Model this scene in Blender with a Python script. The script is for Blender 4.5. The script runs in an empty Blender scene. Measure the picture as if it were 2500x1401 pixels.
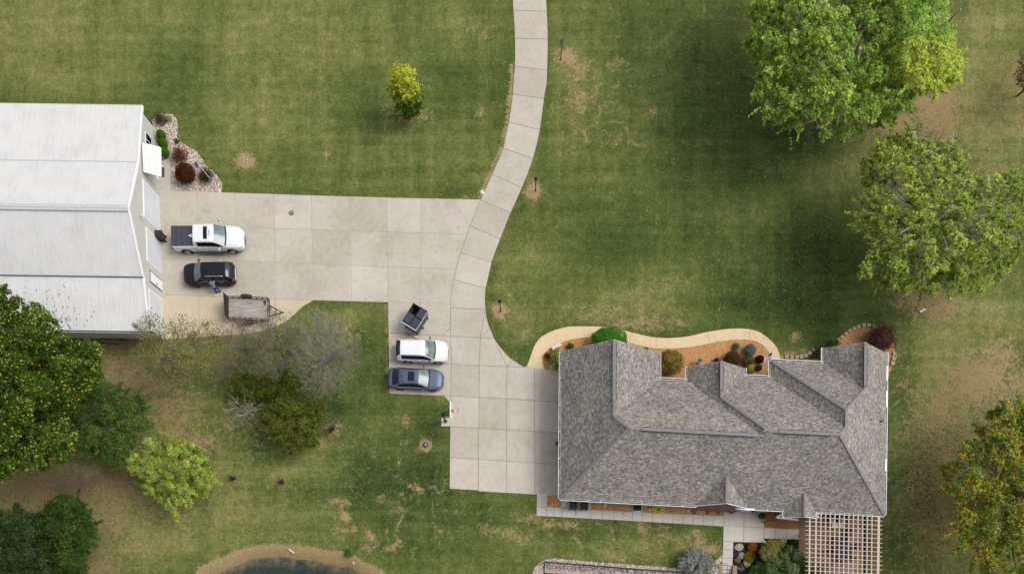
import bpy, bmesh, math, random
import numpy as np
from mathutils import Vector, Matrix, Euler

# ---------------------------------------------------------------- camera, sky, sun, exposure
H = 66.0            # height of the aircraft above the lawn
F = 1782.0          # focal length in photograph pixels
NX, NY = 1285.0, 1480.0   # foot of the camera
scene = bpy.context.scene
C = scene.collection
cam_d = bpy.data.cameras.new('camera')
cam = bpy.data.objects.new('camera', cam_d)
C.objects.link(cam)
cam.location = (0, 0, H)
cam.rotation_euler = (0, 0, 0)
cam_d.sensor_width = 36.0
cam_d.lens = 36.0 * F / 2500.0
cam_d.shift_x = (1250 - NX) / 2500.0
cam_d.shift_y = (NY - 700.5) / 2500.0
cam_d.clip_start = 0.5
cam_d.clip_end = 6000
scene.camera = cam

SUN_EL, SUN_AZ = math.radians(50), math.radians(76)      # azimuth clockwise from north (+Y)
world = bpy.data.worlds.new('World')
scene.world = world
world.use_nodes = True
nt = world.node_tree
for n in list(nt.nodes):
    nt.nodes.remove(n)
sky = nt.nodes.new('ShaderNodeTexSky')
sky.sky_type = 'NISHITA'
sky.sun_disc = False
sky.sun_elevation = SUN_EL
sky.sun_rotation = SUN_AZ
sky.air_density = 1.0
sky.dust_density = 3.0
hs = nt.nodes.new('ShaderNodeHueSaturation')
hs.inputs['Saturation'].default_value = 0.18
bgn = nt.nodes.new('ShaderNodeBackground')
bgn.inputs['Strength'].default_value = 0.143
wo = nt.nodes.new('ShaderNodeOutputWorld')
nt.links.new(sky.outputs[0], hs.inputs['Color'])
nt.links.new(hs.outputs[0], bgn.inputs['Color'])
nt.links.new(bgn.outputs[0], wo.inputs['Surface'])

sun_d = bpy.data.lights.new('sun', 'SUN')
sun_d.energy = 1.35
sun_d.angle = math.radians(28)
sun_d.color = (1.0, 0.96, 0.9)
sun = bpy.data.objects.new('sun', sun_d)
C.objects.link(sun)
sun.location = (30, 30, 80)
sdir = Vector((math.sin(SUN_AZ) * math.cos(SUN_EL), math.cos(SUN_AZ) * math.cos(SUN_EL), math.sin(SUN_EL)))
sun.rotation_euler = sdir.to_track_quat('Z', 'Y').to_euler()

scene.view_settings.view_transform = 'Standard'
scene.view_settings.look = 'None'
scene.view_settings.exposure = 0.5
scene.view_settings.gamma = 1.0
scene.view_settings.use_curve_mapping = False
scene.render.resolution_x, scene.render.resolution_y = 1024, 573

random.seed(7)
rng = np.random.default_rng(11)
PI = math.pi
R = math.radians

def W(px, py, z=0.0):
    """world point at height z that the photograph shows at (px, py)"""
    k = (H - z) / F
    return Vector(((px - NX) * k, (NY - py) * k, z))

def lin(c):
    c = c / 255.0
    return c / 12.92 if c <= 0.04045 else ((c + 0.055) / 1.055) ** 2.4

def S(r, g, b, f=0.72):
    return (lin(r) * f, lin(g) * f, lin(b) * f, 1.0)

# ---------------------------------------------------------------- materials
MATS = {}
class NT:
    def __init__(self, name, rough=0.8, metal=0.0, spec=0.3):
        self.m = bpy.data.materials.new(name)
        self.m.use_nodes = True
        self.t = self.m.node_tree
        self.b = self.t.nodes['Principled BSDF']
        self.b.inputs['Roughness'].default_value = rough
        self.b.inputs['Metallic'].default_value = metal
        self.b.inputs['Specular IOR Level'].default_value = spec
    def n(self, kind, **kw):
        nd = self.t.nodes.new(kind)
        for k, v in kw.items():
            setattr(nd, k, v)
        return nd
    def l(self, a, b):
        self.t.links.new(a, b)
    def geo(self):
        return self.n('ShaderNodeNewGeometry').outputs['Position']
    def objc(self):
        return self.n('ShaderNodeTexCoord').outputs['Object']
    def noise(self, vec, scale, detail=4, rough=0.55, dist=0.0):
        nd = self.n('ShaderNodeTexNoise')
        nd.inputs['Scale'].default_value = scale
        nd.inputs['Detail'].default_value = detail
        nd.inputs['Roughness'].default_value = rough
        nd.inputs['Distortion'].default_value = dist
        self.l(vec, nd.inputs['Vector'])
        return nd.outputs['Fac']
    def ramp(self, fac, stops, interp='LINEAR'):
        nd = self.n('ShaderNodeValToRGB')
        cr = nd.color_ramp
        cr.interpolation = interp
        while len(cr.elements) < len(stops):
            cr.elements.new(0.5)
        for e, (p, c) in zip(cr.elements, stops):
            e.position = p
            e.color = c if not isinstance(c, (int, float)) else (c, c, c, 1)
        self.l(fac, nd.inputs['Fac'])
        return nd.outputs['Color']
    def mix(self, fac, a, b, kind='MIX'):
        nd = self.n('ShaderNodeMix', data_type='RGBA', blend_type=kind)
        for i, v in ((0, fac), (6, a), (7, b)):
            if isinstance(v, bpy.types.NodeSocket):
                self.l(v, nd.inputs[i])
            else:
                nd.inputs[i].default_value = v
        return nd.outputs[2]
    def math(self, op, a, b=0.0, clamp=False):
        nd = self.n('ShaderNodeMath', operation=op, use_clamp=clamp)
        for i, v in ((0, a), (1, b)):
            if isinstance(v, bpy.types.NodeSocket):
                self.l(v, nd.inputs[i])
            else:
                nd.inputs[i].default_value = v
        return nd.outputs[0]
    def bump(self, hgt, strength=0.5, dist=0.05):
        nd = self.n('ShaderNodeBump')
        nd.inputs['Strength'].default_value = strength
        nd.inputs['Distance'].default_value = dist
        self.l(hgt, nd.inputs['Height'])
        self.l(nd.outputs[0], self.b.inputs['Normal'])
    def col(self, sock):
        self.l(sock, self.b.inputs['Base Color'])

def simple(name, c, rough=0.6, metal=0.0, spec=0.3, var=0.12, scale=6.0, bump=0.0, coat=0.0):
    """procedural material: one colour with fine dirt variation"""
    if name in MATS:
        return MATS[name]
    t = NT(name, rough, metal, spec)
    v = t.noise(t.objc(), scale, 5)
    d = tuple(x * (1 - var) for x in c[:3]) + (1,)
    e = tuple(min(1, x * (1 + var)) for x in c[:3]) + (1,)
    t.col(t.ramp(v, [(0.3, d), (0.7, e)]))
    if bump:
        t.bump(v, bump, 0.02)
    if coat:
        t.b.inputs['Coat Weight'].default_value = coat
        t.b.inputs['Coat Roughness'].default_value = 0.08
    MATS[name] = t.m
    return t.m

def M_concrete(name, c1, c2, c3):
    t = NT(name, 0.9, spec=0.15)
    g = t.geo()
    a = t.noise(g, 0.28, 5, 0.6)
    b = t.noise(g, 2.2, 5, 0.65)
    mp = t.n('ShaderNodeMapping'); mp.inputs['Scale'].default_value = (6, 0.7, 1); t.l(g, mp.inputs['Vector'])
    s = t.noise(mp.outputs[0], 1.6, 4, 0.6)
    f = t.noise(g, 22, 3, 0.7)
    k = t.math('ADD', t.math('MULTIPLY', a, 0.42), t.math('MULTIPLY', b, 0.25))
    k = t.math('ADD', k, t.math('MULTIPLY', s, 0.15))
    k = t.math('ADD', k, t.math('MULTIPLY', f, 0.22))
    base = t.ramp(k, [(0.36, c2), (0.52, c1), (0.68, c3)])
    st = t.noise(g, 0.55, 6, 0.7, 0.6)
    stain = t.ramp(st, [(0.58, 0.0), (0.76, 0.42)])
    sp = t.noise(g, 3.1, 2, .5)
    base = t.mix(t.ramp(sp, [(0.76, 0.0), (0.80, 0.45)]), base, S(120, 106, 92))
    t.col(t.mix(stain, base, tuple(x * .62 for x in c2[:3]) + (1,)))
    t.bump(f, 0.15, 0.01)
    return t.m

MATS['concrete'] = M_concrete('concrete', S(200, 191, 177), S(178, 167, 152), S(214, 206, 194))
MATS['concrete_a'] = M_concrete('concrete_dark_slab', S(194, 184, 170), S(174, 162, 147), S(207, 199, 187))
MATS['concrete_b'] = M_concrete('concrete_pale_slab', S(205, 197, 184), S(185, 175, 161), S(219, 212, 201))
MATS['concrete_warm'] = M_concrete('concrete_warm', S(212, 196, 170), S(200, 181, 152), S(222, 208, 186))
MATS['concrete_walk'] = M_concrete('concrete_walk', S(206, 200, 190), S(190, 183, 172), S(216, 211, 203))
MATS['joint'] = simple('joint', S(150, 138, 122), 0.95, var=0.25)
MATS['joint_faint'] = simple('joint_faint', S(184, 173, 158), 0.95, var=0.15)

def M_path():
    t = NT('stamped_path', 0.85)
    g = t.geo()
    v = t.n('ShaderNodeTexVoronoi'); v.feature = 'DISTANCE_TO_EDGE'; v.inputs['Scale'].default_value = 3.4
    t.l(g, v.inputs['Vector'])
    line = t.ramp(v.outputs['Distance'], [(0.0, 0.4), (0.04, 0.0)])
    n = t.noise(g, 1.2, 5)
    f = t.noise(g, 30, 2)
    base = t.ramp(t.math('ADD', t.math('MULTIPLY', n, .6), t.math('MULTIPLY', f, .4)),
                  [(0.35, S(228, 200, 158)), (0.65, S(238, 216, 180))])
    t.col(t.mix(line, base, S(188, 156, 118)))
    return t.m
MATS['path'] = M_path()

def M_mulch(name, a, b, c):
    t = NT(name, 0.95, spec=0.1)
    g = t.geo()
    v = t.n('ShaderNodeTexVoronoi'); v.inputs['Scale'].default_value = 20.0; t.l(g, v.inputs['Vector'])
    sep = t.n('ShaderNodeSeparateColor'); t.l(v.outputs['Color'], sep.inputs[0])
    n = t.noise(g, 1.0, 4)
    k = t.math('ADD', t.math('MULTIPLY', sep.outputs[0], .65), t.math('MULTIPLY', n, .35))
    t.col(t.ramp(k, [(0.15, a), (0.5, b), (0.85, c)]))
    t.bump(k, 0.6, 0.05)
    return t.m
MATS['mulch'] = M_mulch('wood_chips', S(160, 108, 64), S(200, 148, 98), S(222, 178, 130))
MATS['mulch_brown'] = M_mulch('brown_wood_chips', S(132, 88, 52), S(168, 118, 72), S(200, 156, 108))
MATS['mulch_black'] = M_mulch('black_mulch', S(24, 24, 30), S(42, 40, 48), S(78, 74, 80))
MATS['gravel_floor'] = M_mulch('gravel_floor', S(120, 104, 92), S(176, 158, 144), S(222, 210, 200))
MATS['gravel_grey'] = M_mulch('grey_gravel_floor', S(92, 84, 84), S(138, 128, 126), S(208, 200, 192))

def M_lawn():
    t = NT('lawn', 0.95, spec=0.1)
    g = t.geo()
    at = t.n('ShaderNodeAttribute', attribute_name='soil')
    sp = t.n('ShaderNodeSeparateColor'); t.l(at.outputs['Color'], sp.inputs[0])
    tan, dry, deep = sp.outputs[0], sp.outputs[1], sp.outputs[2]
    patch = at.outputs['Alpha']
    big = t.noise(g, 0.12, 6, 0.6, 0.4)
    mid = t.noise(g, 1.2, 7, 0.7, 0.5)
    fine = t.noise(g, 5.5, 6, 0.78)
    clump = t.noise(g, 2.9, 5, 0.7)
    blade = t.noise(g, 26.0, 3, 0.75)
    # mower lines
    mp = t.n('ShaderNodeMapping'); mp.inputs['Scale'].default_value = (0.03, 1.0, 1); t.l(g, mp.inputs['Vector'])
    mow1 = t.noise(mp.outputs[0], 1.1, 3, 0.6)
    mp2 = t.n('ShaderNodeMapping'); mp2.inputs['Scale'].default_value = (1.0, 0.04, 1); t.l(g, mp2.inputs['Vector'])
    mow2 = t.noise(mp2.outputs[0], 0.8, 3, 0.6)
    # lush <-> dry
    k = t.math('ADD', t.math('MULTIPLY', big, 0.8), t.math('MULTIPLY', mid, 0.95))
    k = t.math('ADD', k, t.math('MULTIPLY', t.math('ADD', mow1, mow2), 0.45))
    k = t.math('ADD', k, t.math('MULTIPLY', fine, 1.35))
    k = t.math('ADD', k, t.math('MULTIPLY', clump, 0.45))
    k = t.math('ADD', k, t.math('MULTIPLY', blade, 0.70))
    k = t.math('ADD', k, t.math('MULTIPLY', dry, 0.50))
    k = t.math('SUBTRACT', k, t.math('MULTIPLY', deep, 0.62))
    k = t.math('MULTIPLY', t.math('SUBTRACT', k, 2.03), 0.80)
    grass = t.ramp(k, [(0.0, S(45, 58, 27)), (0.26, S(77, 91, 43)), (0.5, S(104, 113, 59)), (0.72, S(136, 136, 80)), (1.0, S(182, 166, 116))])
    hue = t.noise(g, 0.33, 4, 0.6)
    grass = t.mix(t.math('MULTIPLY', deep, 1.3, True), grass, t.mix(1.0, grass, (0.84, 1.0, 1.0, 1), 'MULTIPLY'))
    grass = t.mix(t.ramp(hue, [(0.42, 0.0), (0.62, 0.45)]), grass, t.mix(1.0, grass, (0.86, 1.0, 0.88, 1), 'MULTIPLY'))
    # bare, straw coloured ground
    mid2 = t.noise(g, 1.7, 6, 0.7, 0.9)
    tk = t.math('ADD', t.math('MULTIPLY', tan, 1.25), t.math('MULTIPLY', t.math('SUBTRACT', mid2, 0.5), 2.2))
    tk = t.math('ADD', tk, t.math('MULTIPLY', t.math('SUBTRACT', fine, 0.5), 1.6))
    tk = t.math('ADD', tk, t.math('MULTIPLY', t.math('SUBTRACT', blade, 0.5), 1.0))
    tmask = t.ramp(tk, [(0.30, 0.0), (0.78, 0.9)])
    straw = t.ramp(t.math('ADD', t.math('MULTIPLY', fine, .6), t.math('MULTIPLY', blade, .4)),
                   [(0.28, S(124, 104, 72)), (0.5, S(176, 151, 112)), (0.7, S(214, 188, 148))])
    brn = t.n('ShaderNodeAttribute', attribute_name='brown')
    straw = t.mix(brn.outputs['Fac'], straw, t.mix(1.0, straw, (0.52, 0.52, 0.48, 1), 'MULTIPLY'))
    res = t.mix(tmask, grass, straw)
    # freckles of dead grass
    fr = t.noise(g, 0.75, 9, 0.74, 1.1)
    fk = t.math('ADD', fr, t.math('MULTIPLY', patch, 0.20))
    fk = t.math('ADD', fk, t.math('MULTIPLY', t.math('SUBTRACT', fine, .5), 0.12))
    fmask = t.ramp(fk, [(0.68, 0.0), (0.79, 0.8)])
    res = t.mix(fmask, res, straw)
    t.col(res)
    t.bump(t.math('ADD', fine, blade), 0.7, 0.06)
    return t.m
MATS['lawn'] = M_lawn()

def M_shingle():
    t = NT('shingles', 0.92, spec=0.15)
    uv = t.n('ShaderNodeUVMap', uv_map='UVMap').outputs[0]
    def brick(w, h, off, sq=1.0):
        b = t.n('ShaderNodeTexBrick')
        b.offset = off; b.squash = sq
        b.inputs['Color1'].default_value = (0, 0, 0, 1)
        b.inputs['Color2'].default_value = (1, 1, 1, 1)
        b.inputs['Mortar'].default_value = (0.0, 0.0, 0.0, 1)
        b.inputs['Scale'].default_value = 1.0
        b.inputs['Mortar Size'].default_value = 0.012
        b.inputs['Mortar Smooth'].default_value = 0.4
        b.inputs['Brick Width'].default_value = w
        b.inputs['Row Height'].default_value = h
        b.inputs['Bias'].default_value = 0.0
        t.l(uv, b.inputs['Vector'])
        return b
    b1 = brick(0.17, 0.145, 0.37)
    b2 = brick(0.26, 0.145, 0.61)
    k = t.math('ADD', t.math('MULTIPLY', b1.outputs['Color'], .5), t.math('MULTIPLY', b2.outputs['Color'], .5))
    g = t.geo()
    n = t.noise(g, 0.5, 5, .65)
    n2 = t.noise(g, 9, 4, .7)
    k = t.math('ADD', t.math('MULTIPLY', k, .84), t.math('MULTIPLY', n2, .18))
    k = t.math('SUBTRACT', k, 0.02)
    base = t.ramp(k, [(0.05, S(104, 100, 99)), (0.25, S(133, 126, 122)), (0.42, S(148, 143, 138)), (0.6, S(165, 160, 153)), (0.82, S(194, 189, 180))])
    tint = t.ramp(n, [(0.35, (0.86, 0.86, 0.88, 1)), (0.65, (1.06, 1.03, 1.0, 1))])
    t.col(t.mix(1.0, base, tint, 'MULTIPLY'))
    t.bump(k, 0.35, 0.02)
    return t.m
MATS['shingle'] = M_shingle()
MATS['ridge'] = simple('ridge_cap', S(140, 136, 134), 0.9, var=0.22, scale=7)
MATS['vent'] = simple('ridge_vent', S(138, 135, 134), 0.9, var=0.14, scale=6)
MATS['dark'] = simple('dark_gap', S(38, 36, 42), 0.9)

def M_metalroof():
    t = NT('barn_roof', 0.55, 0.0, 0.4)
    uv = t.n('ShaderNodeUVMap', uv_map='UVMap').outputs[0]
    sx = t.n('ShaderNodeSeparateXYZ'); t.l(uv, sx.inputs[0])
    rib = t.math('PINGPONG', sx.outputs[0], 0.125)
    r2 = t.ramp(t.math('MULTIPLY', rib, 8.0), [(0.0, 0.0), (0.14, 0.0), (0.28, 1.0)])
    g = t.geo()
    n = t.noise(g, 0.6, 6, .65)
    mp = t.n('ShaderNodeMapping'); mp.inputs['Scale'].default_value = (5, 0.35, 1); t.l(g, mp.inputs['Vector'])
    st = t.noise(mp.outputs[0], 1.4, 5, .65)
    k = t.math('ADD', t.math('MULTIPLY', n, .5), t.math('MULTIPLY', st, .5))
    base = t.ramp(k, [(0.3, S(208, 207, 206, .70)), (0.5, S(228, 227, 226, .71)), (0.7, S(235, 234, 233, .72))])
    # ribs drawn as slightly greyer lines
    t.col(t.mix(t.math('MULTIPLY', t.math('SUBTRACT', 1.0, r2), 0.11), base, S(150, 150, 152)))
    t.bump(r2, 0.25, 0.02)
    return t.m
MATS['barn_roof'] = M_metalroof()
def M_siding(name, c, lines):
    t = NT(name, 0.55, 0.0, 0.4)
    g = t.objc()
    sx = t.n('ShaderNodeSeparateXYZ'); t.l(g, sx.inputs[0])
    ax = t.math('ADD', sx.outputs[1], sx.outputs[0]) if lines == 'v' else sx.outputs[2]
    rib = t.math('PINGPONG', ax, 0.12)
    r2 = t.ramp(t.math('MULTIPLY', rib, 8.33), [(0.0, 0.0), (0.12, 0.0), (0.3, 1.0)])
    n = t.noise(g, 0.7, 5)
    base = t.ramp(n, [(0.3, tuple(x * .9 for x in c[:3]) + (1,)), (0.7, c)])
    t.col(t.mix(t.math('MULTIPLY', t.math('SUBTRACT', 1.0, r2), 0.45), base, tuple(x * .55 for x in c[:3]) + (1,)))
    t.bump(r2, 0.4, 0.02)
    return t.m
MATS['siding'] = M_siding('barn_siding', S(214, 212, 206), 'v')
MATS['white_trim'] = simple('white_trim', S(240, 240, 244, .8), 0.45, spec=0.4, var=0.03)
MATS['door_white'] = M_siding('door_panels', S(228, 230, 238), 'h')
def M_brick(name, a, b, mort, w=0.2, h=0.07, flat=False):
    t = NT(name, 0.9)
    g = t.geo()
    if flat:
        vec = g
    else:
        sx = t.n('ShaderNodeSeparateXYZ'); t.l(g, sx.inputs[0])
        cb = t.n('ShaderNodeCombineXYZ')
        t.l(t.math('ADD', sx.outputs[0], sx.outputs[1]), cb.inputs[0]); t.l(sx.outputs[2], cb.inputs[1])
        vec = cb.outputs[0]
    bt = t.n('ShaderNodeTexBrick')
    bt.inputs['Color1'].default_value = a; bt.inputs['Color2'].default_value = b; bt.inputs['Mortar'].default_value = mort
    bt.inputs['Scale'].default_value = 1.0; bt.inputs['Brick Width'].default_value = w; bt.inputs['Row Height'].default_value = h
    bt.inputs['Mortar Size'].default_value = 0.006
    t.l(vec, bt.inputs['Vector'])
    n = t.noise(g, 1.5, 5)
    t.col(t.mix(1.0, bt.outputs['Color'], t.ramp(n, [(.3, (.82, .82, .82, 1)), (.7, (1.1, 1.1, 1.1, 1))]), 'MULTIPLY'))
    return t.m
MATS['brick'] = M_brick('wall_brick', S(136, 96, 92), S(112, 78, 78), S(150, 130, 124))
MATS['paver'] = M_brick('brick_paving', S(166, 138, 124), S(148, 120, 108), S(132, 110, 100), .2, .1, True)
MATS['paver_edge'] = M_brick('brick_paving_edge', S(150, 124, 110), S(136, 108, 96), S(120, 98, 90), .1, .4, True)

def M_water():
    t = NT('pond_water', 0.12, 0.0, 0.5)
    g = t.geo()
    n = t.noise(g, 1.2, 6, .6, .6)
    n2 = t.noise(g, 14, 3)
    at = t.n('ShaderNodeAttribute', attribute_name='shore')
    k = t.math('ADD', n, t.math('MULTIPLY', at.outputs['Fac'], .42))
    t.col(t.ramp(k, [(0.35, S(26, 48, 46)), (0.62, S(44, 64, 58)), (0.78, S(88, 84, 68)), (0.95, S(128, 112, 88))]))
    t.bump(n2, 0.08, 0.02)
    return t.m
MATS['water'] = M_water()
def M_leaf():
    t = NT('foliage', 0.75, spec=0.06)
    at = t.n('ShaderNodeAttribute', attribute_name='leaf')
    t.col(at.outputs['Color'])
    tr = t.n('ShaderNodeBsdfTranslucent'); t.l(at.outputs['Color'], tr.inputs['Color'])
    ms = t.n('ShaderNodeMixShader'); ms.inputs[0].default_value = 0.36
    t.l(t.b.outputs[0], ms.inputs[1]); t.l(tr.outputs[0], ms.inputs[2])
    t.l(ms.outputs[0], t.t.nodes['Material Output'].inputs['Surface'])
    return t.m
MATS['leaf'] = M_leaf()
MATS['bark'] = simple('bark', S(128, 116, 100), 0.95, var=0.3, scale=9, bump=0.4)
MATS['bark_pale'] = simple('bark_pale', S(178, 172, 160), 0.95, var=0.25, scale=9, bump=0.3)
MATS['bark_twig'] = simple('bark_twig', S(142, 130, 116), 0.95, var=0.3, scale=9)
MATS['bark_grey'] = simple('bark_grey', S(164, 156, 146), 0.95, var=0.3, scale=9)
MATS['bark_white'] = simple('bark_white', S(196, 190, 180), 0.95, var=0.2, scale=9)
MATS['bark_dark'] = simple('bark_dark', S(84, 74, 66), 0.95, var=0.3, scale=9)

def glass(name, c, rough=0.12):
    t = NT(name, rough, 0.0, 0.35)
    n = t.noise(t.objc(), 2.2, 4, .6)
    t.col(t.ramp(n, [(0.35, tuple(x * .6 for x in c[:3]) + (1,)), (0.65, c)]))
    t.b.inputs['Coat Weight'].default_value = 0.12
    t.b.inputs['Coat Roughness'].default_value = 0.03
    return t.m
MATS['glass'] = glass('windscreen_glass', S(112, 134, 134))
MATS['glass_dark'] = glass('tinted_glass', S(30, 30, 40))
MATS['glass_rear'] = glass('rear_glass', S(46, 52, 60))
MATS['tyre'] = simple('tyre', S(40, 38, 42), 0.9)
MATS['rim'] = simple('rim', S(176, 178, 182), 0.35, 0.6, .5, .1)
MATS['rim_dark'] = simple('rim_dark', S(96, 98, 104), 0.4, 0.5, .5, .1)
MATS['plastic'] = simple('black_plastic', S(46, 46, 52), 0.7)
MATS['plastic_grey'] = simple('grey_plastic', S(86, 88, 98), 0.7)
MATS['chrome'] = simple('chrome', S(214, 216, 224), 0.25, 0.5, .6, .04)
MATS['red_lens'] = simple('red_lens', S(190, 22, 20), 0.25, 0, .6)
MATS['clear_lens'] = simple('clear_lens', S(190, 196, 206), 0.2, 0, .7)
MATS['paint_white'] = simple('white_paint', S(240, 241, 246, .74), 0.4, 0, .3, .02, 1.0, coat=0.15)
MATS['paint_black'] = simple('black_paint', S(24, 26, 36), 0.4, 0.0, .25, .1, 1.0, coat=0.12)
MATS['paint_blue'] = simple('slate_blue_paint', S(92, 102, 124), 0.42, 0.2, .3, .06, 1.0, coat=0.12)
MATS['tonneau'] = simple('bed_cover_vinyl', S(70, 72, 84), 0.75, var=.06)
MATS['black_metal'] = simple('black_metal', S(42, 44, 50), 0.5, .3)
MATS['iron_brown'] = simple('weathered_steel', S(66, 52, 52), 0.7, .2, var=.25)
MATS['white_metal'] = simple('white_metal', S(234, 236, 240), 0.4, .1)
MATS['stone'] = simple('edging_stone', S(176, 158, 138), 0.95, var=.2, bump=.4)
MATS['stone_white'] = simple('white_stone', S(224, 220, 210), 0.9, var=.1, bump=.4)
MATS['orange_red'] = simple('orange_rim', S(232, 84, 50), 0.5)

# ---------------------------------------------------------------- mesh helpers
class MB:
    def __init__(self):
        self.v = []; self.f = []; self.m = []; self.uv = {}
    def quad(self, *pts, m=0):
        b = len(self.v)
        self.v += [tuple(p) for p in pts]
        self.f.append(tuple(range(b, b + len(pts)))); self.m.append(m)
        return len(self.f) - 1
    def box(self, x0, y0, z0, x1, y1, z1, m=0, mat=None):
        b = len(self.v)
        p = [(x0, y0, z0), (x1, y0, z0), (x1, y1, z0), (x0, y1, z0), (x0, y0, z1), (x1, y0, z1), (x1, y1, z1), (x0, y1, z1)]
        if mat is not None:
            p = [tuple(mat @ Vector(q)) for q in p]
        self.v += p
        for f in ((3, 2, 1, 0), (4, 5, 6, 7), (0, 1, 5, 4), (1, 2, 6, 5), (2, 3, 7, 6), (3, 0, 4, 7)):
            self.f.append(tuple(b + i for i in f)); self.m.append(m)
    def prism(self, pts, z0, z1, m=0, bottom=False):
        """pts: list of (x,y), counter-clockwise or not"""
        a = sum(pts[i][0] * pts[(i + 1) % len(pts)][1] - pts[(i + 1) % len(pts)][0] * pts[i][1] for i in range(len(pts)))
        if a < 0:
            pts = pts[::-1]
        n = len(pts); b = len(self.v)
        self.v += [(p[0], p[1], z1) for p in pts] + [(p[0], p[1], z0) for p in pts]
        self.f.append(tuple(range(b, b + n))); self.m.append(m)
        if bottom:
            self.f.append(tuple(range(b + 2 * n - 1, b + n - 1, -1))); self.m.append(m)
        for i in range(n):
            j = (i + 1) % n
            self.f.append((b + i, b + n + i, b + n + j, b + j)); self.m.append(m)
    def bar(self, a, b, w, h=None, m=0, up=Vector((0, 0, 1))):
        """rectangular bar from a to b"""
        a = Vector(a); b = Vector(b); h = h or w
        d = (b - a)
        if d.length < 1e-6: return
        d.normalize()
        s = d.cross(up)
        if s.length < 1e-4: s = d.cross(Vector((1, 0, 0)))
        s.normalize(); u = s.cross(d).normalized()
        q = []
        for p in (a, b):
            q += [p + s * w / 2 - u * h / 2, p + s * w / 2 + u * h / 2, p - s * w / 2 + u * h / 2, p - s * w / 2 - u * h / 2]
        k = len(self.v); self.v += [tuple(p) for p in q]
        for f in ((0, 1, 2, 3), (7, 6, 5, 4), (0, 4, 5, 1), (1, 5, 6, 2), (2, 6, 7, 3), (3, 7, 4, 0)):
            self.f.append(tuple(k + i for i in f)); self.m.append(m)
    def tube(self, pts, rad, n=6, m=0, cap=True):
        pts = [Vector(p) for p in pts]
        if not hasattr(rad, '__len__'): rad = [rad] * len(pts)
        k = len(self.v)
        prev = None
        for i, p in enumerate(pts):
            d = (pts[min(i + 1, len(pts) - 1)] - pts[max(i - 1, 0)])
            if d.length < 1e-9: d = Vector((0, 0, 1))
            d.normalize()
            if prev is None:
                s = d.cross(Vector((0, 0, 1)))
                if s.length < 1e-3: s = d.cross(Vector((1, 0, 0)))
            else:
                s = prev - d * prev.dot(d)
                if s.length < 1e-4: s = d.cross(Vector((0.3, 1, 0)))
            s.normalize(); prev = s
            u = d.cross(s)
            for j in range(n):
                a = 2 * PI * j / n
                self.v.append(tuple(p + (s * math.cos(a) + u * math.sin(a)) * rad[i]))
        for i in range(len(pts) - 1):
            for j in range(n):
                a = k + i * n + j; b = k + i * n + (j + 1) % n
                self.f.append((a, b, b + n, a + n)); self.m.append(m)
        if cap:
            self.f.append(tuple(k + j for j in range(n))[::-1]); self.m.append(m)
            e = k + (len(pts) - 1) * n
            self.f.append(tuple(e + j for j in range(n))); self.m.append(m)
    def cyl(self, c, r, z0, z1, n=16, m=0, r2=None):
        self.tube([(c[0], c[1], z0), (c[0], c[1], z1)], [r, r2 if r2 is not None else r], n, m)
    def blob(self, c, rx, ry, rz, seg=10, rings=7, m=0, jit=0.0, rnd=random):
        c = Vector(c); k = len(self.v)
        for i in range(rings + 1):
            th = PI * i / rings
            for j in range(seg):
                ph = 2 * PI * j / seg
                q = 1 + rnd.uniform(-jit, jit)
                self.v.append((c.x + rx * q * math.sin(th) * math.cos(ph), c.y + ry * q * math.sin(th) * math.sin(ph), c.z + rz * q * math.cos(th)))
        for i in range(rings):
            for j in range(seg):
                a = k + i * seg + j; b = k + i * seg + (j + 1) % seg
                self.f.append((a, a + seg, b + seg, b)); self.m.append(m)
    def build(self, name, mats, parent=None, smooth=False, loc=None, bevel=0.0):
        me = bpy.data.meshes.new(name)
        v = self.v
        if loc is not None:
            L = Vector(loc); v = [tuple(Vector(p) - L) for p in v]
        me.from_pydata(v, [], self.f)
        if not isinstance(mats, (list, tuple)): mats = [mats]
        for m in mats: me.materials.append(MATS[m] if isinstance(m, str) else m)
        me.polygons.foreach_set('material_index', self.m)
        if smooth: me.polygons.foreach_set('use_smooth', [True] * len(self.f))
        if self.uv:
            ul = me.uv_layers.new(name='UVMap')
            for fi, co in self.uv.items():
                p = me.polygons[fi]
                for li, uvc in zip(p.loop_indices, co):
                    ul.data[li].uv = uvc
        me.validate(); me.update()
        o = bpy.data.objects.new(name, me)
        C.objects.link(o)
        if loc is not None: o.location = loc
        if parent is not None: o.parent = parent
        if bevel:
            bv = o.modifiers.new('bevel', 'BEVEL'); bv.width = bevel; bv.segments = 2; bv.limit_method = 'ANGLE'; bv.angle_limit = R(40)
        return o

def tag(o, label=None, cat=None, group=None, kind=None):
    if label: o['label'] = label
    if cat: o['category'] = cat
    if group: o['group'] = group
    if kind: o['kind'] = kind
    return o
def thing(name, label, cat, loc=(0, 0, 0), rz=0.0, group=None):
    o = bpy.data.objects.new(name, None)
    C.objects.link(o)
    o.location = loc; o.rotation_euler = (0, 0, rz); o.empty_display_size = 0.3
    return tag(o, label, cat, group)
def struct(name, mb, mats, **k):
    o = mb.build(name, mats, **k)
    o['kind'] = 'structure'
    return o

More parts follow.
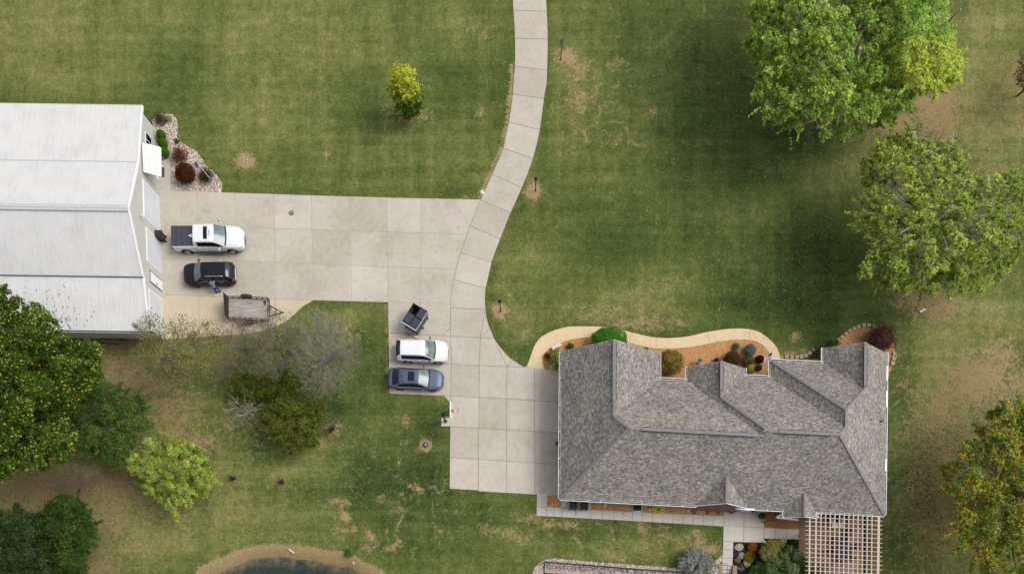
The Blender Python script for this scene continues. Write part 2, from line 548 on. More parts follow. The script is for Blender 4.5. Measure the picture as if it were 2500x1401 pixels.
def inside(poly, X, Y):
    """vectorised point in polygon"""
    r = np.zeros(X.shape, bool)
    n = len(poly); j = n - 1
    for i in range(n):
        xi, yi = poly[i]; xj, yj = poly[j]
        c = ((yi > Y) != (yj > Y))
        with np.errstate(divide='ignore', invalid='ignore'):
            xx = (xj - xi) * (Y - yi) / (yj - yi + 1e-12) + xi
        r ^= c & (X < xx)
        j = i
    return r
def dist_poly(poly, X, Y):
    d = np.full(X.shape, 1e9)
    n = len(poly)
    for i in range(n):
        ax, ay = poly[i]; bx, by = poly[(i + 1) % n]
        vx, vy = bx - ax, by - ay
        t = np.clip(((X - ax) * vx + (Y - ay) * vy) / (vx * vx + vy * vy + 1e-12), 0, 1)
        d = np.minimum(d, np.hypot(X - ax - t * vx, Y - ay - t * vy))
    return d
def smooth_px(pts, n=6, closed=False):
    """Catmull-Rom through points"""
    out = []
    L = len(pts)
    rngi = range(L if closed else L - 1)
    for i in rngi:
        p0 = pts[(i - 1) % L] if closed or i > 0 else pts[0]
        p1 = pts[i]; p2 = pts[(i + 1) % L]
        p3 = pts[(i + 2) % L] if closed or i + 2 < L else pts[-1]
        for k in range(n):
            t = k / n
            out.append(tuple(0.5 * (2 * b + (c - a) * t + (2 * a - 5 * b + 4 * c - d) * t * t + (3 * b - a - 3 * c + d) * t ** 3)
                             for a, b, c, d in zip(p0, p1, p2, p3)))
    if not closed: out.append(tuple(pts[-1]))
    return out
def WP(pts, z=0.0):
    return [tuple(W(x, y, z)[:2]) for x, y in pts]
# ================================================================ GROUND
def axis(a, b, s):
    core = list(np.arange(a, b + s / 2, s))
    lo, hi, st = [], [], s
    x = a
    while x > -1500:
        st *= 1.35; x -= st; lo.append(x)
    x = b; st = s
    while x < 1500:
        st *= 1.35; x += st; hi.append(x)
    return np.array(lo[::-1] + core + hi)
gx = axis(-51, 50, 0.34); gy = axis(-1, 58, 0.34)
GX, GY = np.meshgrid(gx, gy)
PX = GX * F / H + NX; PY = NY - GY * F / H

bank_px = smooth_px([(478, 1404), (540, 1366), (600, 1342), (660, 1333), (730, 1337), (800, 1347), (850, 1354), (885, 1376), (935, 1402), (1010, 1470), (1000, 1640), (800, 1760), (520, 1700), (400, 1540)], 5, True)
bank_in = inside(bank_px, PX, PY)
bank_d = dist_poly(bank_px, PX, PY) / 27.0
Z = np.where(bank_in, -0.42 * np.minimum(bank_d, 4.0) + .05 * np.sin(GX * 1.3) * np.sin(GY * 1.7 + GX) * np.clip(1.6 - np.abs(bank_d - 1.1) * 2, 0, 1), 0.0)
pit_px = [(1322, 1402), (1762, 1430), (1790, 1386), (1790, 1900), (1322, 1900)]
pit_px = [(1322, 1403), (1764, 1434), (1764, 1373), (1790, 1374), (1790, 1900), (1322, 1900)]
Z = np.where(inside(pit_px, PX, PY), -1.7, Z)

def blob(x, y, rx, ry, a=0.0, p=2.0):
    c, s = math.cos(R(a)), math.sin(R(a))
    dx, dy = PX - x, PY - y
    u = (dx * c + dy * s) / rx; v = (-dx * s + dy * c) / ry
    return np.exp(-((u * u + v * v) ** (p / 2)) * 0.8)
tan = np.zeros(PX.shape); dry = np.zeros(PX.shape); deep = np.zeros(PX.shape); brown = np.zeros(PX.shape); patch = np.zeros(PX.shape)
for b in [  # bare / straw ground
    (2285, 245, 66, 95, 0, .78), (2180, 305, 80, 40, -20, .62), (2320, 300, 28, 90, 0, .66), (2130, 350, 60, 50, 0, .3), (2080, 400, 50, 50, 0, .25),
    (2270, 735, 95, 45, 15, .7), (2310, 770, 60, 40, 0, .4), (2440, 870, 60, 60, 0, .6), (2390, 925, 100, 75, -20, .72), (2300, 1000, 50, 110, 0, .6),
    (2480, 930, 40, 40, 0, .5), (2320, 1110, 40, 110, 0, .4), (2250, 1190, 42, 110, 0, .52), (2330, 1300, 40, 90, 0, .42), (2460, 1000, 90, 90, 0, .5),
    (2490, 320, 20, 60, 0, .4), (2475, 170, 60, 70, 0, .3), (2410, 60, 40, 50, 0, .3), (2460, 420, 25, 40, 0, .35),
    (330, 930, 110, 60, 20, .62), (400, 980, 90, 70, 30, .55), (290, 890, 50, 45, 0, .6), (480, 1080, 70, 60, 0, .5), (420, 1060, 70, 40, 0, .5), (520, 900, 60, 50, 0, .35),
    (100, 1190, 220, 45, 0, .8), (280, 1180, 120, 60, 10, .72), (260, 1270, 60, 60, 0, .6), (300, 1130, 60, 70, 0, .6), (240, 1370, 60, 60, 0, .55), (60, 1230, 100, 30, 0, .6),
    (420, 1230, 100, 70, 0, .4), (340, 1320, 90, 60, 0, .35), (640, 1050, 70, 60, 0, .3), (560, 1040, 22, 25, 0, .5), (700, 1000, 40, 40, 0, .35), (818, 1050, 24, 22, 0, .5), (790, 1080, 30, 14, 0, .4),
    (600, 800, 120, 40, 0, .3), (850, 810, 40, 35, 0, .35), (450, 850, 140, 60, 0, .4), (650, 870, 80, 60, 0, .3),
    (1385, 140, 26, 20, 0, .95), (1410, 165, 20, 24, 0, .5), (1303, 467, 20, 17, 0, 1.1), (1294, 475, 14, 10, 0, .8), (1222, 760, 17, 17, 0, 1.2), (598, 393, 23, 17, 0, 1.0), (1039, 1087, 13, 13, 0, 1.2),
    (575, 1172, 14, 12, 0, .4), (693, 1176, 16, 12, 0, .4), (1010, 284, 45, 18, 0, .5), (960, 270, 30, 20, 0, .35), (580, 133, 14, 9, 0, .6), (796, 379, 6, 8, 0, .7), (440, 320, 12, 30, 0, .15),
    (1176, 478, 16, 12, 0, .7), (1130, 484, 40, 5, 0, .5), (1172, 70, 50, 40, 0, .28), (1188, 95, 6, 6, 0, .7), (1170, 275, 8, 9, 0, .7), (1595, 270, 12, 14, 60, .5), (1415, 245, 40, 24, 0, .45), (1400, 190, 30, 40, 0, .35), (1415, 270, 16, 8, 0, .6),
    (2165, 825, 40, 40, 0, .2), (1940, 825, 14, 16, 0, .6), (1935, 862, 70, 8, -10, .5), (2200, 1000, 40, 30, 0, .25), (2205, 935, 18, 12, 0, .5),
    (940, 400, 5, 4, 0, .5), (1225, 700, 30, 12, 0, .3), (1240, 720, 12, 10, 0, .5), (1262, 765, 30, 24, 0, .3), (1280, 820, 30, 20, 0, .35), (1455, 770, 80, 22, 5, .42), (1560, 790, 90, 22, 0, .45), (1640, 690, 60, 22, -15, .28), (1550, 712, 50, 12, -15, .3),
    (836, 1225, 30, 8, 10, .62), (842, 1260, 9, 26, -30, .8), (860, 1292, 14, 10, 0, .6), (815, 1222, 12, 8, 0, .6), (838, 1292, 30, 8, 0, .6), (905, 1310, 12, 8, 40, .85), (918, 1328, 8, 8, 0, .7), (950, 1336, 25, 10, 0, .5), (1005, 1345, 4, 14, 0, .6), (895, 1340, 16, 8, 0, .5),
    (1018, 1194, 16, 8, 30, .85), (1005, 1185, 8, 6, 0, .7), (973, 1135, 8, 10, 0, .6), (990, 1030, 14, 14, 0, .5), (990, 1080, 16, 10, 0, .4), (1085, 1185, 10, 30, 0, .3), (1080, 1300, 40, 10, 40, .4), (1245, 1305, 90, 16, 10, .42), (1300, 1265, 26, 16, 0, .5), (1330, 1275, 60, 14, 8, .45),
    (1380, 1280, 50, 10, 5, .5), (1490, 1350, 22, 20, 0, .5), (1520, 1365, 20, 16, 0, .5), (1640, 1312, 60, 18, 30, .4), (1710, 1325, 12, 14, 40, .8), (1735, 1340, 30, 12, -10, .75), (1570, 1290, 30, 10, 0, .4), (1580, 1335, 40, 12, 0, .4), (1700, 1295, 16, 8, 0, .55), (1690, 1310, 60, 16, 0, .3),
    (948, 740, 0.1, 0.1, 0, 0)]:
    tan = np.maximum(tan, b[5] * blob(*b[:5]))
lane_left = [(1252, 130), (1248, 230), (1240, 300), (1226, 363), (1200, 425), (1172, 482)]
dl = dist_poly(lane_left + lane_left[::-1], PX, PY)
tan = np.maximum(tan, 0.62 * np.exp(-(dl / 9.0) ** 2) * (PY > 150))
tan = np.maximum(tan, 0.9 * np.exp(-np.abs(PX - 949) / 4.0) * (PY > 742) * (PY < 962) * (PX < 951))
# pond bank
tan = np.maximum(tan, np.where(bank_in, 1.25, 0.9 * np.exp(-(bank_d / 0.25))))
brown = np.maximum(brown, np.where(bank_in, np.clip(0.35 + 0.5 * (bank_d - 0.5), 0, 1), 0.2 * np.exp(-bank_d)))
for b in [(2250, 1200, 40, 130, 0, .9), (100, 1190, 230, 60, 0, 1.0), (280, 1180, 130, 70, 0, 1.0), (230, 1330, 60, 100, 0, .9), (2120, 360, 90, 60, 0, .8), (2250, 560, 140, 160, 0, .9), (2010, 300, 130, 60, 0, .9), (300, 860, 60, 60, 0, .6), (60, 1010, 220, 130, 0, .9), (2460, 1200, 130, 180, 0, .7), (250, 842, 60, 12, 0, 1.0), (2060, 180, 160, 150, 0, .9), (2480, 190, 40, 60, 0, .6), (430, 1180, 90, 80, 0, .5), (400, 850, 110, 80, 0, .35), (600, 870, 110, 80, 0, .3)]:
    brown = np.maximum(brown, b[5] * blob(*b[:5]))
for b in [(250, 842, 90, 12, 0, 1.0), (2250, 560, 110, 120, 0, .7), (2030, 270, 110, 50, 0, .6), (2060, 180, 130, 120, 0, .5), (2480, 190, 30, 50, 0, .5), (60, 1010, 180, 120, 0, .8), (430, 1180, 80, 60, 0, .55), (2460, 1200, 110, 150, 0, .5)]:
    tan = np.maximum(tan, b[5] * blob(*b[:5]))
for b in [  # dry olive grass
    (150, 130, 330, 150, 0, .5), (620, 60, 420, 110, 0, .42), (640, 250, 250, 130, 0, .48), (980, 360, 260, 70, 0, .55), (1060, 420, 190, 60, 0, .45), (800, 150, 200, 100, 0, .35), (1120, 60, 100, 80, 0, .4), (560, 330, 90, 60, 0, .3), (900, 30, 160, 50, 0, .3),
    (2410, 300, 90, 330, 0, .75), (2420, 70, 80, 80, 0, .7), (2280, 900, 60, 140, 0, .65), (2420, 760, 100, 70, 0, .8), (2330, 700, 60, 160, 0, .4), (2330, 1250, 60, 150, 0, .55), (2210, 1100, 40, 160, 0, .3),
    (560, 1250, 220, 90, 0, .62), (700, 1150, 120, 60, 0, .6), (400, 1320, 120, 60, 0, .6), (700, 1270, 140, 50, 0, .5), (560, 1150, 110, 60, 0, .5), (890, 1020, 60, 80, 0, .25), (820, 1100, 60, 60, 0, .2), (620, 790, 150, 40, 0, .5), (450, 860, 150, 80, 0, .65), (480, 980, 110, 80, 0, .5), (680, 880, 130, 70, 0, .4), (870, 780, 50, 40, 0, .4), (840, 870, 60, 60, 0, .3),
    (1400, 230, 60, 200, 0, .36), (1460, 400, 130, 80, 0, .3), (1300, 640, 70, 70, 0, .45), (1360, 560, 90, 50, 0, .28), (1500, 740, 160, 50, 0, .52), (1640, 700, 130, 40, 0, .42), (1270, 800, 60, 60, 0, .4), (1480, 260, 80, 40, 0, .2), (1480, 1350, 140, 40, 0, .45), (1300, 1340, 90, 40, 0, .3), (1650, 1330, 120, 40, 0, .4), (1000, 1120, 100, 50, 0, .2), (1860, 60, 60, 60, 0, .4), (1840, 500, 100, 40, 0, .25), (2020, 440, 60, 60, 0, .35), (1230, 690, 20, 60, 0, .3)]:
    dry = np.maximum(dry, b[5] * blob(*b[:5]))
for b in [(2360, 420, 170, 420, 0, .42), (2310, 1130, 130, 330, 0, .75), (120, 1200, 330, 130, 0, .75), (560, 1120, 320, 200, 0, .3)]:
    brown = np.maximum(brown, b[5] * blob(*b[:5])); tan = np.maximum(tan, b[5] * .62 * blob(*b[:5]))
for b in [  # deep green grass; near the right-hand trees it also paints in their soft shade
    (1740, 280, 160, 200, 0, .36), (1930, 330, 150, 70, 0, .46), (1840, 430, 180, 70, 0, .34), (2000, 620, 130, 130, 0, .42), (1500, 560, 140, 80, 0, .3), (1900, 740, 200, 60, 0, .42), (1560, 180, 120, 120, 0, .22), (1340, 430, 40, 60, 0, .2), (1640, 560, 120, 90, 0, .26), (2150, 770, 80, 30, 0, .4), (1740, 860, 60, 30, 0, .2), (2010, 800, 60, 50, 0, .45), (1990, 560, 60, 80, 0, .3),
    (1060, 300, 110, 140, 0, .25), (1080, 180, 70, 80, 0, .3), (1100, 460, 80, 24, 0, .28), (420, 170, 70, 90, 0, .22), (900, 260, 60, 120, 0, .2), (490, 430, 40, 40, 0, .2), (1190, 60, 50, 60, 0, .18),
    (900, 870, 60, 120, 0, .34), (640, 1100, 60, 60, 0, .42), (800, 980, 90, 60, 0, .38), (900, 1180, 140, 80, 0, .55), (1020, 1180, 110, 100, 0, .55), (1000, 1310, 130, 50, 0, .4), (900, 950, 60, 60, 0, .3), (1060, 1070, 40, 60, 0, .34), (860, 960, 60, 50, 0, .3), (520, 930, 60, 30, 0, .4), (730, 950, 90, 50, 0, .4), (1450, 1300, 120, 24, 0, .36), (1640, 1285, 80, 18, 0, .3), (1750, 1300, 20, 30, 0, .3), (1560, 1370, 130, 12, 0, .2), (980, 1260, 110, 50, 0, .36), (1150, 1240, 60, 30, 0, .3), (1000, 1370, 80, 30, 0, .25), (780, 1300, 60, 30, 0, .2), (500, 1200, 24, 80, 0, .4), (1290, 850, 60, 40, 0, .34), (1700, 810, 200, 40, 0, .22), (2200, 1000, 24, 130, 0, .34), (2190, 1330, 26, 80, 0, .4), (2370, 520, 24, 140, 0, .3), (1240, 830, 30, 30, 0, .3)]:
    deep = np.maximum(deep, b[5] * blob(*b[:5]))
for b in [(1000, 1250, 330, 160, 0, .7), (1500, 1320, 280, 60, 0, .8), (1450, 250, 170, 220, 0, .85), (1500, 500, 200, 200, 0, .35), (1550, 760, 260, 70, 0, .8), (1100, 200, 130, 200, 0, .35), (2300, 300, 220, 400, 0, .4), (1290, 780, 90, 90, 0, .5), (420, 960, 200, 130, 0, .6), (900, 1050, 120, 80, 0, .3)]:
    patch = np.maximum(patch, b[5] * blob(*b[:5]))

# small uneven rise and fall of the lawn
nyg, nxg = PX.shape
vs = np.stack([GX, GY, Z], -1).reshape(-1, 3)
idx = np.arange(nxg * nyg).reshape(nyg, nxg)
fc = np.stack([idx[:-1, :-1], idx[:-1, 1:], idx[1:, 1:], idx[1:, :-1]], -1).reshape(-1, 4)
me = bpy.data.meshes.new('lawn')
me.vertices.add(len(vs)); me.vertices.foreach_set('co', vs.ravel().astype(np.float32))
me.loops.add(fc.size); me.loops.foreach_set('vertex_index', fc.ravel().astype(np.int32))
me.polygons.add(len(fc)); me.polygons.foreach_set('loop_start', np.arange(0, fc.size, 4, dtype=np.int32))
me.update(calc_edges=True); me.validate()
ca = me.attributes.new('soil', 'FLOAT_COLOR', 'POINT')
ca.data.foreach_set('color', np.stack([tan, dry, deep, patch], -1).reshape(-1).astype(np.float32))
cb = me.attributes.new('brown', 'FLOAT', 'POINT')
cb.data.foreach_set('value', brown.reshape(-1).astype(np.float32))
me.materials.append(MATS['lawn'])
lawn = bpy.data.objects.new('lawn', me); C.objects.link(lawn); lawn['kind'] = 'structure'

wax = axis(-32, -8, 0.3)[(axis(-32, -8, 0.3) > -34) & (axis(-32, -8, 0.3) < -5)]; way = np.arange(-11, 6.2, 0.3)
WX, WY = np.meshgrid(wax, way); wz = np.full(WX.shape, -0.40)
wpx, wpy = WX * F / H + NX, NY - WY * F / H
sh_ = np.clip(1.0 - (dist_poly(bank_px, wpx, wpy) / 27.0 - 0.9) / 1.3, 0, 1)
m = MB(); nxw = WX.shape[1]; m.v = [tuple(q) for q in np.stack([WX, WY, wz], -1).reshape(-1, 3)]
for i in range(WX.shape[0] - 1):
    for j in range(nxw - 1): m.f.append((i * nxw + j, i * nxw + j + 1, (i + 1) * nxw + j + 1, (i + 1) * nxw + j)); m.m.append(0)
keep = inside(bank_px, wpx, wpy).reshape(-1)
m.f = [f for f in m.f if any(keep[k] for k in f)]; m.m = [0] * len(m.f)
pond = struct('pond_water', m, 'water')
if len(pond.data.vertices) == sh_.size:
    a_ = pond.data.attributes.new('shore', 'FLOAT', 'POINT'); a_.data.foreach_set('value', sh_.reshape(-1).astype(np.float32))

# ================================================================ CONCRETE
def slab(name, px, z, mat, joints=(), jw=0.05, faint=(), h=0.0, extra=()):
    mb = MB()
    mb.prism(WP(px), -0.12, z)
    def jl(pts, w, mi):
        pp = [Vector((*p, 0)) for p in WP(pts)]
        for a, b in zip(pp[:-1], pp[1:]):
            d = (b - a).normalized(); s = Vector((-d.y, d.x, 0)) * w / 2
            zz = Vector((0, 0, z + 0.008))
            mb.quad(a - s + zz, b - s + zz, b + s + zz, a + s + zz, m=mi)
    for k, cell in enumerate(extra):
        mb.quad(*[Vector((*p, z + .004)) for p in WP(cell)][::-1], m=3 + k % 2)
    for j in joints: jl(j, jw, 1)
    for j in faint: jl(j, jw, 2)
    return struct(name, mb, [mat, 'joint', 'joint_faint', 'concrete_a', 'concrete_b'])

laneR = smooth_px([(1300, -1500), (1318, -500), (1331, -60), (1333, 0), (1336, 60), (1337, 110), (1336, 165), (1334, 205), (1328, 241), (1318, 315), (1301, 387), (1274, 458), (1246, 521), (1221, 583), (1200, 640), (1189, 686), (1185, 706), (1184, 735), (1186, 764), (1191, 788), (1200, 812), (1209, 831), (1228, 856), (1250, 878), (1282, 898)], 4)
laneL = smooth_px([(1222, -1500), (1238, -500), (1250, -60), (1252, 0), (1256, 60), (1257.5, 110), (1257, 163), (1252, 231), (1243, 298), (1229, 363), (1202, 427), (1174, 489)], 4)
drive = laneL + [(1174, 488), (960, 483.5), (780, 478.5), (545, 470.5), (380, 464), (380, 600), (384, 719), (765, 733), (948, 738.5), (951, 960), (1083, 966), (1100, 983), (1098, 1192), (1200, 1198), (1400, 1210), (1400, 906)] + laneR[::-1]
Lline = [(1174, 489), (1148, 552), (1125, 618), (1113, 660), (1106, 690), (1101, 725), (1100, 800), (1102, 890), (1100, 985)]
J = [[(1250 - k * .7, -k * 68 - 40), (1331 - k * .7, -k * 68 - 38)] for k in range(1, 8)] + [[(1253, 27), (1334, 29)], [(1257, 95), (1336, 97)], [(1257, 163), (1336, 173)], [(1252, 231), (1328, 242)], [(1243, 300), (1318, 318)], [(1229, 363), (1301, 388)], [(1202, 427), (1273, 459)], [(1174, 489), (1246, 521)], [(1148, 553), (1221, 584)], [(1125, 618), (1200, 640)], [(1110, 684), (1186, 704)], [(1101, 752), (1185, 756)],
     Lline, [(951, 813), (1205, 826)], [(951, 880), (1102, 889), (1282, 897)], [(1184, 762), (1173, 822), (1170, 895), (1168, 1196)], [(1238, 895), (1236, 1200)], [(1305, 900), (1305, 1204)],
     [(1080, 965), (1370, 981)], [(1100, 1041), (1370, 1057)], [(1099, 1116), (1370, 1134)], [(1025, 814), (1022, 963)], [(1081, 817), (1101, 800)], [(1174, 822), (1195, 805)], [(1212, 842), (1237, 893)], [(1239, 893), (1251, 880)]]
FJ = [[(560, 555), (760, 561), (945, 567), (1144, 573)], [(385, 632), (672, 641), (945, 652), (1110, 657)], [(483, 469), (483, 640), (486, 722)], [(576, 472), (577, 640), (580, 727)], [(669, 475), (671, 560), (673, 729)], [(761, 478), (762, 560), (767, 733)], [(853, 481), (854, 560), (859, 736)], [(945, 484), (946, 570), (949, 738)], [(1029, 486), (1028, 570), (1026, 738)], [(1104, 488), (1147, 552)], [(951, 738), (1101, 741)], [(384, 719), (765, 733), (948, 738)], [(1026, 738), (1025, 814)]]
ax_ = [1100.5, 1169, 1237, 1305, 1366]; cells = []
def ay_(x, r): return 889 + r * 76.3 + (x - 1101) * (.035 + .0062 * r)
for r_, c_ in ((0, 0), (0, 2), (1, 1), (1, 3), (2, 0), (3, 2), (2, 3), (3, 1), (3, 3), (1, 0)):
    x0, x1 = ax_[c_] , ax_[c_ + 1]; cells.append([(x0, ay_(x0, r_)), (x1, ay_(x1, r_)), (x1, ay_(x1, r_ + 1)), (x0, ay_(x0, r_ + 1))])
for a, b in ((1, 2), (3, 4), (6, 7), (8, 9), (4, 5)):
    ja, jb = [q for q in J if q[0] == (1257, 95)][0], None
LJ = J[J.index([(1257, 95), (1336, 97)]):][:11]
for k in (1, 3, 6, 8): cells.append([LJ[k][0], LJ[k][1], LJ[k + 1][1], LJ[k + 1][0]])
px_ = [482.5, 576, 669.5, 761, 853.5, 945, 1029]
for c_, r_ in ((0, 1), (2, 0), (3, 1), (4, 2), (1, 2), (5, 0), (4, 0)):
    x0, x1 = px_[c_], px_[c_ + 1]; top = lambda x: 466 + (x - 400) * .0325; l1 = lambda x: 549.5 + (x - 400) * .0305; l2 = lambda x: 632.5 + (x - 400) * .0345; l3 = lambda x: 719.5 + (x - 384) * .034
    f0, f1 = ((top, l1), (l1, l2), (l2, l3))[r_]; cells.append([(x0, f0(x0) + 4 * (r_ == 0)), (x1, f0(x1) + 4 * (r_ == 0)), (x1, f1(x1) - 3 * (r_ == 2)), (x0, f1(x0) - 3 * (r_ == 2))])
slab('driveway', drive, 0.04, 'concrete', J, 0.045, FJ, extra=cells)
warm = [(384, 719.5), (765, 733.5)] + smooth_px([(765, 733.5), (740, 748), (715, 771), (690, 789), (650, 805), (590, 815), (500, 822), (392, 829)], 4)
slab('parking_pad', warm, 0.034, 'concrete_warm', faint=[[(486, 722), (488, 822)], [(576, 727), (577, 816)], [(673, 730), (674, 796)]])
slab('hoop_pad', [(1078, 1020), (1100, 1019.5), (1100, 1040.5), (1077.5, 1040)], 0.034, 'concrete')
slab('entry_pad', [(380, 401), (415, 402), (418, 465.5), (380, 464)], 0.034, 'concrete')

wo_ = [(1284, 899), (1292, 880), (1298, 862), (1306, 842), (1318, 826), (1334, 815), (1352, 807), (1376, 800), (1400, 797), (1440, 797), (1480, 799), (1520, 806), (1560, 816), (1600, 824), (1640, 825), (1680, 821), (1720, 812), (1760, 805), (1800, 802), (1830, 804), (1856, 812), (1880, 830), (1897, 850), (1905, 878), (1906, 900)]
wi_ = [(1885, 900), (1882, 880), (1880, 868), (1870, 850), (1856, 838), (1830, 830), (1800, 829), (1760, 833), (1720, 841), (1680, 848), (1640, 851), (1600, 850), (1560, 843), (1520, 833), (1480, 825), (1430, 824), (1395, 829), (1366, 838), (1345, 850), (1330, 865), (1324, 880), (1328, 901)]
wo_s, wi_s = smooth_px(wo_, 4), smooth_px(wi_, 4)
slab('garden_path', wo_s + wi_s, 0.04, 'path', faint=[[(1603, 825), (1601, 850)], [(1541, 812), (1536, 838)], [(1727, 812), (1733, 839)], [(1830, 804), (1830, 829)], [(1870, 820), (1855, 838)], [(1893, 848), (1877, 860)]], jw=0.04)
m = MB(); m.prism(WP(wi_s + [(1328, 903), (1420, 908), (1640, 960), (1900, 960)]), -0.05, 0.02)
struct('wood_chip_bed', m, 'mulch')
m = MB(); m.prism(WP(smooth_px([(1905, 870), (1960, 880), (2008, 868), (2030, 840), (2060, 815), (2100, 798), (2140, 797), (2168, 812), (2182, 840), (2184, 870), (2176, 900), (2150, 940), (2060, 950), (1950, 920)], 4, True)), -0.05, 0.015)
struct('corner_chip_bed', m, 'mulch')

walk = [(1311, 1204), (1336, 1205), (1335, 1237), (1371, 1239), (1371, 1212), (1444, 1214), (1443, 1243.5), (1544, 1249), (1544, 1217), (1568, 1219), (1568, 1250), (1767, 1259.5), (1767.5, 1230), (1867, 1234), (1865, 1288), (1950, 1292), (1949, 1316), (1865, 1313.5), (1864.5, 1324), (1790, 1322), (1788, 1380), (1764, 1378), (1766.5, 1284), (1540, 1270.5), (1310, 1258)]
walkj = [[(1335, 1237), (1334.5, 1259.5)], [(1352.5, 1238), (1352, 1260.5)], [(1371.5, 1239), (1371, 1261.5)], [(1406, 1241), (1405.5, 1263.5)], [(1443, 1243.5), (1442.5, 1265.5)]] + \
        [[(x, 1243.5 + (x - 1443) * .0495), (x - .5, 1265.5 + (x - 1443) * .0565)] for x in (1471, 1499, 1521, 1544, 1568, 1593, 1618, 1643, 1668, 1692, 1717, 1742)] + \
        [[(1767, 1259.5), (1767, 1284)], [(1767, 1282), (1865, 1288)], [(1816.5, 1251), (1815, 1321)], [(1766, 1320.5), (1791, 1322)], [(1865, 1288), (1865, 1314)], [(1891.5, 1290), (1891.5, 1315)], [(1920, 1291), (1920, 1315.5)], [(1765.5, 1340), (1790, 1341)], [(1765, 1361), (1789, 1362)], [(1311, 1236), (1335, 1237)], [(1371, 1240), (1443, 1243.5)]]
slab('walkway', walk, 0.045, 'concrete_walk', walkj, 0.04)
m = MB(); m.prism(WP([(1335, 1200), (1768, 1222), (1768, 1260), (1335, 1238)]), -0.04, 0.012)
struct('house_side_bed', m, 'mulch')
m = MB(); m.prism(WP([(1864, 1235), (1950, 1239), (1950, 1293), (1864, 1289)]), -0.04, 0.014)
struct('bay_window_bed', m, 'mulch_brown')
m = MB(); m.prism(WP([(1789, 1322), (1866, 1324), (1866, 1313), (1951, 1316), (1951, 1520), (1794, 1520), (1794, 1381), (1789, 1380)]), -0.04, 0.014)
struct('black_mulch_bed', m, 'mulch_black')
m = MB(); m.prism(WP([(1949.5, 1230), (2108, 1234), (2108, 1560), (1951, 1560)]), -0.05, 0.03)
m.prism(WP([(1949.5, 1262), (1959, 1262), (1961, 1560), (1951, 1560)]), 0.03, 0.036, m=1)
struct('patio', m, ['paver', 'paver_edge'])
m = MB(); m.prism(WP([(2108.5, 1240), (2119, 1240), (2119, 1560), (2108.5, 1560)]), -0.05, 0.02)
struct('patio_side_strip', m, 'mulch_black')
gb = smooth_px([(1300, 1401), (1306, 1384), (1322, 1371), (1345, 1363), (1400, 1367), (1500, 1375), (1600, 1382), (1660, 1387), (1700, 1390), (1740, 1372), (1760, 1356), (1766, 1352), (1763, 1392), (1762, 1430), (1700, 1424), (1560, 1413), (1420, 1404), (1322, 1398), (1318, 1480), (1300, 1480)], 3, True)
m = MB(); m.prism(WP(gb), -0.05, 0.016); struct('pale_gravel_bed', m, 'gravel_floor')
m = MB(); m.prism(WP([(1330, 1373), (1500, 1384), (1700, 1397), (1700, 1423), (1560, 1412), (1420, 1403), (1331, 1397)]), 0.0, 0.02); struct('grey_gravel_bed', m, 'gravel_grey')
bb = smooth_px([(372, 294), (384, 282), (402, 278), (420, 281), (431, 294), (434, 312), (432, 335), (445, 350), (460, 360), (475, 367), (490, 385), (505, 405), (525, 425), (540, 445), (543, 462)], 4)
m = MB(); m.prism(WP(bb + [(541, 470), (418, 465.5), (415, 402), (380, 401), (374, 330)]), -0.05, 0.014)
struct('barn_gravel_bed', m, 'gravel_floor')

# stones of the gravel beds, real pebbles
def pebbles(name, poly_px, n, cols, label, cat='gravel', r0=.035, r1=.09):
    P = WP(poly_px); xs = [p[0] for p in P]; ys = [p[1] for p in P]
    r = np.random.default_rng(len(poly_px) + n)
    pts = []
    while len(pts) < n:
        X = r.uniform(min(xs), max(xs), n * 2); Y = r.uniform(min(ys), max(ys), n * 2)
        k = inside(P, X, Y); pts += list(zip(X[k], Y[k]))
    pts = pts[:n]
    oc = np.array([(1, 0, 0), (0, 1, 0), (-1, 0, 0), (0, -1, 0), (0, 0, 1)], float)
    V = []; Fc = []; Col = []
    for (x, y) in pts:
        s = r.uniform(r0, r1); a = r.uniform(0, PI); sx = s * r.uniform(.8, 1.5); sy = s
        q = oc * r.uniform(.75, 1.15, (5, 1))
        X = q[:, 0] * sx; Y = q[:, 1] * sy
        b = len(V)
        for i in range(5):
            V.append((x + X[i] * math.cos(a) - Y[i] * math.sin(a), y + X[i] * math.sin(a) + Y[i] * math.cos(a), 0.02 + (s * .8 if i == 4 else 0)))
        for i in range(4): Fc.append((b + i, b + (i + 1) % 4, b + 4))
        c = cols[r.integers(len(cols))]; Col += [c] * 5
    me = bpy.data.meshes.new(name); me.from_pydata(V, [], Fc)
    a = me.attributes.new('leaf', 'FLOAT_COLOR', 'POINT'); a.data.foreach_set('color', np.array(Col, np.float32).ravel())
    me.materials.append(MATS['pebble']); me.update()
    o = bpy.data.objects.new(name, me); C.objects.link(o)
    return tag(o, label, cat, kind='stuff')
t = NT('pebble', 0.9); at_ = t.n('ShaderNodeAttribute', attribute_name='leaf'); t.col(at_.outputs['Color']); MATS['pebble'] = t.m
pc = [S(236, 226, 216), S(212, 194, 180), S(190, 170, 154), S(244, 238, 232), S(170, 146, 132), S(222, 206, 190), S(140, 124, 114)]
pebbles('gravel', bb + [(541, 468), (420, 464), (417, 402), (384, 400), (378, 330)], 5200, pc, 'pale river stones spread round the shrubs beside the white barn')
pebbles('gravel', gb, 4600, pc, 'pale stones bordering the lawn around the railed bank below the house')
pebbles('gravel', [(1331, 1374), (1500, 1385), (1700, 1398), (1700, 1422), (1560, 1411), (1420, 1402), (1332, 1396)], 2600, [S(150, 142, 142), S(112, 104, 106), S(84, 78, 82), S(214, 206, 200), S(176, 164, 156)], 'grey stones behind the black railing below the lawn')
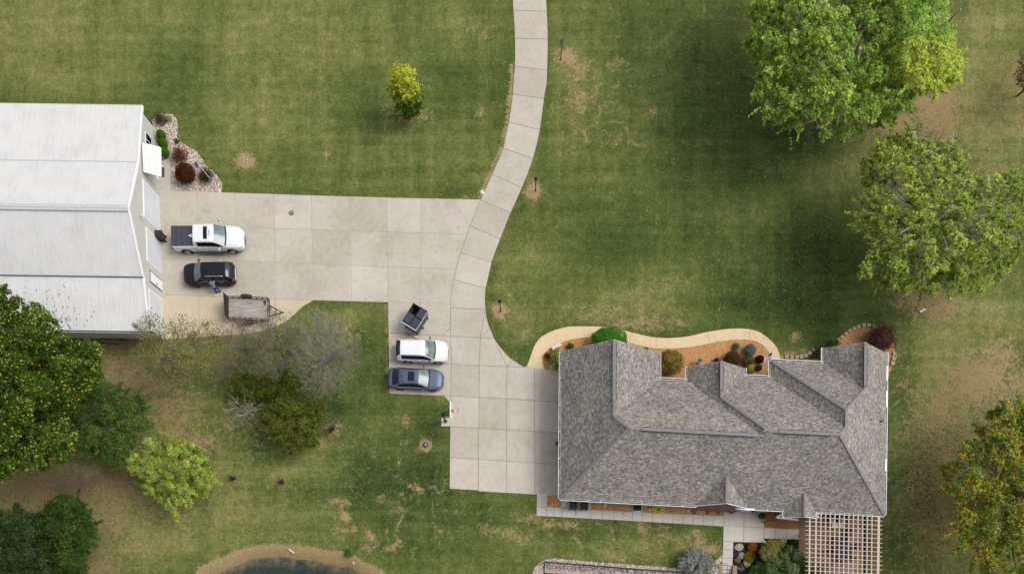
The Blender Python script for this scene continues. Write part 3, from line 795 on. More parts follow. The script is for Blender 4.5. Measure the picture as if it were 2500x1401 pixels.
# ================================================================ HOUSE
ZE, SL = 2.75, 0.72
def ppl(a, b, flip=False):
    """roof plane rising inward from eave line a-b (photo px): z = ZE + SL * distance, as (nx, ny, c)"""
    A, B = W(*a, ZE), W(*b, ZE)
    d = (B - A); n = Vector((-d.y, d.x, 0)).normalized()
    if flip: n = -n
    return (n.x * SL, n.y * SL, ZE - SL * (n.x * A.x + n.y * A.y))
def isect(p, q, r):
    M = np.array([[p[0] - q[0], p[1] - q[1]], [p[0] - r[0], p[1] - r[1]]]); c = np.array([q[2] - p[2], r[2] - p[2]])
    x, y = np.linalg.solve(M, c)
    return Vector((x, y, p[0] * x + p[1] * y + p[2]))
def ridge_front(p, q, a, b):
    """peak above rake line a-b (world 2D) on the ridge of planes p and q"""
    A, B = Vector(a), Vector(b)
    lo = None
    for i in range(2001):
        s = i / 2000; x = A.x + (B.x - A.x) * s; y = A.y + (B.y - A.y) * s
        z1 = p[0] * x + p[1] * y + p[2]; z2 = q[0] * x + q[1] * y + q[2]
        if lo is None or abs(z1 - z2) < lo[0]: lo = (abs(z1 - z2), Vector((x, y, z1)))
    return lo[1]
E_ = lambda x, y: W(x, y, ZE)
cNW, cSW, cSE, cNE = E_(1370, 857), E_(1367.5, 1216), E_(2159, 1256.5), E_(2164, 861)
g1e, nA1, nA2 = E_(1609, 862), E_(1609, 925), E_(1678, 929)
g2w, g2e, nB1, nB2 = E_(1678, 896), E_(1818, 899), E_(1818, 918), E_(1881, 921)
cW, nC2, g3w = E_(1881, 880), E_(2010, 886), E_(2010, 849)
Wp = ppl((1370, 857), (1367.5, 1216)); Sp = ppl((1367.5, 1216), (2159, 1256.5)); Ep = ppl((2159, 1256.5), (2164, 861))
NAp = ppl((1678, 929), (1609, 925)); E1p = ppl((1609, 925), (1609, 862)); W2p = ppl((1678, 896), (1678, 929)); E2p = ppl((1818, 918), (1818, 899))
NBp = ppl((1881, 921), (1818, 918)); W3p = ppl((1881, 880), (1881, 921)); NCp = ppl((2010, 886), (1881, 880)); W4p = ppl((2010, 849), (2010, 886))
def orient(p, test):   # plane must rise towards the inside
    return p
def fix(p, ref):
    """make the plane rise towards ref"""
    z = p[0] * ref.x + p[1] * ref.y + p[2]
    return p if z > ZE else (-p[0], -p[1], 2 * ZE - p[2])
ctr = W(1750, 1045, 6)
Wp, Sp, Ep, NAp, NBp, NCp = (fix(p, ctr) for p in (Wp, Sp, Ep, NAp, NBp, NCp))
E1p = fix(E1p, W(1500, 900, ZE)); W2p = fix(W2p, W(1760, 900, ZE)); E2p = fix(E2p, W(1760, 900, ZE)); W3p = fix(W3p, W(1950, 950, ZE)); W4p = fix(W4p, W(2100, 900, ZE))
P1 = ridge_front(Wp, E1p, cNW, g1e); P2 = ridge_front(W2p, E2p, g2w, g2e); P3 = ridge_front(W4p, Ep, g3w, cNE)
P1b = isect(Wp, E1p, NAp); Mm = isect(Wp, NAp, Sp); VAB = isect(W2p, NAp, Sp); Q2 = isect(W2p, E2p, NBp); RB = isect(W2p, NBp, Sp)
VBC = isect(NBp, W3p, Ep); TC = isect(W3p, NCp, Ep); HE = isect(NBp, Sp, Ep); Q3 = isect(W4p, Ep, NCp)
faces = [([cNW, cSW, Mm, P1b, P1], cSW - cNW), ([P1, P1b, nA1, g1e], nA1 - g1e), ([nA1, P1b, Mm, VAB, nA2], nA2 - nA1),
         ([g2w, nA2, VAB, RB, Q2, P2], nA2 - g2w), ([P2, Q2, nB1, g2e], nB1 - g2e), ([nB1, Q2, RB, HE, VBC, nB2], nB2 - nB1),
         ([cW, nB2, VBC, TC], nB2 - cW), ([cW, TC, Q3, nC2], nC2 - cW), ([g3w, nC2, Q3, P3], nC2 - g3w),
         ([P3, Q3, TC, VBC, HE, cSE, cNE], cNE - cSE),]
house = thing('house', 'single storey house with grey shingle hip roof and brick walls beside the concrete drive', 'house')
roof = MB()
def roof_face(mb, pts, u, mi=0):
    u = u.normalized()
    n = (pts[1] - pts[0]).cross(pts[2] - pts[0]).normalized()
    if n.z < 0: pts = pts[::-1]; n = -n
    v = n.cross(u).normalized()
    k = mb.quad(*pts, m=mi)
    mb.uv[k] = [(p.dot(u), p.dot(v)) for p in pts]
for pts, u in faces: roof_face(roof, pts, u)
# small south gables
def small_gable(mb, xw, xe, yfront, yback_extra=0.0, rise=None):
    a, b = E_(*xw), E_(*xe)
    return a, b
s4w, s4e = E_(1697, 1232.9), E_(1826, 1239.5)
W5 = fix(ppl((1697, 1200), (1697, 1231)), W(1762, 1200, ZE)); E5 = fix(ppl((1826, 1239), (1826, 1200)), W(1762, 1200, ZE))
mid = (s4w + s4e) / 2; pk = Vector((mid.x, mid.y + .12, W5[0] * mid.x + W5[1] * mid.y + W5[2])); bk = isect(W5, E5, Sp)
up = Vector((0, 0, .01))
roof_face(roof, [s4w + up, pk + up, bk + up], Vector((0, 1, 0))); roof_face(roof, [pk + up, s4e + up, bk + up], Vector((0, 1, 0)))
s5w, s5e = E_(1915, 1262.5), E_(1993, 1265)
s5wb, s5eb = E_(1915, 1243.8), E_(1993, 1247.8)
W6 = fix(ppl((1915, 1240), (1915, 1262)), W(1950, 1240, ZE)); E6 = fix(ppl((1993, 1262), (1993, 1240)), W(1950, 1240, ZE))
mid5 = (s5w + s5e) / 2; pk5 = Vector((mid5.x, mid5.y, W6[0] * mid5.x + W6[1] * mid5.y + W6[2])); bk5 = isect(W6, E6, Sp)
roof_face(roof, [s5w + up, pk5 + up, bk5 + up, s5wb + up], Vector((0, 1, 0))); roof_face(roof, [pk5 + up, s5e + up, s5eb + up, bk5 + up], Vector((0, 1, 0)))
roof_face(roof, [cSW, s4w, bk, s4e, s5wb, bk5, s5eb, cSE, HE, RB, VAB, Mm], cSE - cSW)
roof_o = roof.build('roof', ['shingle'], house)
# ridge and hip caps
caps = MB()
def cap(a, b, w=.2, mi=0, lift=.035):
    caps.bar(a + Vector((0, 0, lift - .02)), b + Vector((0, 0, lift - .02)), w, .05, m=mi)
for a, b in ((P1, P1b), (P1b, Mm), (Mm, cSW), (Mm, VAB), (VAB, RB), (RB, HE), (P2, Q2), (Q2, RB), (cW, TC), (TC, VBC), (Q3, TC), (P3, Q3), (VBC, HE), (HE, cSE)):
    cap(a, b)
for a, b in ((pk, bk), (pk5, bk5)): cap(a, b, .2)
caps.build('ridge_cap', ['ridge'], roof_o)
def rvent(a, b, s0, s1):
    p, q = a.lerp(b, s0), a.lerp(b, s1)
    mb = MB(); mb.bar(p + Vector((0, 0, .05)), q + Vector((0, 0, .05)), .36, .05, m=1); mb.bar(p + Vector((0, 0, .07)), q + Vector((0, 0, .07)), .28, .07)
    mb.build('ridge_vent', ['vent', 'dark'], roof_o)
rvent(P1, P1b, .05, .80); rvent(Mm, VAB, .09, .93); rvent(RB, HE, .14, .88); rvent(P2, Q2, .04, .80); rvent(P3, Q3, .10, .94)
# walls (brick), inset from the eaves
def inset(poly, d):
    n = len(poly); out = []
    a = sum(poly[i].x * poly[(i + 1) % n].y - poly[(i + 1) % n].x * poly[i].y for i in range(n))
    s = 1 if a > 0 else -1
    for i in range(n):
        p, q, r = poly[i - 1], poly[i], poly[(i + 1) % n]
        d1 = (q - p).to_2d().normalized(); d2 = (r - q).to_2d().normalized()
        n1 = Vector((-d1.y, d1.x)) * s; n2 = Vector((-d2.y, d2.x)) * s
        k = (n1 + n2); k = k / max(.3, k.dot(n1))
        out.append(Vector((q.x + k.x * d, q.y + k.y * d)))
    return out
eave_loop = [cNW, cSW, cSE, cNE, g3w, nC2, cW, nB2, nB1, g2e, g2w, nA2, nA1, g1e]
wl = inset(eave_loop, .42)
walls = MB(); walls.prism([tuple(p) for p in wl], 0.0, ZE - .14)
# gable walls up under the rakes
for a, p, b in ((cNW, P1, g1e), (g2w, P2, g2e), (g3w, P3, cNE)):
    sh = Vector((0, -.38, 0)); A, Pk, B = a + sh, p + sh, b + sh
    for q in (A, Pk, B): q.z -= .12
    n = len(walls.v); walls.v += [tuple(A), tuple(Pk), tuple(B), (A.x, A.y - .15, A.z), (Pk.x, Pk.y - .15, Pk.z), (B.x, B.y - .15, B.z)]
    for f in ((0, 1, 2), (5, 4, 3), (0, 3, 4, 1), (1, 4, 5, 2), (2, 5, 3, 0)): walls.f.append(tuple(n + i for i in f)); walls.m.append(0)
# south gable wall and the bay
A, Pk, B = s4w.copy(), pk.copy(), s4e.copy()
for q in (A, Pk, B): q.z -= .03
yw = -.03
pts = [Vector((A.x + .05, A.y + yw, 0)), Vector((B.x - .3, B.y + yw, 0)), Vector((B.x - .3, B.y + yw, B.z + .15)), Vector((Pk.x, Pk.y - .05, Pk.z - .1)), Vector((A.x + .05, A.y + yw, A.z))]
walls.quad(*pts); 
walls.prism([(s5w.x + .1, s5w.y + .45), (s5e.x - .1, s5e.y + .45), (s5e.x - .1, s5e.y + 2.2), (s5w.x + .1, s5w.y + 2.2)], 0, ZE - .05)
walls.quad(Vector((s5w.x + .1, s5w.y + .42, ZE - .1)), Vector((s5e.x - .1, s5e.y + .42, ZE - .1)), Vector((pk5.x, pk5.y + .42, pk5.z - .12)))
b0, b1 = W(1898, 1262, 0), W(1949, 1268, 0)
walls.prism([(b0.x, b0.y + 0.1), (b1.x, b1.y + .05), (b1.x, b1.y + 1.6), (b0.x, b0.y + 1.6)], 0, 1.0)
walls.build('wall', ['brick'], house)
sof = MB()
lo_ = [(p.x, p.y) for p in inset(eave_loop, .03)]
n0 = len(sof.v)
sof.prism(lo_, ZE - .20, ZE - .06)
sof.build('soffit', ['white_trim'], house)
def rake(a, b, o_, w):
    t_ = MB(); t_.bar(a + Vector(o_), b + Vector(o_), w, .12); t_.build('rake_board', ['white_trim'], house)
for a, p, b in ((cNW, P1, g1e), (g2w, P2, g2e), (g3w, P3, cNE)):
    rake(a, p, (0, .0, -.1), .03); rake(p, b, (0, .0, -.1), .03)
rake(s4w, pk, (0, -.06, -.07), .05); rake(pk, s4e, (0, -.06, -.07), .05); rake(s5w, pk5, (0, -.01, -.08), .05); rake(pk5, s5e, (0, -.01, -.08), .05)
# gutters
def gutter(a, b, out, cover=()):
    mb = MB(); o = Vector(out).normalized()
    d = (b - a).normalized(); L = (b - a).length
    z = Vector((0, 0, 1))
    mb.bar(a + o * .155 - z * .06, b + o * .155 - z * .06, .05, .12)          # outer lip
    mb.bar(a + o * .03 - z * .07, b + o * .03 - z * .07, .02, .10)
    mb.bar(a + o * .09 - z * .125, b + o * .09 - z * .125, .12, .015, m=1)       # trough
    for e in (a, b): mb.bar(e - z * .06, e + o * .17 - z * .06, .03, .12)
    k = int(L / 1.15)
    for i in range(1, k):
        p = a + d * (L * i / k); mb.bar(p + o * .02 - z * .015, p + o * .16 - z * .015, .055, .02)
    for s0, s1 in cover:
        mb.bar(a.lerp(b, s0) + o * .09 + z * .01, a.lerp(b, s1) + o * .09 + z * .01, .15, .02)
    mb.build('gutter', ['white_metal', 'dark'], house)
so = (-Vector((Sp[0], Sp[1], 0))).normalized(); no = -so
eo = (-Vector((Ep[0], Ep[1], 0))).normalized(); wo2 = (-Vector((Wp[0], Wp[1], 0))).normalized()
gutter(cNW, cSW, wo2); gutter(cSW, E_(1700, 1233.1), so)
gutter(E_(1800, 1238.1), E_(1912, 1243.8), so, [(0, .38)])
gutter(E_(1994, 1248), cSE, so); gutter(cNE, cSE, eo, [(.08, .17), (.235, .33), (.655, .73)])
gutter(g1e, nA1, eo); gutter(nA1, nA2, no); gutter(g2w, nA2, wo2); gutter(g2e, nB1, eo); gutter(nB1, nB2, no); gutter(cW, nB2, wo2); gutter(cW, nC2, no); gutter(g3w, nC2, wo2)
gutter(s5wb + Vector((0, -.1, 0)), s5w, wo2)
gutter(s5eb + Vector((0, -.1, 0)), s5e, eo)
# windows and doors in the brick walls (seen from a step aside)
def wall_window(x, y, z0, w, h, ax='x', out=-1):
    f = MB(); g = MB()
    if ax == 'x':
        f.box(x - w / 2, min(y, y + out * .06), z0, x + w / 2, max(y, y + out * .06), z0 + h)
        g.box(x - w / 2 + .07, min(y + out * .05, y + out * .08), z0 + .07, x + w / 2 - .07, max(y + out * .05, y + out * .08), z0 + h - .07)
    else:
        f.box(min(x, x + out * .06), y - w / 2, z0, max(x, x + out * .06), y + w / 2, z0 + h)
        g.box(min(x + out * .05, x + out * .08), y - w / 2 + .07, z0 + .07, max(x + out * .05, x + out * .08), y + w / 2 - .07, z0 + h - .07)
    fo = f.build('window', ['white_trim'], house); g.build('pane', ['glass_dark'], fo)
def wall_y(x):   # south wall line
    t_ = (x - wl[1].x) / (wl[2].x - wl[1].x); return wl[1].y + (wl[2].y - wl[1].y) * t_
for x in (7.0, 10.5, 27.5, 30.5): wall_window(x, wall_y(x), .9, 1.4, 1.3)
wx = lambda y: wl[2].x + (wl[3].x - wl[2].x) * (y - wl[2].y) / (wl[3].y - wl[2].y)
for y in (12.0, 16.0, 20.0): wall_window(wx(y), y, .9, 1.2, 1.3, 'y', 1)
for yy in (12.0, 16.2):
    g = MB(); xw = wl[0].x + (wl[1].x - wl[0].x) * .5
    g.box(xw - .12, yy - 1.3, .05, xw - .02, yy + 1.3, 2.3); g.build('garage_door', ['door_white'], house)
g = MB(); b = W(1912, 1264, 0); g.box(b0.x + .1, b0.y - .0, 1.0, b1.x - .1, b1.y + 1.3, 1.95); g.build('bay_window', ['white_trim'], house)
# bay roof piece and vent stacks
g = MB(); q0, q1 = W(1896, 1262.5, 2.0), W(1949, 1268, 2.0)
g.bar(Vector((q0.x, q0.y, 2.0)), Vector((q1.x, q1.y, 2.0)), .16, .08); g.bar(Vector((q0.x, q0.y, 2.0)), Vector((q0.x + .62, q0.y + .42, 2.2)), .16, .08); g.build('bay_trim', ['white_trim'], house)
def stack(px, py, plane, h=.45, r=.06, mat='black_plastic', lean=(0, 0)):
    k = 5.0
    for _ in range(12):
        p = W(px, py, k); k = plane[0] * p.x + plane[1] * p.y + plane[2]
    p = W(px, py, k); g = MB(); g.tube([p - Vector((0, 0, .1)), p + Vector((lean[0], lean[1], h))], r, 8); g.tube([p + Vector((0, 0, -.02)), p + Vector((0, 0, .05))], [r * 2, r * 1.3], 8)
    g.build('vent_pipe', [mat], roof_o)
MATS['black_plastic'] = MATS['plastic']
stack(2150, 1029, Ep, .5, .055); stack(2127, 1024, Ep, .35, .035); stack(1866, 1052, Sp, .5, .04, 'white_metal'); stack(1704, 1177, Sp, .2, .05, 'white_metal')
def downspout(px, py, px2, py2):
    g = MB(); a = W(px, py, 2.55); b = W(px2, py2, .15); g.tube([a, Vector((b.x, b.y, 2.2)), Vector((b.x, b.y, .2)), b + Vector((-.2, -.35, -.05))], .05, 6); g.build('downspout', ['white_metal'], house)
downspout(1383, 1223, 1384, 1222); downspout(1480, 1227, 1480, 1228); downspout(1685, 1238, 1684, 1239)
g = MB(); a = W(1796, 1238.5, 2.6); b = W(1830, 1243, 2.6); g.bar(a, b, .28, .12); g.build('porch_beam', ['white_trim'], house)

# ================================================================ BARN
barn = thing('barn', 'long white metal barn with stepped gable roof and grey siding at the left edge', 'barn')
def bxw(y): return -33.41 + 0.0321 * (42.9 - y)      # east wall line
YN, YS = 42.75, 24.15
prof = [(43.2, 2.95), (37.75, 3.95), (32.85, 5.75), (28.15, 3.75), (23.72, 3.05)]      # (y at east wall, roof z)
DX = Vector((-1, 0.0145, 0)).normalized()           # direction of the ridge going west
LB = 24.0
rb = MB()
for i, ((y0, z0), (y1, z1)) in enumerate(zip(prof[:-1], prof[1:])):
    lift = 0.0
    a0, a1 = Vector((bxw(y0) + .22, y0, z0)), Vector((bxw(y1) + .22, y1, z1))
    if i == 3: a0.z -= .12
    b0_, b1_ = a0 + DX * LB, a1 + DX * LB
    n = (a1 - a0).cross(b0_ - a0)
    quad = [a0, b0_, b1_, a1] if n.z < 0 else [a0, a1, b1_, b0_]
    k = rb.quad(*quad); v = (a1 - a0).normalized()
    rb.uv[k] = [((p - a0).dot(DX), (p - a0).dot(v)) for p in quad]
    low = [q - Vector((0, 0, .12)) for q in quad]
    rb.quad(*low[::-1]); rb.quad(a0, a1, a1 - Vector((0, 0, .12)), a0 - Vector((0, 0, .12)))
ro = rb.build('roof', ['barn_roof'], barn)
tb = MB()
for i, ((y0, z0), (y1, z1)) in enumerate(zip(prof[:-1], prof[1:])):
    a0, a1 = Vector((bxw(y0) + .24, y0, z0 - .02)), Vector((bxw(y1) + .24, y1, z1 - .02))
    if i == 3: a0.z -= .12
    tb.bar(a0, a1, .14, .16)
tb.build('rake_trim', ['white_trim'], barn)
rc = MB(); y, z = prof[2]; a = Vector((bxw(y) + .22, y, z + .03)); rc.bar(a, a + DX * LB, .5, .05); rc.bar(a + Vector((0, 0, .03)), a + DX * LB + Vector((0, 0, .03)), .1, .05)
rc.build('ridge_cap', [simple('ridge_metal', S(206, 205, 206), .5)], ro)
rc = MB(); y, z = prof[1]; a = Vector((bxw(y) + .22, y, z + .015)); rc.bar(a, a + DX * LB, .1, .02, m=0); rc.build('roof_break', [simple('break_flashing', S(196, 196, 197), .5)], ro)
rc = MB(); y, z = prof[3]; a = Vector((bxw(y) + .22, y + .03, z - .02)); rc.bar(a, a + DX * LB, .16, .08); rc.bar(a + Vector((0, -.1, -.04)), a + DX * LB + Vector((0, -.1, -.04)), .05, .04, m=1)
rc.build('valley_gutter', [simple('gutter_grey', S(196, 198, 210), .4), 'plastic_grey'], ro)
y, z = prof[4]; a = Vector((bxw(y) + .22, y - .08, z - .08)); rc = MB(); rc.bar(a, a + DX * LB, .14, .13, m=1); rc.bar(a + Vector((0, -.08, .02)), a + DX * LB + Vector((0, -.08, .02)), .03, .14)
rc.build('gutter', ['white_metal', 'plastic_grey'], barn)
y, z = prof[0]; a = Vector((bxw(y) + .22, y + .06, z - .1)); rc = MB(); rc.bar(a, a + DX * LB, .12, .12); rc.build('gutter', [simple('pale_yellow_trim', S(214, 214, 186), .5)], barn)
# fallen leaves and twigs on the low roof slope
lf = MB(); rr = random.Random(5)
for i in range(170):
    px = rr.gauss(120, 42) if i < 190 else rr.uniform(20, 340); yy = 23.8 + abs(rr.gauss(0, 1.7))
    if px < 5 or yy > 28.0: continue
    z = prof[4][1] + (prof[3][1] - .12 - prof[4][1]) * (yy - prof[4][0]) / (prof[3][0] - prof[4][0]) + .012
    p = Vector(((px - NX) * (H - z) / F, yy, z)); a = rr.gauss(PI / 2, .35); s = rr.uniform(.02, .11); w = rr.uniform(.01, .035)
    d = Vector((math.cos(a), math.sin(a), 0)) * s; q = Vector((-math.sin(a), math.cos(a), 0)) * w; sl = (prof[3][1] - .12 - prof[4][1]) / (prof[3][0] - prof[4][0])
    pts = [p - d - q, p + d - q, p + d + q, p - d + q]
    for t_ in pts: t_.z += (t_.y - p.y) * sl
    lf.quad(*pts)
tag(lf.build('fallen_leaf_litter', [simple('dead_leaf', S(112, 100, 96), .9, var=.3)]), 'dark twigs and leaves strewn over the low south slope of the barn roof', 'leaf litter', kind='stuff')
# walls
wb = MB()
base = [Vector((bxw(YN), YN, 0)), Vector((bxw(YS), YS, 0))]
ew = [base[1], base[0]]
def rz(y):
    for (y0, z0), (y1, z1) in zip(prof[:-1], prof[1:]):
        if y1 <= y <= y0: return z1 + (z0 - z1) * (y - y1) / (y0 - y1)
    return prof[0][1] if y > 40 else prof[-1][1]
top = [Vector((bxw(y), y, rz(y) - .13 - (.12 if i == 3 else 0))) for i, y in enumerate((YN, prof[1][0], prof[2][0], prof[3][0], YS))]
wb.quad(base[0], base[1], top[4], top[3], top[2], top[1], top[0])
sN, sS = DX * LB, DX * LB
wb.quad(base[1], base[1] + sS, Vector((*(base[1] + sS).xy, top[4].z)), top[4]); wb.quad(base[0] + sN, base[0], top[0], Vector((*(base[0] + sN).xy, top[0].z)))
wb.quad(base[0] + sN, *[t_ + sN for t_ in top], base[1] + sN)
wb.build('wall', ['siding'], barn)
def on_wall(name, y0, y1, z0, z1, mat, d=.04, trimw=0.0, parent=None):
    g = MB(); yy0, yy1 = min(y0, y1), max(y0, y1)
    A, B = Vector((bxw(yy0), yy0, 0)), Vector((bxw(yy1), yy1, 0)); nrm = Vector((1, .032, 0)).normalized()
    A = A - nrm * .02; B = B - nrm * .02
    p = [A, B, B + nrm * (d + .02), A + nrm * (d + .02)]
    g.prism([(q.x, q.y) for q in p], z0, z1)
    return g.build(name, [mat], parent or barn)
for (y0, y1, zt) in ((36.85, 33.85, 2.75), (32.85, 30.15, 2.45), (27.6, 24.9, 2.35)):
    f = on_wall('door_frame', y0 + .12, y1 - .12, 0.02, zt + .12, 'white_trim', .035)
    on_wall('garage_door', y0, y1, 0.03, zt, 'door_white', .06)
on_wall('door_frame', 29.45, 28.4, .02, 2.12, 'plastic_grey', .035); dd = on_wall('entry_door', 29.35, 28.5, .03, 2.05, 'white_trim', .06)
on_wall('door_knob', 28.72, 28.62, 1.0, 1.1, 'black_metal', .12, parent=dd)
w_ = on_wall('window', 41.55, 40.3, 1.15, 2.15, 'white_trim', .05)
on_wall('pane', 41.48, 40.97, 1.22, 2.08, 'glass_dark', .07, parent=w_); on_wall('pane', 40.88, 40.37, 1.22, 2.08, 'glass_dark', .07, parent=w_)
for y in (YN, YS): g = MB(); g.box(bxw(y) - .06, y - .06, 0, bxw(y) + .05, y + .06, rz(y) - .15); g.build('corner_trim', ['white_trim'], barn)
g = MB(); A = Vector((bxw(37.6), 37.6, 0)); 
# porch canopy over the entry
c0, c1, c2, c3 = W(346, 350, 2.95), W(391, 361, 2.35), W(392, 430, 2.35), W(350, 418, 2.95)
g = MB(); n = (c1 - c0).cross(c2 - c0)
k = g.quad(c0, c3, c2, c1) ; g.uv[k] = [(0, 0), (2.6, 0), (2.6, 1.5), (0, 1.5)]
g.quad(*[p - Vector((0, 0, .1)) for p in (c0, c1, c2, c3)])
co = g.build('porch_canopy', ['barn_roof'], barn)
g = MB(); dz = Vector((0, 0, .04))
for a, b in ((c0, c1), (c1, c2), (c2, c3)): g.bar(a - dz, b - dz, .1, .14)
g.build('canopy_trim', ['white_trim'], co)
for cc_, dy in ((c1, -.1), (c2, .1)): g = MB(); g.tube([(bxw(cc_.y) + .02, cc_.y + dy, 1.9), (cc_.x - .15, cc_.y + dy, 2.28)], .03, 6); g.build('canopy_bracket', ['white_trim'], co)
on_wall('entry_door', 39.4, 38.45, .04, 2.08, 'white_trim', .05)
def floodlight(y, z, label):
    g = MB(); p = Vector((bxw(y), y, z)); g.tube([p, p + Vector((.22, 0, .0))], .04, 6); g.blob(p + Vector((.26, -.07, -.05)), .09, .07, .07); g.blob(p + Vector((.26, .09, -.05)), .09, .07, .07); g.build('floodlight', ['white_metal'], barn)
floodlight(33.4, 3.6, '')
# mat, timber edging by the barn's south wall
g = MB(); a, b = W(391, 410), W(402, 433.5); g.box(a.x, b.y, .036, b.x, a.y, .055); tag(g.build('doormat', [simple('mat', S(84, 72, 84), .95)]), 'dark rectangular doormat on the small concrete pad under the barn canopy', 'doormat')
g = MB(); g.bar(W(238, 833.5, .1), W(312, 836, .1), .16, .2); g.bar(W(242, 843, .1), W(300, 848, .1), .16, .2); g.bar(W(238, 833, .1), W(242, 843, .1), .16, .2)
tag(g.build('timber_edging', [simple('old_timber', S(146, 118, 96), .9, var=.2)]), 'weathered timber border on the ground along the south wall of the barn', 'edging')
# ================================================================ VEGETATION
def leaf_mesh(name, P, N, size, cols, parent, aspect=1.6, rs=None):
    """one small folded leaf spray per point: P (n,3) centres, N (n,3) normals"""
    rs = rs or rng
    n = len(P)
    N = N / (np.linalg.norm(N, axis=1, keepdims=True) + 1e-9)
    A = rs.normal(size=(n, 3)); T = A - N * np.sum(A * N, 1, keepdims=True); T /= np.linalg.norm(T, axis=1, keepdims=True) + 1e-9
    B = np.cross(N, T)
    s = size * rs.uniform(.6, 1.35, (n, 1))
    c = N * s * .18
    v0 = P - T * s * .5 * aspect; v1 = P - B * s * .5 - c; v2 = P + T * s * .5 * aspect; v3 = P + B * s * .5 - c
    V = np.stack([v0, v1, v2, v3], 1).reshape(-1, 3)
    i = np.arange(n) * 4
    Fx = np.stack([i, i + 1, i + 2, i, i + 2, i + 3], 1).reshape(-1)
    me = bpy.data.meshes.new(name)
    me.vertices.add(len(V)); me.vertices.foreach_set('co', V.ravel().astype(np.float32))
    me.loops.add(len(Fx)); me.loops.foreach_set('vertex_index', Fx.astype(np.int32))
    me.polygons.add(2 * n); me.polygons.foreach_set('loop_start', np.arange(0, len(Fx), 3, dtype=np.int32))
    me.update(calc_edges=True)
    a = me.attributes.new('leaf', 'FLOAT_COLOR', 'POINT')
    a.data.foreach_set('color', np.repeat(np.asarray(cols, np.float32), 4, axis=0).ravel())
    me.materials.append(MATS['leaf'])
    o = bpy.data.objects.new(name, me); C.objects.link(o)
    if parent is not None: o.parent = parent
    return o

def pick(cols, n, rs, blend=.25):
    """random mix out of a list of (colour, weight)"""
    cc = np.array([c for c, w in cols]); w = np.array([w for c, w in cols], float); w /= w.sum()
    k = rs.choice(len(cc), n, p=w); k2 = rs.choice(len(cc), n, p=w); t = rs.uniform(0, blend, (n, 1))
    return cc[k] * (1 - t) + cc[k2] * t

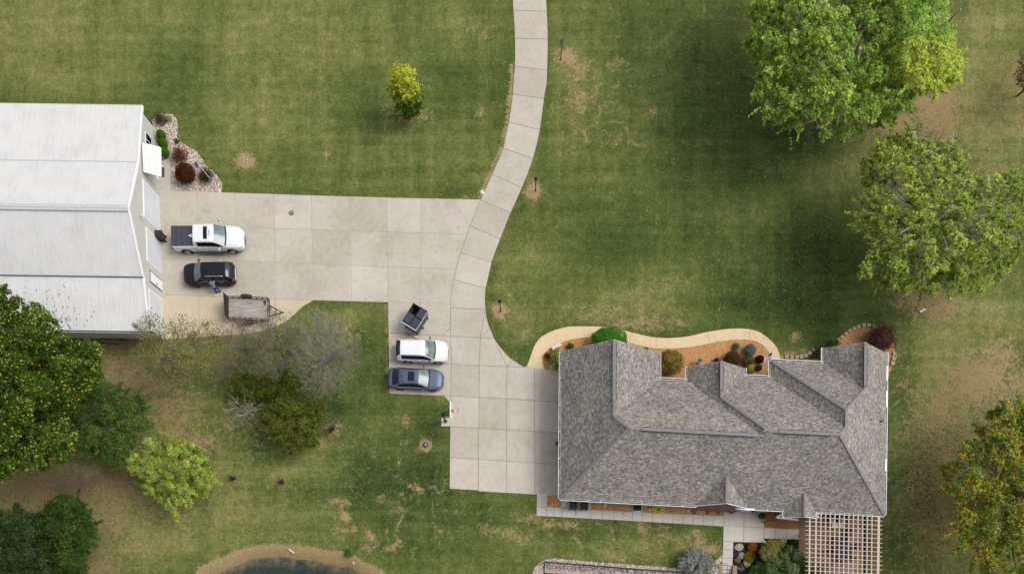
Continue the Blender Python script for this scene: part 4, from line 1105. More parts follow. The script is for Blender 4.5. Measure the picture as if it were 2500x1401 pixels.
def tree(name, label, outline, zmid, zbot, ztop, cols, nl=90, lr=(.55, 1.0), cl=26, per=10, size=.17, seed=1, base=None, trunk_r=.22, bark='bark', spray=.16,
         colf=None, limbs=26, twigs=0, group=None, cat='tree', fill=1.0, ground_clip=.25, puff=.45, twig_r=.016, leafname='crown', twig_len=1.0, profile=.55, gain=1.6, upn=1.1, aspect=1.6, thin=None, spikes=0):
    rs = np.random.default_rng(seed); rd = random.Random(seed)
    P2 = [tuple(W(x, y, zmid)[:2]) for x, y in outline]
    xs = np.array([p[0] for p in P2]); ys = np.array([p[1] for p in P2])
    # interior blobs, best-candidate spaced
    cand = []
    while len(cand) < nl * 14:
        X = rs.uniform(xs.min(), xs.max(), 4000); Y = rs.uniform(ys.min(), ys.max(), 4000)
        k = inside(P2, X, Y); cand += list(zip(X[k], Y[k]))
    cand = np.array(cand[:nl * 14]); d = dist_poly(P2, cand[:, 0], cand[:, 1])
    dmax = d.max(); cand = cand[d > lr[0] * .45]; d = d[d > lr[0] * .45]
    ch = [rs.integers(len(cand))]
    md = np.hypot(*(cand - cand[ch[0]]).T)
    while len(ch) < min(nl, len(cand)):
        k = int(np.argmax(md * rs.uniform(.6, 1.0, len(md)))); ch.append(k)
        md = np.minimum(md, np.hypot(*(cand - cand[k]).T))
    L = cand[ch]; dd = d[ch]
    prof_ = np.clip(dd / dmax, 0, 1) ** profile
    ztl = zmid + (ztop - zmid) * prof_
    z = ztl - rs.uniform(0, 1, len(L)) ** 2.2 * (ztl - zbot) * .7
    rad = rs.uniform(lr[0], lr[1], len(L)); rad = np.minimum(rad, dd + lr[0] * .6)
    if base is None: base = (cand[:, 0].mean(), cand[:, 1].mean())
    bx, by = base
    # correct the crown for its height: lobes off zmid must be where the photograph shows them
    kx = (H - z) / (H - zmid)
    LX, LY = L[:, 0] * kx, L[:, 1] * kx
    o = thing(name, label, cat, (bx, by, 0), group=group)
    inv = Vector((bx, by, 0))
    P = []; N = []; CO = []
    for i in range(len(L)):
        if rs.random() > fill: continue
        c = np.array([LX[i] - bx, LY[i] - by, z[i]]); r = rad[i]
        dirs = rs.normal(size=(cl, 3)); dirs[:, 2] = np.abs(dirs[:, 2]) * .9 - .25; dirs /= np.linalg.norm(dirs, axis=1, keepdims=True)
        cp = c + dirs * r * rs.uniform(.55, 1.05, (cl, 1)) * np.array([1, 1, puff + .3])
        lobe = pick(cols, 1, rs, .5)[0] * rs.uniform(.88, 1.12)
        pts = np.repeat(cp, per, 0) + rs.normal(size=(cl * per, 3)) * spray
        nn = np.repeat(dirs * .6 + np.array([0, 0, upn]), per, 0) + rs.normal(size=(cl * per, 3)) * .4
        cc = (pick(cols, cl * per, rs, .4) * .6 + lobe * .4) * gain
        cj = np.repeat(rs.uniform(.62, 1.4, (cl, 1)), per, 0) * rs.uniform(.75, 1.25, (cl * per, 1))
        cc = cc * cj
        if colf is not None:
            cc = colf(pts + np.array([bx, by, 0]), cc, rs)
        k = pts[:, 2] > ground_clip
        P.append(pts[k]); N.append(nn[k]); CO.append(cc[k])
    sp_lines = []
    cx_, cy_ = LX.mean() - bx, LY.mean() - by
    for _ in range(spikes):
        i = rs.integers(len(L)); s0 = np.array([LX[i] - bx, LY[i] - by, z[i]]); dv = np.array([s0[0] - cx_, s0[1] - cy_, 0.0]); dl_ = np.linalg.norm(dv)
        if dl_ < .3: continue
        dv = dv / dl_ + rs.normal(size=3) * .3; dv[2] = rs.uniform(-.15, .35); ln = rs.uniform(.5, 1.15) * (lr[0] + lr[1]) * .8
        q = np.linspace(.2, 1, 7)[:, None]; cp = s0 + dv * ln * q + np.array([0, 0, -.1]) * q * q
        sp_lines.append((s0, s0 + dv * ln))
        pts = np.repeat(cp, per, 0) + rs.normal(size=(7 * per, 3)) * spray * .55
        cc = pick(cols, 7 * per, rs, .4) * gain * rs.uniform(.75, 1.3) * rs.uniform(.8, 1.2, (7 * per, 1))
        if colf is not None: cc = colf(pts + np.array([bx, by, 0]), cc, rs)
        P.append(pts); N.append(np.tile(np.array([0, 0, upn]), (7 * per, 1)) + rs.normal(size=(7 * per, 3)) * .4); CO.append(cc)
    P = np.concatenate(P); N = np.concatenate(N); CO = np.clip(np.concatenate(CO), 0, 1); CO[:, 3] = 1
    if thin is not None:
        px_ = (P[:, 0] + bx) * F / (H - P[:, 2]) + NX; py_ = NY - (P[:, 1] + by) * F / (H - P[:, 2])
        k = rs.random(len(P)) > thin(px_, py_); P, N, CO = P[k], N[k], CO[k]
    if len(P): leaf_mesh(leafname, P, N, size, CO, o, rs=rs, aspect=aspect)
    # trunk, limbs and twigs
    tb_ = MB(); zt = zbot + (ztop - zbot) * .35
    tp = [Vector((0, 0, -.1)), Vector((rd.uniform(-.1, .1), rd.uniform(-.1, .1), zbot * .6)), Vector((rd.uniform(-.25, .25), rd.uniform(-.25, .25), zt)), Vector((rd.uniform(-.5, .5), rd.uniform(-.5, .5), zbot + (ztop - zbot) * .7))]
    tb_.tube(tp, [trunk_r * 1.25, trunk_r, trunk_r * .75, trunk_r * .35], 8)
    order = list(range(len(L))); rd.shuffle(order)
    ends = []
    for i in order[:limbs]:
        e = Vector((LX[i] - bx, LY[i] - by, z[i] + rad[i] * .2)); s = tp[1].lerp(tp[2], rd.random())
        m_ = s.lerp(e, .5) + Vector((rd.uniform(-.3, .3), rd.uniform(-.3, .3), rd.uniform(.0, .5)))
        w = trunk_r * rd.uniform(.28, .45)
        tb_.tube([s, s.lerp(m_, .5) + Vector((0, 0, .1)), m_, m_.lerp(e, .6), e], [w, w * .8, w * .6, w * .4, w * .2], 5, cap=False)
        ends.append((m_, e, w))
    for _ in range(twigs):
        m_, e, w = rd.choice(ends) if ends else (tp[1], tp[2], .05)
        s = m_.lerp(e, rd.uniform(.2, 1.0)); dirv = (e - m_).normalized() + Vector((rd.uniform(-.9, .9), rd.uniform(-.9, .9), rd.uniform(-.1, .8)))
        ln = rd.uniform(.5, 1.5) * twig_len; q = s + dirv.normalized() * ln
        k = s.lerp(q, .5) + Vector((rd.uniform(-.12, .12), rd.uniform(-.12, .12), rd.uniform(0, .1)))
        tb_.tube([s, k, q], [twig_r, twig_r * .75, twig_r * .35], 3, cap=False)
        for j in range(3):
            a = s.lerp(q, rd.uniform(.3, .9)); bq = a + (dirv.normalized() + Vector((rd.uniform(-1, 1), rd.uniform(-1, 1), rd.uniform(-.2, .7)))).normalized() * ln * .45
            tb_.tube([a, bq], [twig_r * .6, twig_r * .3], 3, cap=False)
    tb_.build('trunk', [bark], o)
    return o

G = lambda r, g, b, w: (S(r, g, b, .72), w)
# bright green tree at the top right
tree('deciduous_tree', 'large bright green tree at the top right with a thin lower left side', [(1850, -90), (1832, 30), (1828, 110), (1848, 180), (1838, 235), (1862, 275), (1900, 305), (1960, 318), (2010, 335), (2060, 330), (2110, 318), (2170, 290), (2222, 262), (2228, 215), (2196, 180), (2190, 110), (2220, 40), (2210, -40), (2120, -130), (1950, -150)],
     6.0, 2.0, 10.5, [G(128, 152, 62, 3), G(102, 134, 50, 3), G(156, 174, 80, 2), G(74, 104, 40, 2.5), G(176, 188, 96, 1)], nl=260, lr=(.4, .85), cl=24, per=14, size=.125, spray=.09, gain=1.8, thin=lambda x, y: np.clip((y - 150 + (1960 - x) * .45) / 200, 0, .68) * (np.sin(x * .05) * np.sin(y * .06) > -.35), spikes=160, seed=21, base=tuple(W(2010, 290)[:2]), trunk_r=.35, limbs=60, twigs=150, bark='bark_pale', fill=.96)
def yel(P, c, rs):
    px = P[:, 0] * F / (H - P[:, 2]) + NX; py = NY - P[:, 1] * F / (H - P[:, 2])
    w = np.clip((py - 50) / 70, 0, 1) * np.clip((px - 2120) / 110, .25, 1); w = (w * rs.uniform(.35, 1.15, len(w)) > .52)[:, None]
    y = np.array(S(204, 212, 88)) * rs.uniform(.8, 1.5, (len(P), 1))
    return np.where(w, y, c)
tree('deciduous_tree', 'tree turning yellow on its outer side, right of the large bright green tree', [(2165, 60), (2205, -60), (2260, -80), (2312, -30), (2306, 30), (2318, 80), (2335, 120), (2348, 160), (2338, 200), (2300, 222), (2255, 232), (2205, 215), (2180, 170), (2176, 110), (2200, 40)],
     7.4, 3.0, 10.2, [G(132, 160, 66, 3), G(112, 146, 58, 2), G(156, 178, 86, 2), G(90, 120, 50, 1)], nl=110, lr=(.35, .75), cl=20, per=11, size=.11, spray=.11, spikes=90, gain=1.8, seed=22, base=tuple(W(2225, 190)[:2]), trunk_r=.15, colf=yel, limbs=30, twigs=90, bark='bark_pale', fill=.92)
tree('deciduous_tree', 'broad green tree with bare grey branches showing in its crown, right of the lawn', [(2185, 335), (2215, 318), (2240, 345), (2290, 350), (2325, 338), (2352, 370), (2368, 410), (2385, 440), (2420, 430), (2465, 425), (2510, 425), (2540, 500), (2500, 590), (2470, 650), (2420, 700), (2350, 718), (2250, 712), (2160, 705), (2100, 682), (2105, 645), (2125, 612), (2120, 575), (2075, 545), (2100, 505), (2112, 450), (2108, 395), (2140, 362)],
     5.5, 1.6, 9.0, [G(130, 146, 60, 3), G(108, 128, 50, 3), G(156, 166, 76, 2), G(80, 100, 40, 2), G(180, 180, 88, 1), G(58, 76, 32, 1)], nl=240, lr=(.38, .8), cl=18, per=13, size=.12, spray=.09, gain=1.8, thin=lambda x, y: .4 * (np.sin(x * .045 + 1) * np.sin(y * .05) > .1), spikes=140, seed=23, base=tuple(W(2215, 590)[:2]), trunk_r=.4, limbs=80, twigs=460, bark='bark_white', fill=.97, twig_r=.018)
def orange(P, c, rs):
    k = (rs.random(len(P)) < .13 + .16 * (np.sin(P[:, 0] * 1.3) * np.sin(P[:, 1] * 1.1) > .1))[:, None]
    return np.where(k, np.array(S(222, 176, 50)) * rs.uniform(.85, 1.4, (len(P), 1)), c)
tree('deciduous_tree', 'green tree sprinkled with orange and yellow leaves at the lower right edge', [(2440, 990), (2480, 975), (2540, 985), (2620, 1060), (2680, 1200), (2640, 1360), (2560, 1450), (2450, 1415), (2400, 1392), (2345, 1340), (2325, 1290), (2345, 1230), (2312, 1190), (2306, 1135), (2345, 1130), (2350, 1085), (2395, 1050), (2405, 1020)],
     5.5, 2.0, 8.5, [G(92, 112, 44, 3), G(112, 132, 54, 3), G(70, 88, 36, 2), G(134, 150, 66, 1)], nl=200, lr=(.36, .75), cl=20, per=12, size=.12, spray=.12, gain=1.6, spikes=120, thin=lambda x, y: .5 * (np.sin(x * .06) * np.sin(y * .05) > .2), seed=24, trunk_r=.35, limbs=60, twigs=140, colf=orange, fill=.9)
def tips(P, c, rs):  # random leaves coloured pale yellow to look lit
    k = (rs.random(len(P)) < .10)[:, None]
    return np.where(k, np.array(S(196, 190, 96)) * rs.uniform(.8, 1.2, (len(P), 1)), c)
tree('deciduous_tree', 'large dark green tree with sunlit leaf tips coloured pale yellow reaching over the barn roof', [(-60, 690), (0, 695), (25, 725), (60, 745), (95, 740), (122, 772), (150, 812), (190, 838), (225, 836), (252, 868), (246, 925), (205, 955), (190, 985), (172, 1020), (185, 1080), (165, 1115), (120, 1135), (60, 1150), (0, 1160), (-90, 1150), (-150, 900)],
     7.0, 2.5, 11.0, [G(70, 96, 28, 3), G(52, 76, 20, 3), G(92, 118, 38, 2), G(34, 52, 14, 2)], nl=190, lr=(.45, .95), cl=28, per=15, size=.12, spray=.11, seed=25, gain=1.4, spikes=60, base=tuple(W(30, 985)[:2]), trunk_r=.4, colf=tips, limbs=50, twigs=30, bark='bark_dark')
tree('cedar_tree', 'loose dark green feathery tree beside the large tree with sunlit yellow tips', [(190, 945), (230, 930), (275, 940), (330, 962), (365, 1000), (362, 1045), (325, 1062), (318, 1110), (292, 1140), (250, 1132), (212, 1110), (172, 1080), (168, 1005)],
     2.6, .5, 4.2, [G(74, 98, 42, 3), G(56, 78, 32, 3), G(96, 120, 54, 2), G(40, 56, 28, 1)], nl=120, lr=(.25, .55), cl=16, per=9, size=.085, seed=26, gain=1.9, spikes=150, trunk_r=.14, limbs=40, twigs=160, spray=.14, bark='bark_dark', puff=.1, fill=.75, twig_r=.012)
def limey(P, c, rs):
    return c
tree('maple_tree', 'lime green young maple standing alone on the lower left lawn', [(318, 1115), (340, 1105), (352, 1068), (378, 1072), (400, 1050), (428, 1068), (465, 1082), (498, 1108), (512, 1145), (524, 1172), (505, 1212), (482, 1205), (462, 1225), (440, 1222), (432, 1266), (415, 1240), (395, 1222), (372, 1202), (345, 1185), (330, 1160), (314, 1138)],
     3.4, 1.0, 5.6, [G(150, 166, 74, 3), G(126, 146, 60, 3), G(172, 180, 90, 2), G(92, 112, 46, 2.5), G(184, 168, 84, .5)], nl=120, lr=(.2, .42), cl=20, per=12, size=.085, seed=27, gain=1.5, profile=.9, spikes=150, base=tuple(W(440, 1185)[:2]), trunk_r=.14, limbs=50, twigs=40, spray=.1, fill=.93)
tree('evergreen_tree', 'round dense mid green tree at the bottom left corner beside the spruce', [(100, 1258), (125, 1228), (150, 1208), (180, 1216), (205, 1240), (230, 1285), (226, 1330), (200, 1352), (212, 1388), (180, 1412), (140, 1400), (108, 1350), (90, 1300)],
     3.0, .6, 4.6, [G(64, 88, 36, 3), G(50, 72, 28, 3), G(84, 106, 46, 2), G(34, 50, 20, 1)], nl=120, lr=(.35, .65), cl=24, per=10, size=.11, spikes=50, gain=1.35, seed=28, trunk_r=.18, limbs=16, spray=.1, bark='bark_dark')
tree('spruce_tree', 'dark blue green spruce filling the bottom left corner', [(-60, 1265), (0, 1258), (45, 1232), (70, 1260), (105, 1268), (98, 1310), (112, 1350), (140, 1390), (120, 1430), (40, 1450), (-80, 1450)],
     3.0, .4, 6.5, [G(62, 82, 44, 3), G(46, 64, 34, 3), G(86, 104, 62, 2), G(30, 42, 24, 2)], nl=120, lr=(.35, .7), cl=24, per=10, size=.09, spikes=110, gain=1.35, seed=29, trunk_r=.2, limbs=24, twigs=60, spray=.14, bark='bark_dark', puff=.25)
# thin, half bare trees south of the trailer
tree('thin_tree', 'sparse olive leaved tree overlapping the barn corner and the pale parking pad', [(318, 860), (345, 835), (330, 800), (365, 765), (400, 790), (440, 770), (475, 795), (520, 790), (545, 830), (520, 880), (500, 930), (440, 950), (370, 930), (325, 905)],
     4.6, 1.4, 6.6, [G(126, 130, 66, 3), G(108, 112, 54, 3), G(146, 150, 78, 2), G(92, 92, 48, 1)], nl=120, lr=(.3, .6), cl=9, per=4, size=.085, seed=30, gain=1.3, base=tuple(W(440, 905)[:2]), trunk_r=.09, limbs=44, twigs=520, fill=.85, spray=.16, twig_r=.010, bark='bark_twig', spikes=40)
tree('thin_tree', 'half bare tree of thin brown twigs between the olive tree and the trailer', [(520, 810), (570, 775), (610, 790), (650, 800), (655, 850), (620, 900), (560, 915), (515, 880)],
     3.8, 1.4, 5.0, [G(134, 138, 74, 3), G(116, 112, 68, 3)], nl=60, lr=(.3, .5), cl=4, per=3, size=.08, seed=31, gain=1.2, trunk_r=.07, limbs=30, twigs=520, fill=.8, spray=.16, twig_r=.010, bark='bark_twig')
tree('thin_tree', 'grey green wispy tree with a few yellow green leaves below the trailer tongue', [(590, 830), (620, 790), (660, 780), (700, 765), (735, 790), (740, 840), (735, 890), (700, 915), (640, 920), (600, 900)],
     4.2, 1.2, 5.6, [G(112, 132, 72, 3), G(94, 114, 62, 3), G(140, 162, 84, 1)], nl=80, lr=(.3, .6), cl=7, per=4, size=.075, seed=32, gain=1.1, trunk_r=.08, limbs=40, twigs=760, fill=.85, spray=.18, twig_r=.010, bark='bark_twig')
tree('bare_tree', 'nearly leafless tree with a round web of pale grey twigs', [(728, 800), (770, 765), (815, 780), (850, 800), (882, 840), (890, 875), (868, 925), (830, 960), (790, 968), (745, 945), (722, 880)],
     4.2, 1.2, 5.2, [G(124, 138, 82, 3), G(176, 186, 110, 1)], nl=80, lr=(.3, .5), cl=3, per=3, size=.06, gain=1.1, seed=33, base=tuple(W(800, 900)[:2]), trunk_r=.10, limbs=60, twigs=1200, fill=.8, bark='bark_grey', twig_r=.0095, twig_len=.95)
tree('small_tree', 'low yellow green bushy tree under the grey green wispy tree', [(556, 935), (590, 915), (640, 920), (690, 900), (728, 925), (735, 950), (700, 968), (650, 965), (600, 975), (562, 955)],
     1.8, .4, 2.8, [G(94, 106, 36, 3), G(76, 90, 28, 3), G(118, 122, 48, 1)], nl=80, lr=(.25, .45), cl=18, per=8, size=.09, gain=1.2, spikes=30, seed=34, trunk_r=.08, limbs=16, twigs=30, spray=.11, fill=.85)
tree('small_tree', 'dense olive green bushy tree on the lawn beside the dead white branches', [(640, 985), (690, 970), (740, 980), (785, 985), (792, 1020), (775, 1050), (765, 1090), (730, 1110), (690, 1105), (672, 1070), (645, 1035)],
     2.0, .4, 3.2, [G(88, 102, 36, 3), G(70, 86, 28, 3), G(116, 122, 48, 2), G(132, 124, 54, 1)], nl=100, lr=(.25, .5), cl=18, per=8, size=.09, gain=1.25, spikes=50, seed=35, trunk_r=.09, limbs=20, twigs=60, spray=.12, fill=.82)
tree('bare_tree', 'small dead tree of white branches beside the olive bushy tree', [(552, 1005), (580, 975), (620, 968), (645, 985), (640, 1015), (600, 1030), (565, 1030)],
     1.8, .8, 2.4, [G(128, 134, 72, 1)], nl=26, lr=(.2, .35), cl=1, per=2, size=.07, seed=36, trunk_r=.07, limbs=22, twigs=70, fill=.4, bark='bark_pale', twig_r=.016, twig_len=.6)
tree('bare_tree', 'low thicket of grey brown twigs left of the lime green maple', [(140, 1140), (200, 1135), (250, 1160), (250, 1195), (190, 1205), (140, 1185)],
     .9, .3, 1.4, [G(108, 94, 78, 1)], nl=40, lr=(.2, .4), cl=2, per=2, size=.06, seed=41, trunk_r=.04, limbs=30, twigs=320, fill=.5, bark='bark', twig_r=.008, twig_len=.7)
tree('bare_tree', 'dark brown twiggy tree just cut by the right edge near the top', [(2485, 140), (2520, 120), (2580, 160), (2580, 230), (2520, 240), (2482, 205)],
     2.5, 1.0, 3.6, [G(110, 74, 64, 2), G(86, 62, 56, 2)], nl=50, lr=(.25, .45), cl=6, per=5, size=.10, seed=42, trunk_r=.08, limbs=24, twigs=200, fill=.8, bark='bark_dark', twig_r=.01, spray=.12)
# upright yellow topped tree in the upper lawn
def fade(P, c, rs):
    w = np.clip((P[:, 2] - 2.6) / 1.9 + rs.normal(0, .18, len(P)), 0, 1)[:, None]
    return c * (1 - w) + np.array(S(212, 214, 80)) * w * rs.uniform(.8, 1.3, (len(P), 1))
def upright(name, label, base_px, h, r, cols, seed, colf=None, n=46, size=.11, lean=0):
    b = W(*base_px); rs = np.random.default_rng(seed); rd = random.Random(seed)
    o = thing(name, label, 'tree', b); P = []; N = []; CO = []
    tbk = MB(); tbk.tube([(0, 0, -.05), (0, 0, h * .5), (.05, 0, h * .9)], [.07, .05, .015], 6)
    for i in range(n):
        f = (i + .5) / n; z = .7 + (h - .7) * f; rr_ = r * math.sin(PI * (.12 + .80 * (1 - f) ** .9)) * rs.uniform(.55, 1.05); a = i * 2.4 + rs.uniform(-.3, .3)
        c = np.array([math.cos(a) * rr_, math.sin(a) * rr_, z])
        tbk.tube([(0, 0, max(.5, z - .6)), (c[0] * .6, c[1] * .6, z - .25), tuple(c)], [.022, .015, .006], 4, cap=False)
        for q in range(9):
            cp = c * np.array([1 - q * .06, 1 - q * .06, 1]) + rs.normal(size=3) * .2
            pts = cp + rs.normal(size=(9, 3)) * .1; P.append(pts); N.append(rs.normal(size=(9, 3)) * .6 + np.array([c[0], c[1], .9])); CO.append(pick(cols, 9, rs) * rs.uniform(.7, 1.25))
    P = np.concatenate(P); CO = np.clip(np.concatenate(CO), 0, 1)
    if colf: CO = colf(P, CO, rs)
    CO[:, 3] = 1; leaf_mesh('crown', P, np.concatenate(N), size, CO, o, rs=rs); tbk.build('trunk', ['bark'], o)
    return o
upright('young_tree', 'slim upright young tree with a yellow top in the middle of the upper lawn', (1005, 284), 5.5, 1.35, [G(84, 116, 34, 3), G(62, 94, 24, 3), G(112, 142, 46, 2)], 51, fade, n=95, size=.13)
# small dark twiggy saplings
for k, (px, py, lab) in enumerate([(575, 1171, 'small dark leafless sapling nearest the lime green maple'), (692, 1179, 'small dark leafless sapling between the maple and the pond side lawn'), (812, 1051, 'small dark leafless sapling in a straw patch beside the olive bushy tree')]):
    rd = random.Random(60 + k); g = MB(); b = W(px, py)
    g.tube([(0, 0, 0), (0, 0, .9)], [.03, .015], 5)
    for i in range(46):
        a = rd.uniform(0, 2 * PI); z0 = rd.uniform(.25, .9); l = rd.uniform(.15, .42)
        s = Vector((0, 0, z0)); e = s + Vector((math.cos(a) * l, math.sin(a) * l, rd.uniform(.05, .3))); g.tube([s, e], [.018, .01], 3, cap=False)
        for j in range(2): g.tube([s.lerp(e, .6), e + Vector((rd.uniform(-.15, .15), rd.uniform(-.15, .15), rd.uniform(0, .15)))], [.012, .006], 3, cap=False)
    t_ = thing('sapling', lab, 'sapling', b, group='bare saplings on the lower lawn'); g.build('branches', [simple('dark_twig', S(58, 50, 56), .95)], t_)

def shrub(name, label, px, py, rad, h, cols, seed, n=900, size=.07, cat='shrub', group=None, core=True, spiky=0.0, flowers=None, fsize=.09, ry=None, tight=.06, z0=0.0):
    """px,py: centre as the photograph shows it at mid height; rad in photograph pixels"""
    zc = z0 + h * .5; c = W(px, py, zc); r = rad / 27.0; r2 = (ry or rad) / 27.0
    rs = np.random.default_rng(seed); o = thing(name, label, cat, (c.x, c.y, z0), group=group)
    d = rs.normal(size=(n, 3)); d[:, 2] = np.where(d[:, 2] < -.4, -d[:, 2], d[:, 2]); d /= np.linalg.norm(d, axis=1, keepdims=True)
    k = rs.uniform(1 - tight * 2 - spiky, 1 + tight, (n, 1))
    bump_ = 1 + .08 * np.sin(d[:, :1] * 7 + seed) * np.cos(d[:, 1:2] * 6) 
    P = d * k * bump_ * np.array([r, r2, h * .5]) + np.array([0, 0, h * .5])
    P[:, 2] = np.maximum(P[:, 2], .03)
    CO = pick(cols, n, rs, .5) * rs.uniform(.75, 1.22, (n, 1)); 
    Nn = d + np.array([0, 0, .5]) + rs.normal(size=(n, 3)) * .45
    CO = np.clip(CO, 0, 1); CO[:, 3] = 1
    leaf_mesh('foliage', P, Nn, size, CO, o, aspect=1.4 + spiky * 4, rs=rs)
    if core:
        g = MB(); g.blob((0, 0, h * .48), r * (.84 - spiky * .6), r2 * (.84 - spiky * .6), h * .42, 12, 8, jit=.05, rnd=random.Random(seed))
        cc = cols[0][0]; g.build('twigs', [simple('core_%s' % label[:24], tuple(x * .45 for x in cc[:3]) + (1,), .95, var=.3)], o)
    else:
        g = MB(); rd = random.Random(seed)
        for i in range(16):
            a = rd.uniform(0, 2 * PI); g.tube([(0, 0, 0), (math.cos(a) * r * .7, math.sin(a) * r2 * .7, h * rd.uniform(.5, .9))], [.015, .006], 4, cap=False)
        g.build('twigs', ['bark_dark'], o)
    if flowers:
        fc, nf = flowers; d = rs.normal(size=(nf, 3)); d[:, 2] = np.abs(d[:, 2]) * .8; d /= np.linalg.norm(d, axis=1, keepdims=True)
        P = d * np.array([r, r2, h * .5]) * rs.uniform(.85, 1.1, (nf, 1)) + np.array([0, 0, h * .52])
        CO = pick(fc, nf, rs, .4) * rs.uniform(.8, 1.2, (nf, 1)); CO = np.clip(CO, 0, 1); CO[:, 3] = 1
        leaf_mesh('flowers', P, d + np.array([0, 0, .6]), fsize, CO, o, aspect=1.0, rs=rs)['kind'] = 'stuff'
    return o
BX = [G(84, 128, 22, 3), G(66, 108, 14, 3), G(104, 150, 34, 1)]
for (px, py, r, lb) in ((394, 330, 10.5, 'clipped round green shrub by the barn, the one farthest from the canopy'), (398, 351, 10.5, 'clipped round green shrub by the barn, the middle one of the row'), (402, 372, 10.5, 'clipped round green shrub by the barn, the one touching the canopy')):
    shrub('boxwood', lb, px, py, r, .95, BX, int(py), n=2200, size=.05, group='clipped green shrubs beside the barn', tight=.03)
FL = ([G(214, 44, 72, 3), G(226, 92, 112, 1)], 90)
shrub('rose_bush', 'red flowering shrub between the clipped shrubs and the brown round shrub', 440, 378, 17, .9, [G(100, 78, 62, 3), G(74, 72, 48, 3), G(124, 96, 82, 1)], 71, n=700, size=.09, core=False, flowers=FL, tight=.3)
shrub('rose_bush', 'green shrub with red flowers at the foot of the flagpole', 503, 428, 17, .8, [G(62, 80, 46, 3), G(48, 62, 38, 3), G(96, 90, 60, 1)], 72, n=900, size=.08, core=False, flowers=([G(214, 44, 72, 3)], 40), tight=.3)
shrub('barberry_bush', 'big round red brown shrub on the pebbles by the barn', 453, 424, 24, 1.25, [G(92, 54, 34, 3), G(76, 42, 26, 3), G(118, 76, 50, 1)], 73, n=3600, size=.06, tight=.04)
shrub('dry_perennial', 'withered brown plant at the north tip of the barn pebble bed', 390, 290, 14, .5, [G(120, 98, 82, 3), G(84, 68, 60, 2)], 74, n=420, size=.08, core=False, tight=.35, spiky=.2)
shrub('dry_perennial', 'pale yellow withered plant at the north tip of the barn pebble bed', 409, 290, 9, .4, [G(196, 184, 134, 3), G(120, 122, 84, 2)], 75, n=240, size=.07, core=False, tight=.35, spiky=.2)
shrub('low_plant', 'small grey green plant on the edge of the barn pebble bed', 432, 345, 6, .25, [G(92, 108, 70, 3)], 76, n=160, size=.07, core=False, tight=.3)
# house front bed
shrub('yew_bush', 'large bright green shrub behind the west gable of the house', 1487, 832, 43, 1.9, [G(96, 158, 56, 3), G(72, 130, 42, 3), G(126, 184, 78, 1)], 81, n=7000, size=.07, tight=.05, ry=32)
shrub('hydrangea', 'cream flowered shrub at the northwest corner of the house', 1357, 877, 14, 1.0, [G(150, 158, 62, 3), G(110, 134, 44, 3)], 82, n=1100, size=.10, core=False, flowers=([G(226, 218, 160, 3), G(206, 200, 120, 1)], 90), fsize=.13, tight=.2, ry=23)
shrub('barberry_bush', 'small dark red shrub beside the cream flowered shrub', 1336, 869, 8, .5, [G(104, 56, 42, 3), G(82, 84, 52, 2)], 83, n=420, size=.05, core=False, tight=.3)
shrub('low_plant', 'low green plant just in front of the west gable roof edge', 1393, 846, 9, .5, [G(92, 118, 56, 3), G(74, 96, 44, 2)], 84, n=400, size=.06, tight=.2)
shrub('low_plant', 'small green tuft under the east slope of the west gable', 1578, 853, 5, .4, [G(94, 124, 58, 3)], 85, n=200, size=.06, tight=.2)
shrub('hydrangea', 'large yellow green shrub with pink flower heads between the two front gables', 1640, 885, 26, 1.3, [G(156, 154, 66, 3), G(124, 130, 48, 3), G(168, 130, 80, 1)], 86, n=2400, size=.10, core=False, flowers=([G(204, 128, 98, 3), G(196, 96, 84, 1), G(190, 156, 104, 1)], 280), fsize=.14, tight=.22)
shrub('rose_bush', 'small red flowered shrub beside the large pink headed shrub', 1625, 866, 8, .8, [G(120, 62, 48, 2), G(90, 84, 50, 2)], 87, n=300, size=.07, core=False, flowers=([G(204, 60, 62, 2)], 26), tight=.3)
shrub('grass_tuft', 'blue green spiky tuft on the wood chips', 1797, 846, 8, .4, [G(112, 136, 100, 3), G(88, 112, 80, 2)], 88, n=380, size=.07, core=False, tight=.3, spiky=.4)
shrub('blue_spruce_shrub', 'round blue grey conifer shrub near the end of the curved path', 1831, 855, 14, .8, [G(122, 144, 136, 3), G(96, 120, 112, 3), G(150, 170, 160, 1)], 89, n=1900, size=.06, tight=.08)
shrub('barberry_bush', 'wide dark brown shrub behind the small middle gable', 1788, 876, 19, 1.0, [G(104, 76, 44, 3), G(84, 60, 34, 3), G(124, 98, 56, 1)], 90, n=2800, size=.055, tight=.04)
shrub('mixed_shrub', 'green and pinkish shrub below the blue grey conifer shrub', 1825, 880, 14, .7, [G(110, 112, 62, 3), G(86, 92, 50, 3), G(190, 150, 120, 1)], 91, n=1000, size=.075, core=False, tight=.25)
shrub('barberry_bush', 'round dark red shrub left of the porch flag', 1855, 877, 10, .6, [G(88, 34, 30, 3), G(70, 26, 26, 2)], 92, n=1200, size=.05, tight=.05)
shrub('boxwood', 'small round dark green shrub near the roof corner', 1853, 897, 7.5, .5, [G(62, 92, 32, 3), G(46, 76, 24, 2)], 93, n=900, size=.045, tight=.04)
shrub('cypress_shrub', 'bright yellow shrub tucked against the small gable gutter', 1829, 904, 10, .6, [G(186, 190, 50, 3), G(150, 164, 38, 2)], 94, n=1400, size=.05, tight=.05)
shrub('barberry_bush', 'small dark purple plant behind the peak of the middle gable', 1749, 879, 5, .5, [G(72, 44, 56, 3)], 95, n=260, size=.06, tight=.2)
shrub('barberry_bush', 'large spreading purple brown shrub at the northeast corner of the house', 2152, 826, 34, 1.7, [G(112, 76, 72, 3), G(84, 52, 52, 3), G(136, 102, 92, 1)], 96, n=4200, size=.08, core=True, tight=.3, ry=32)
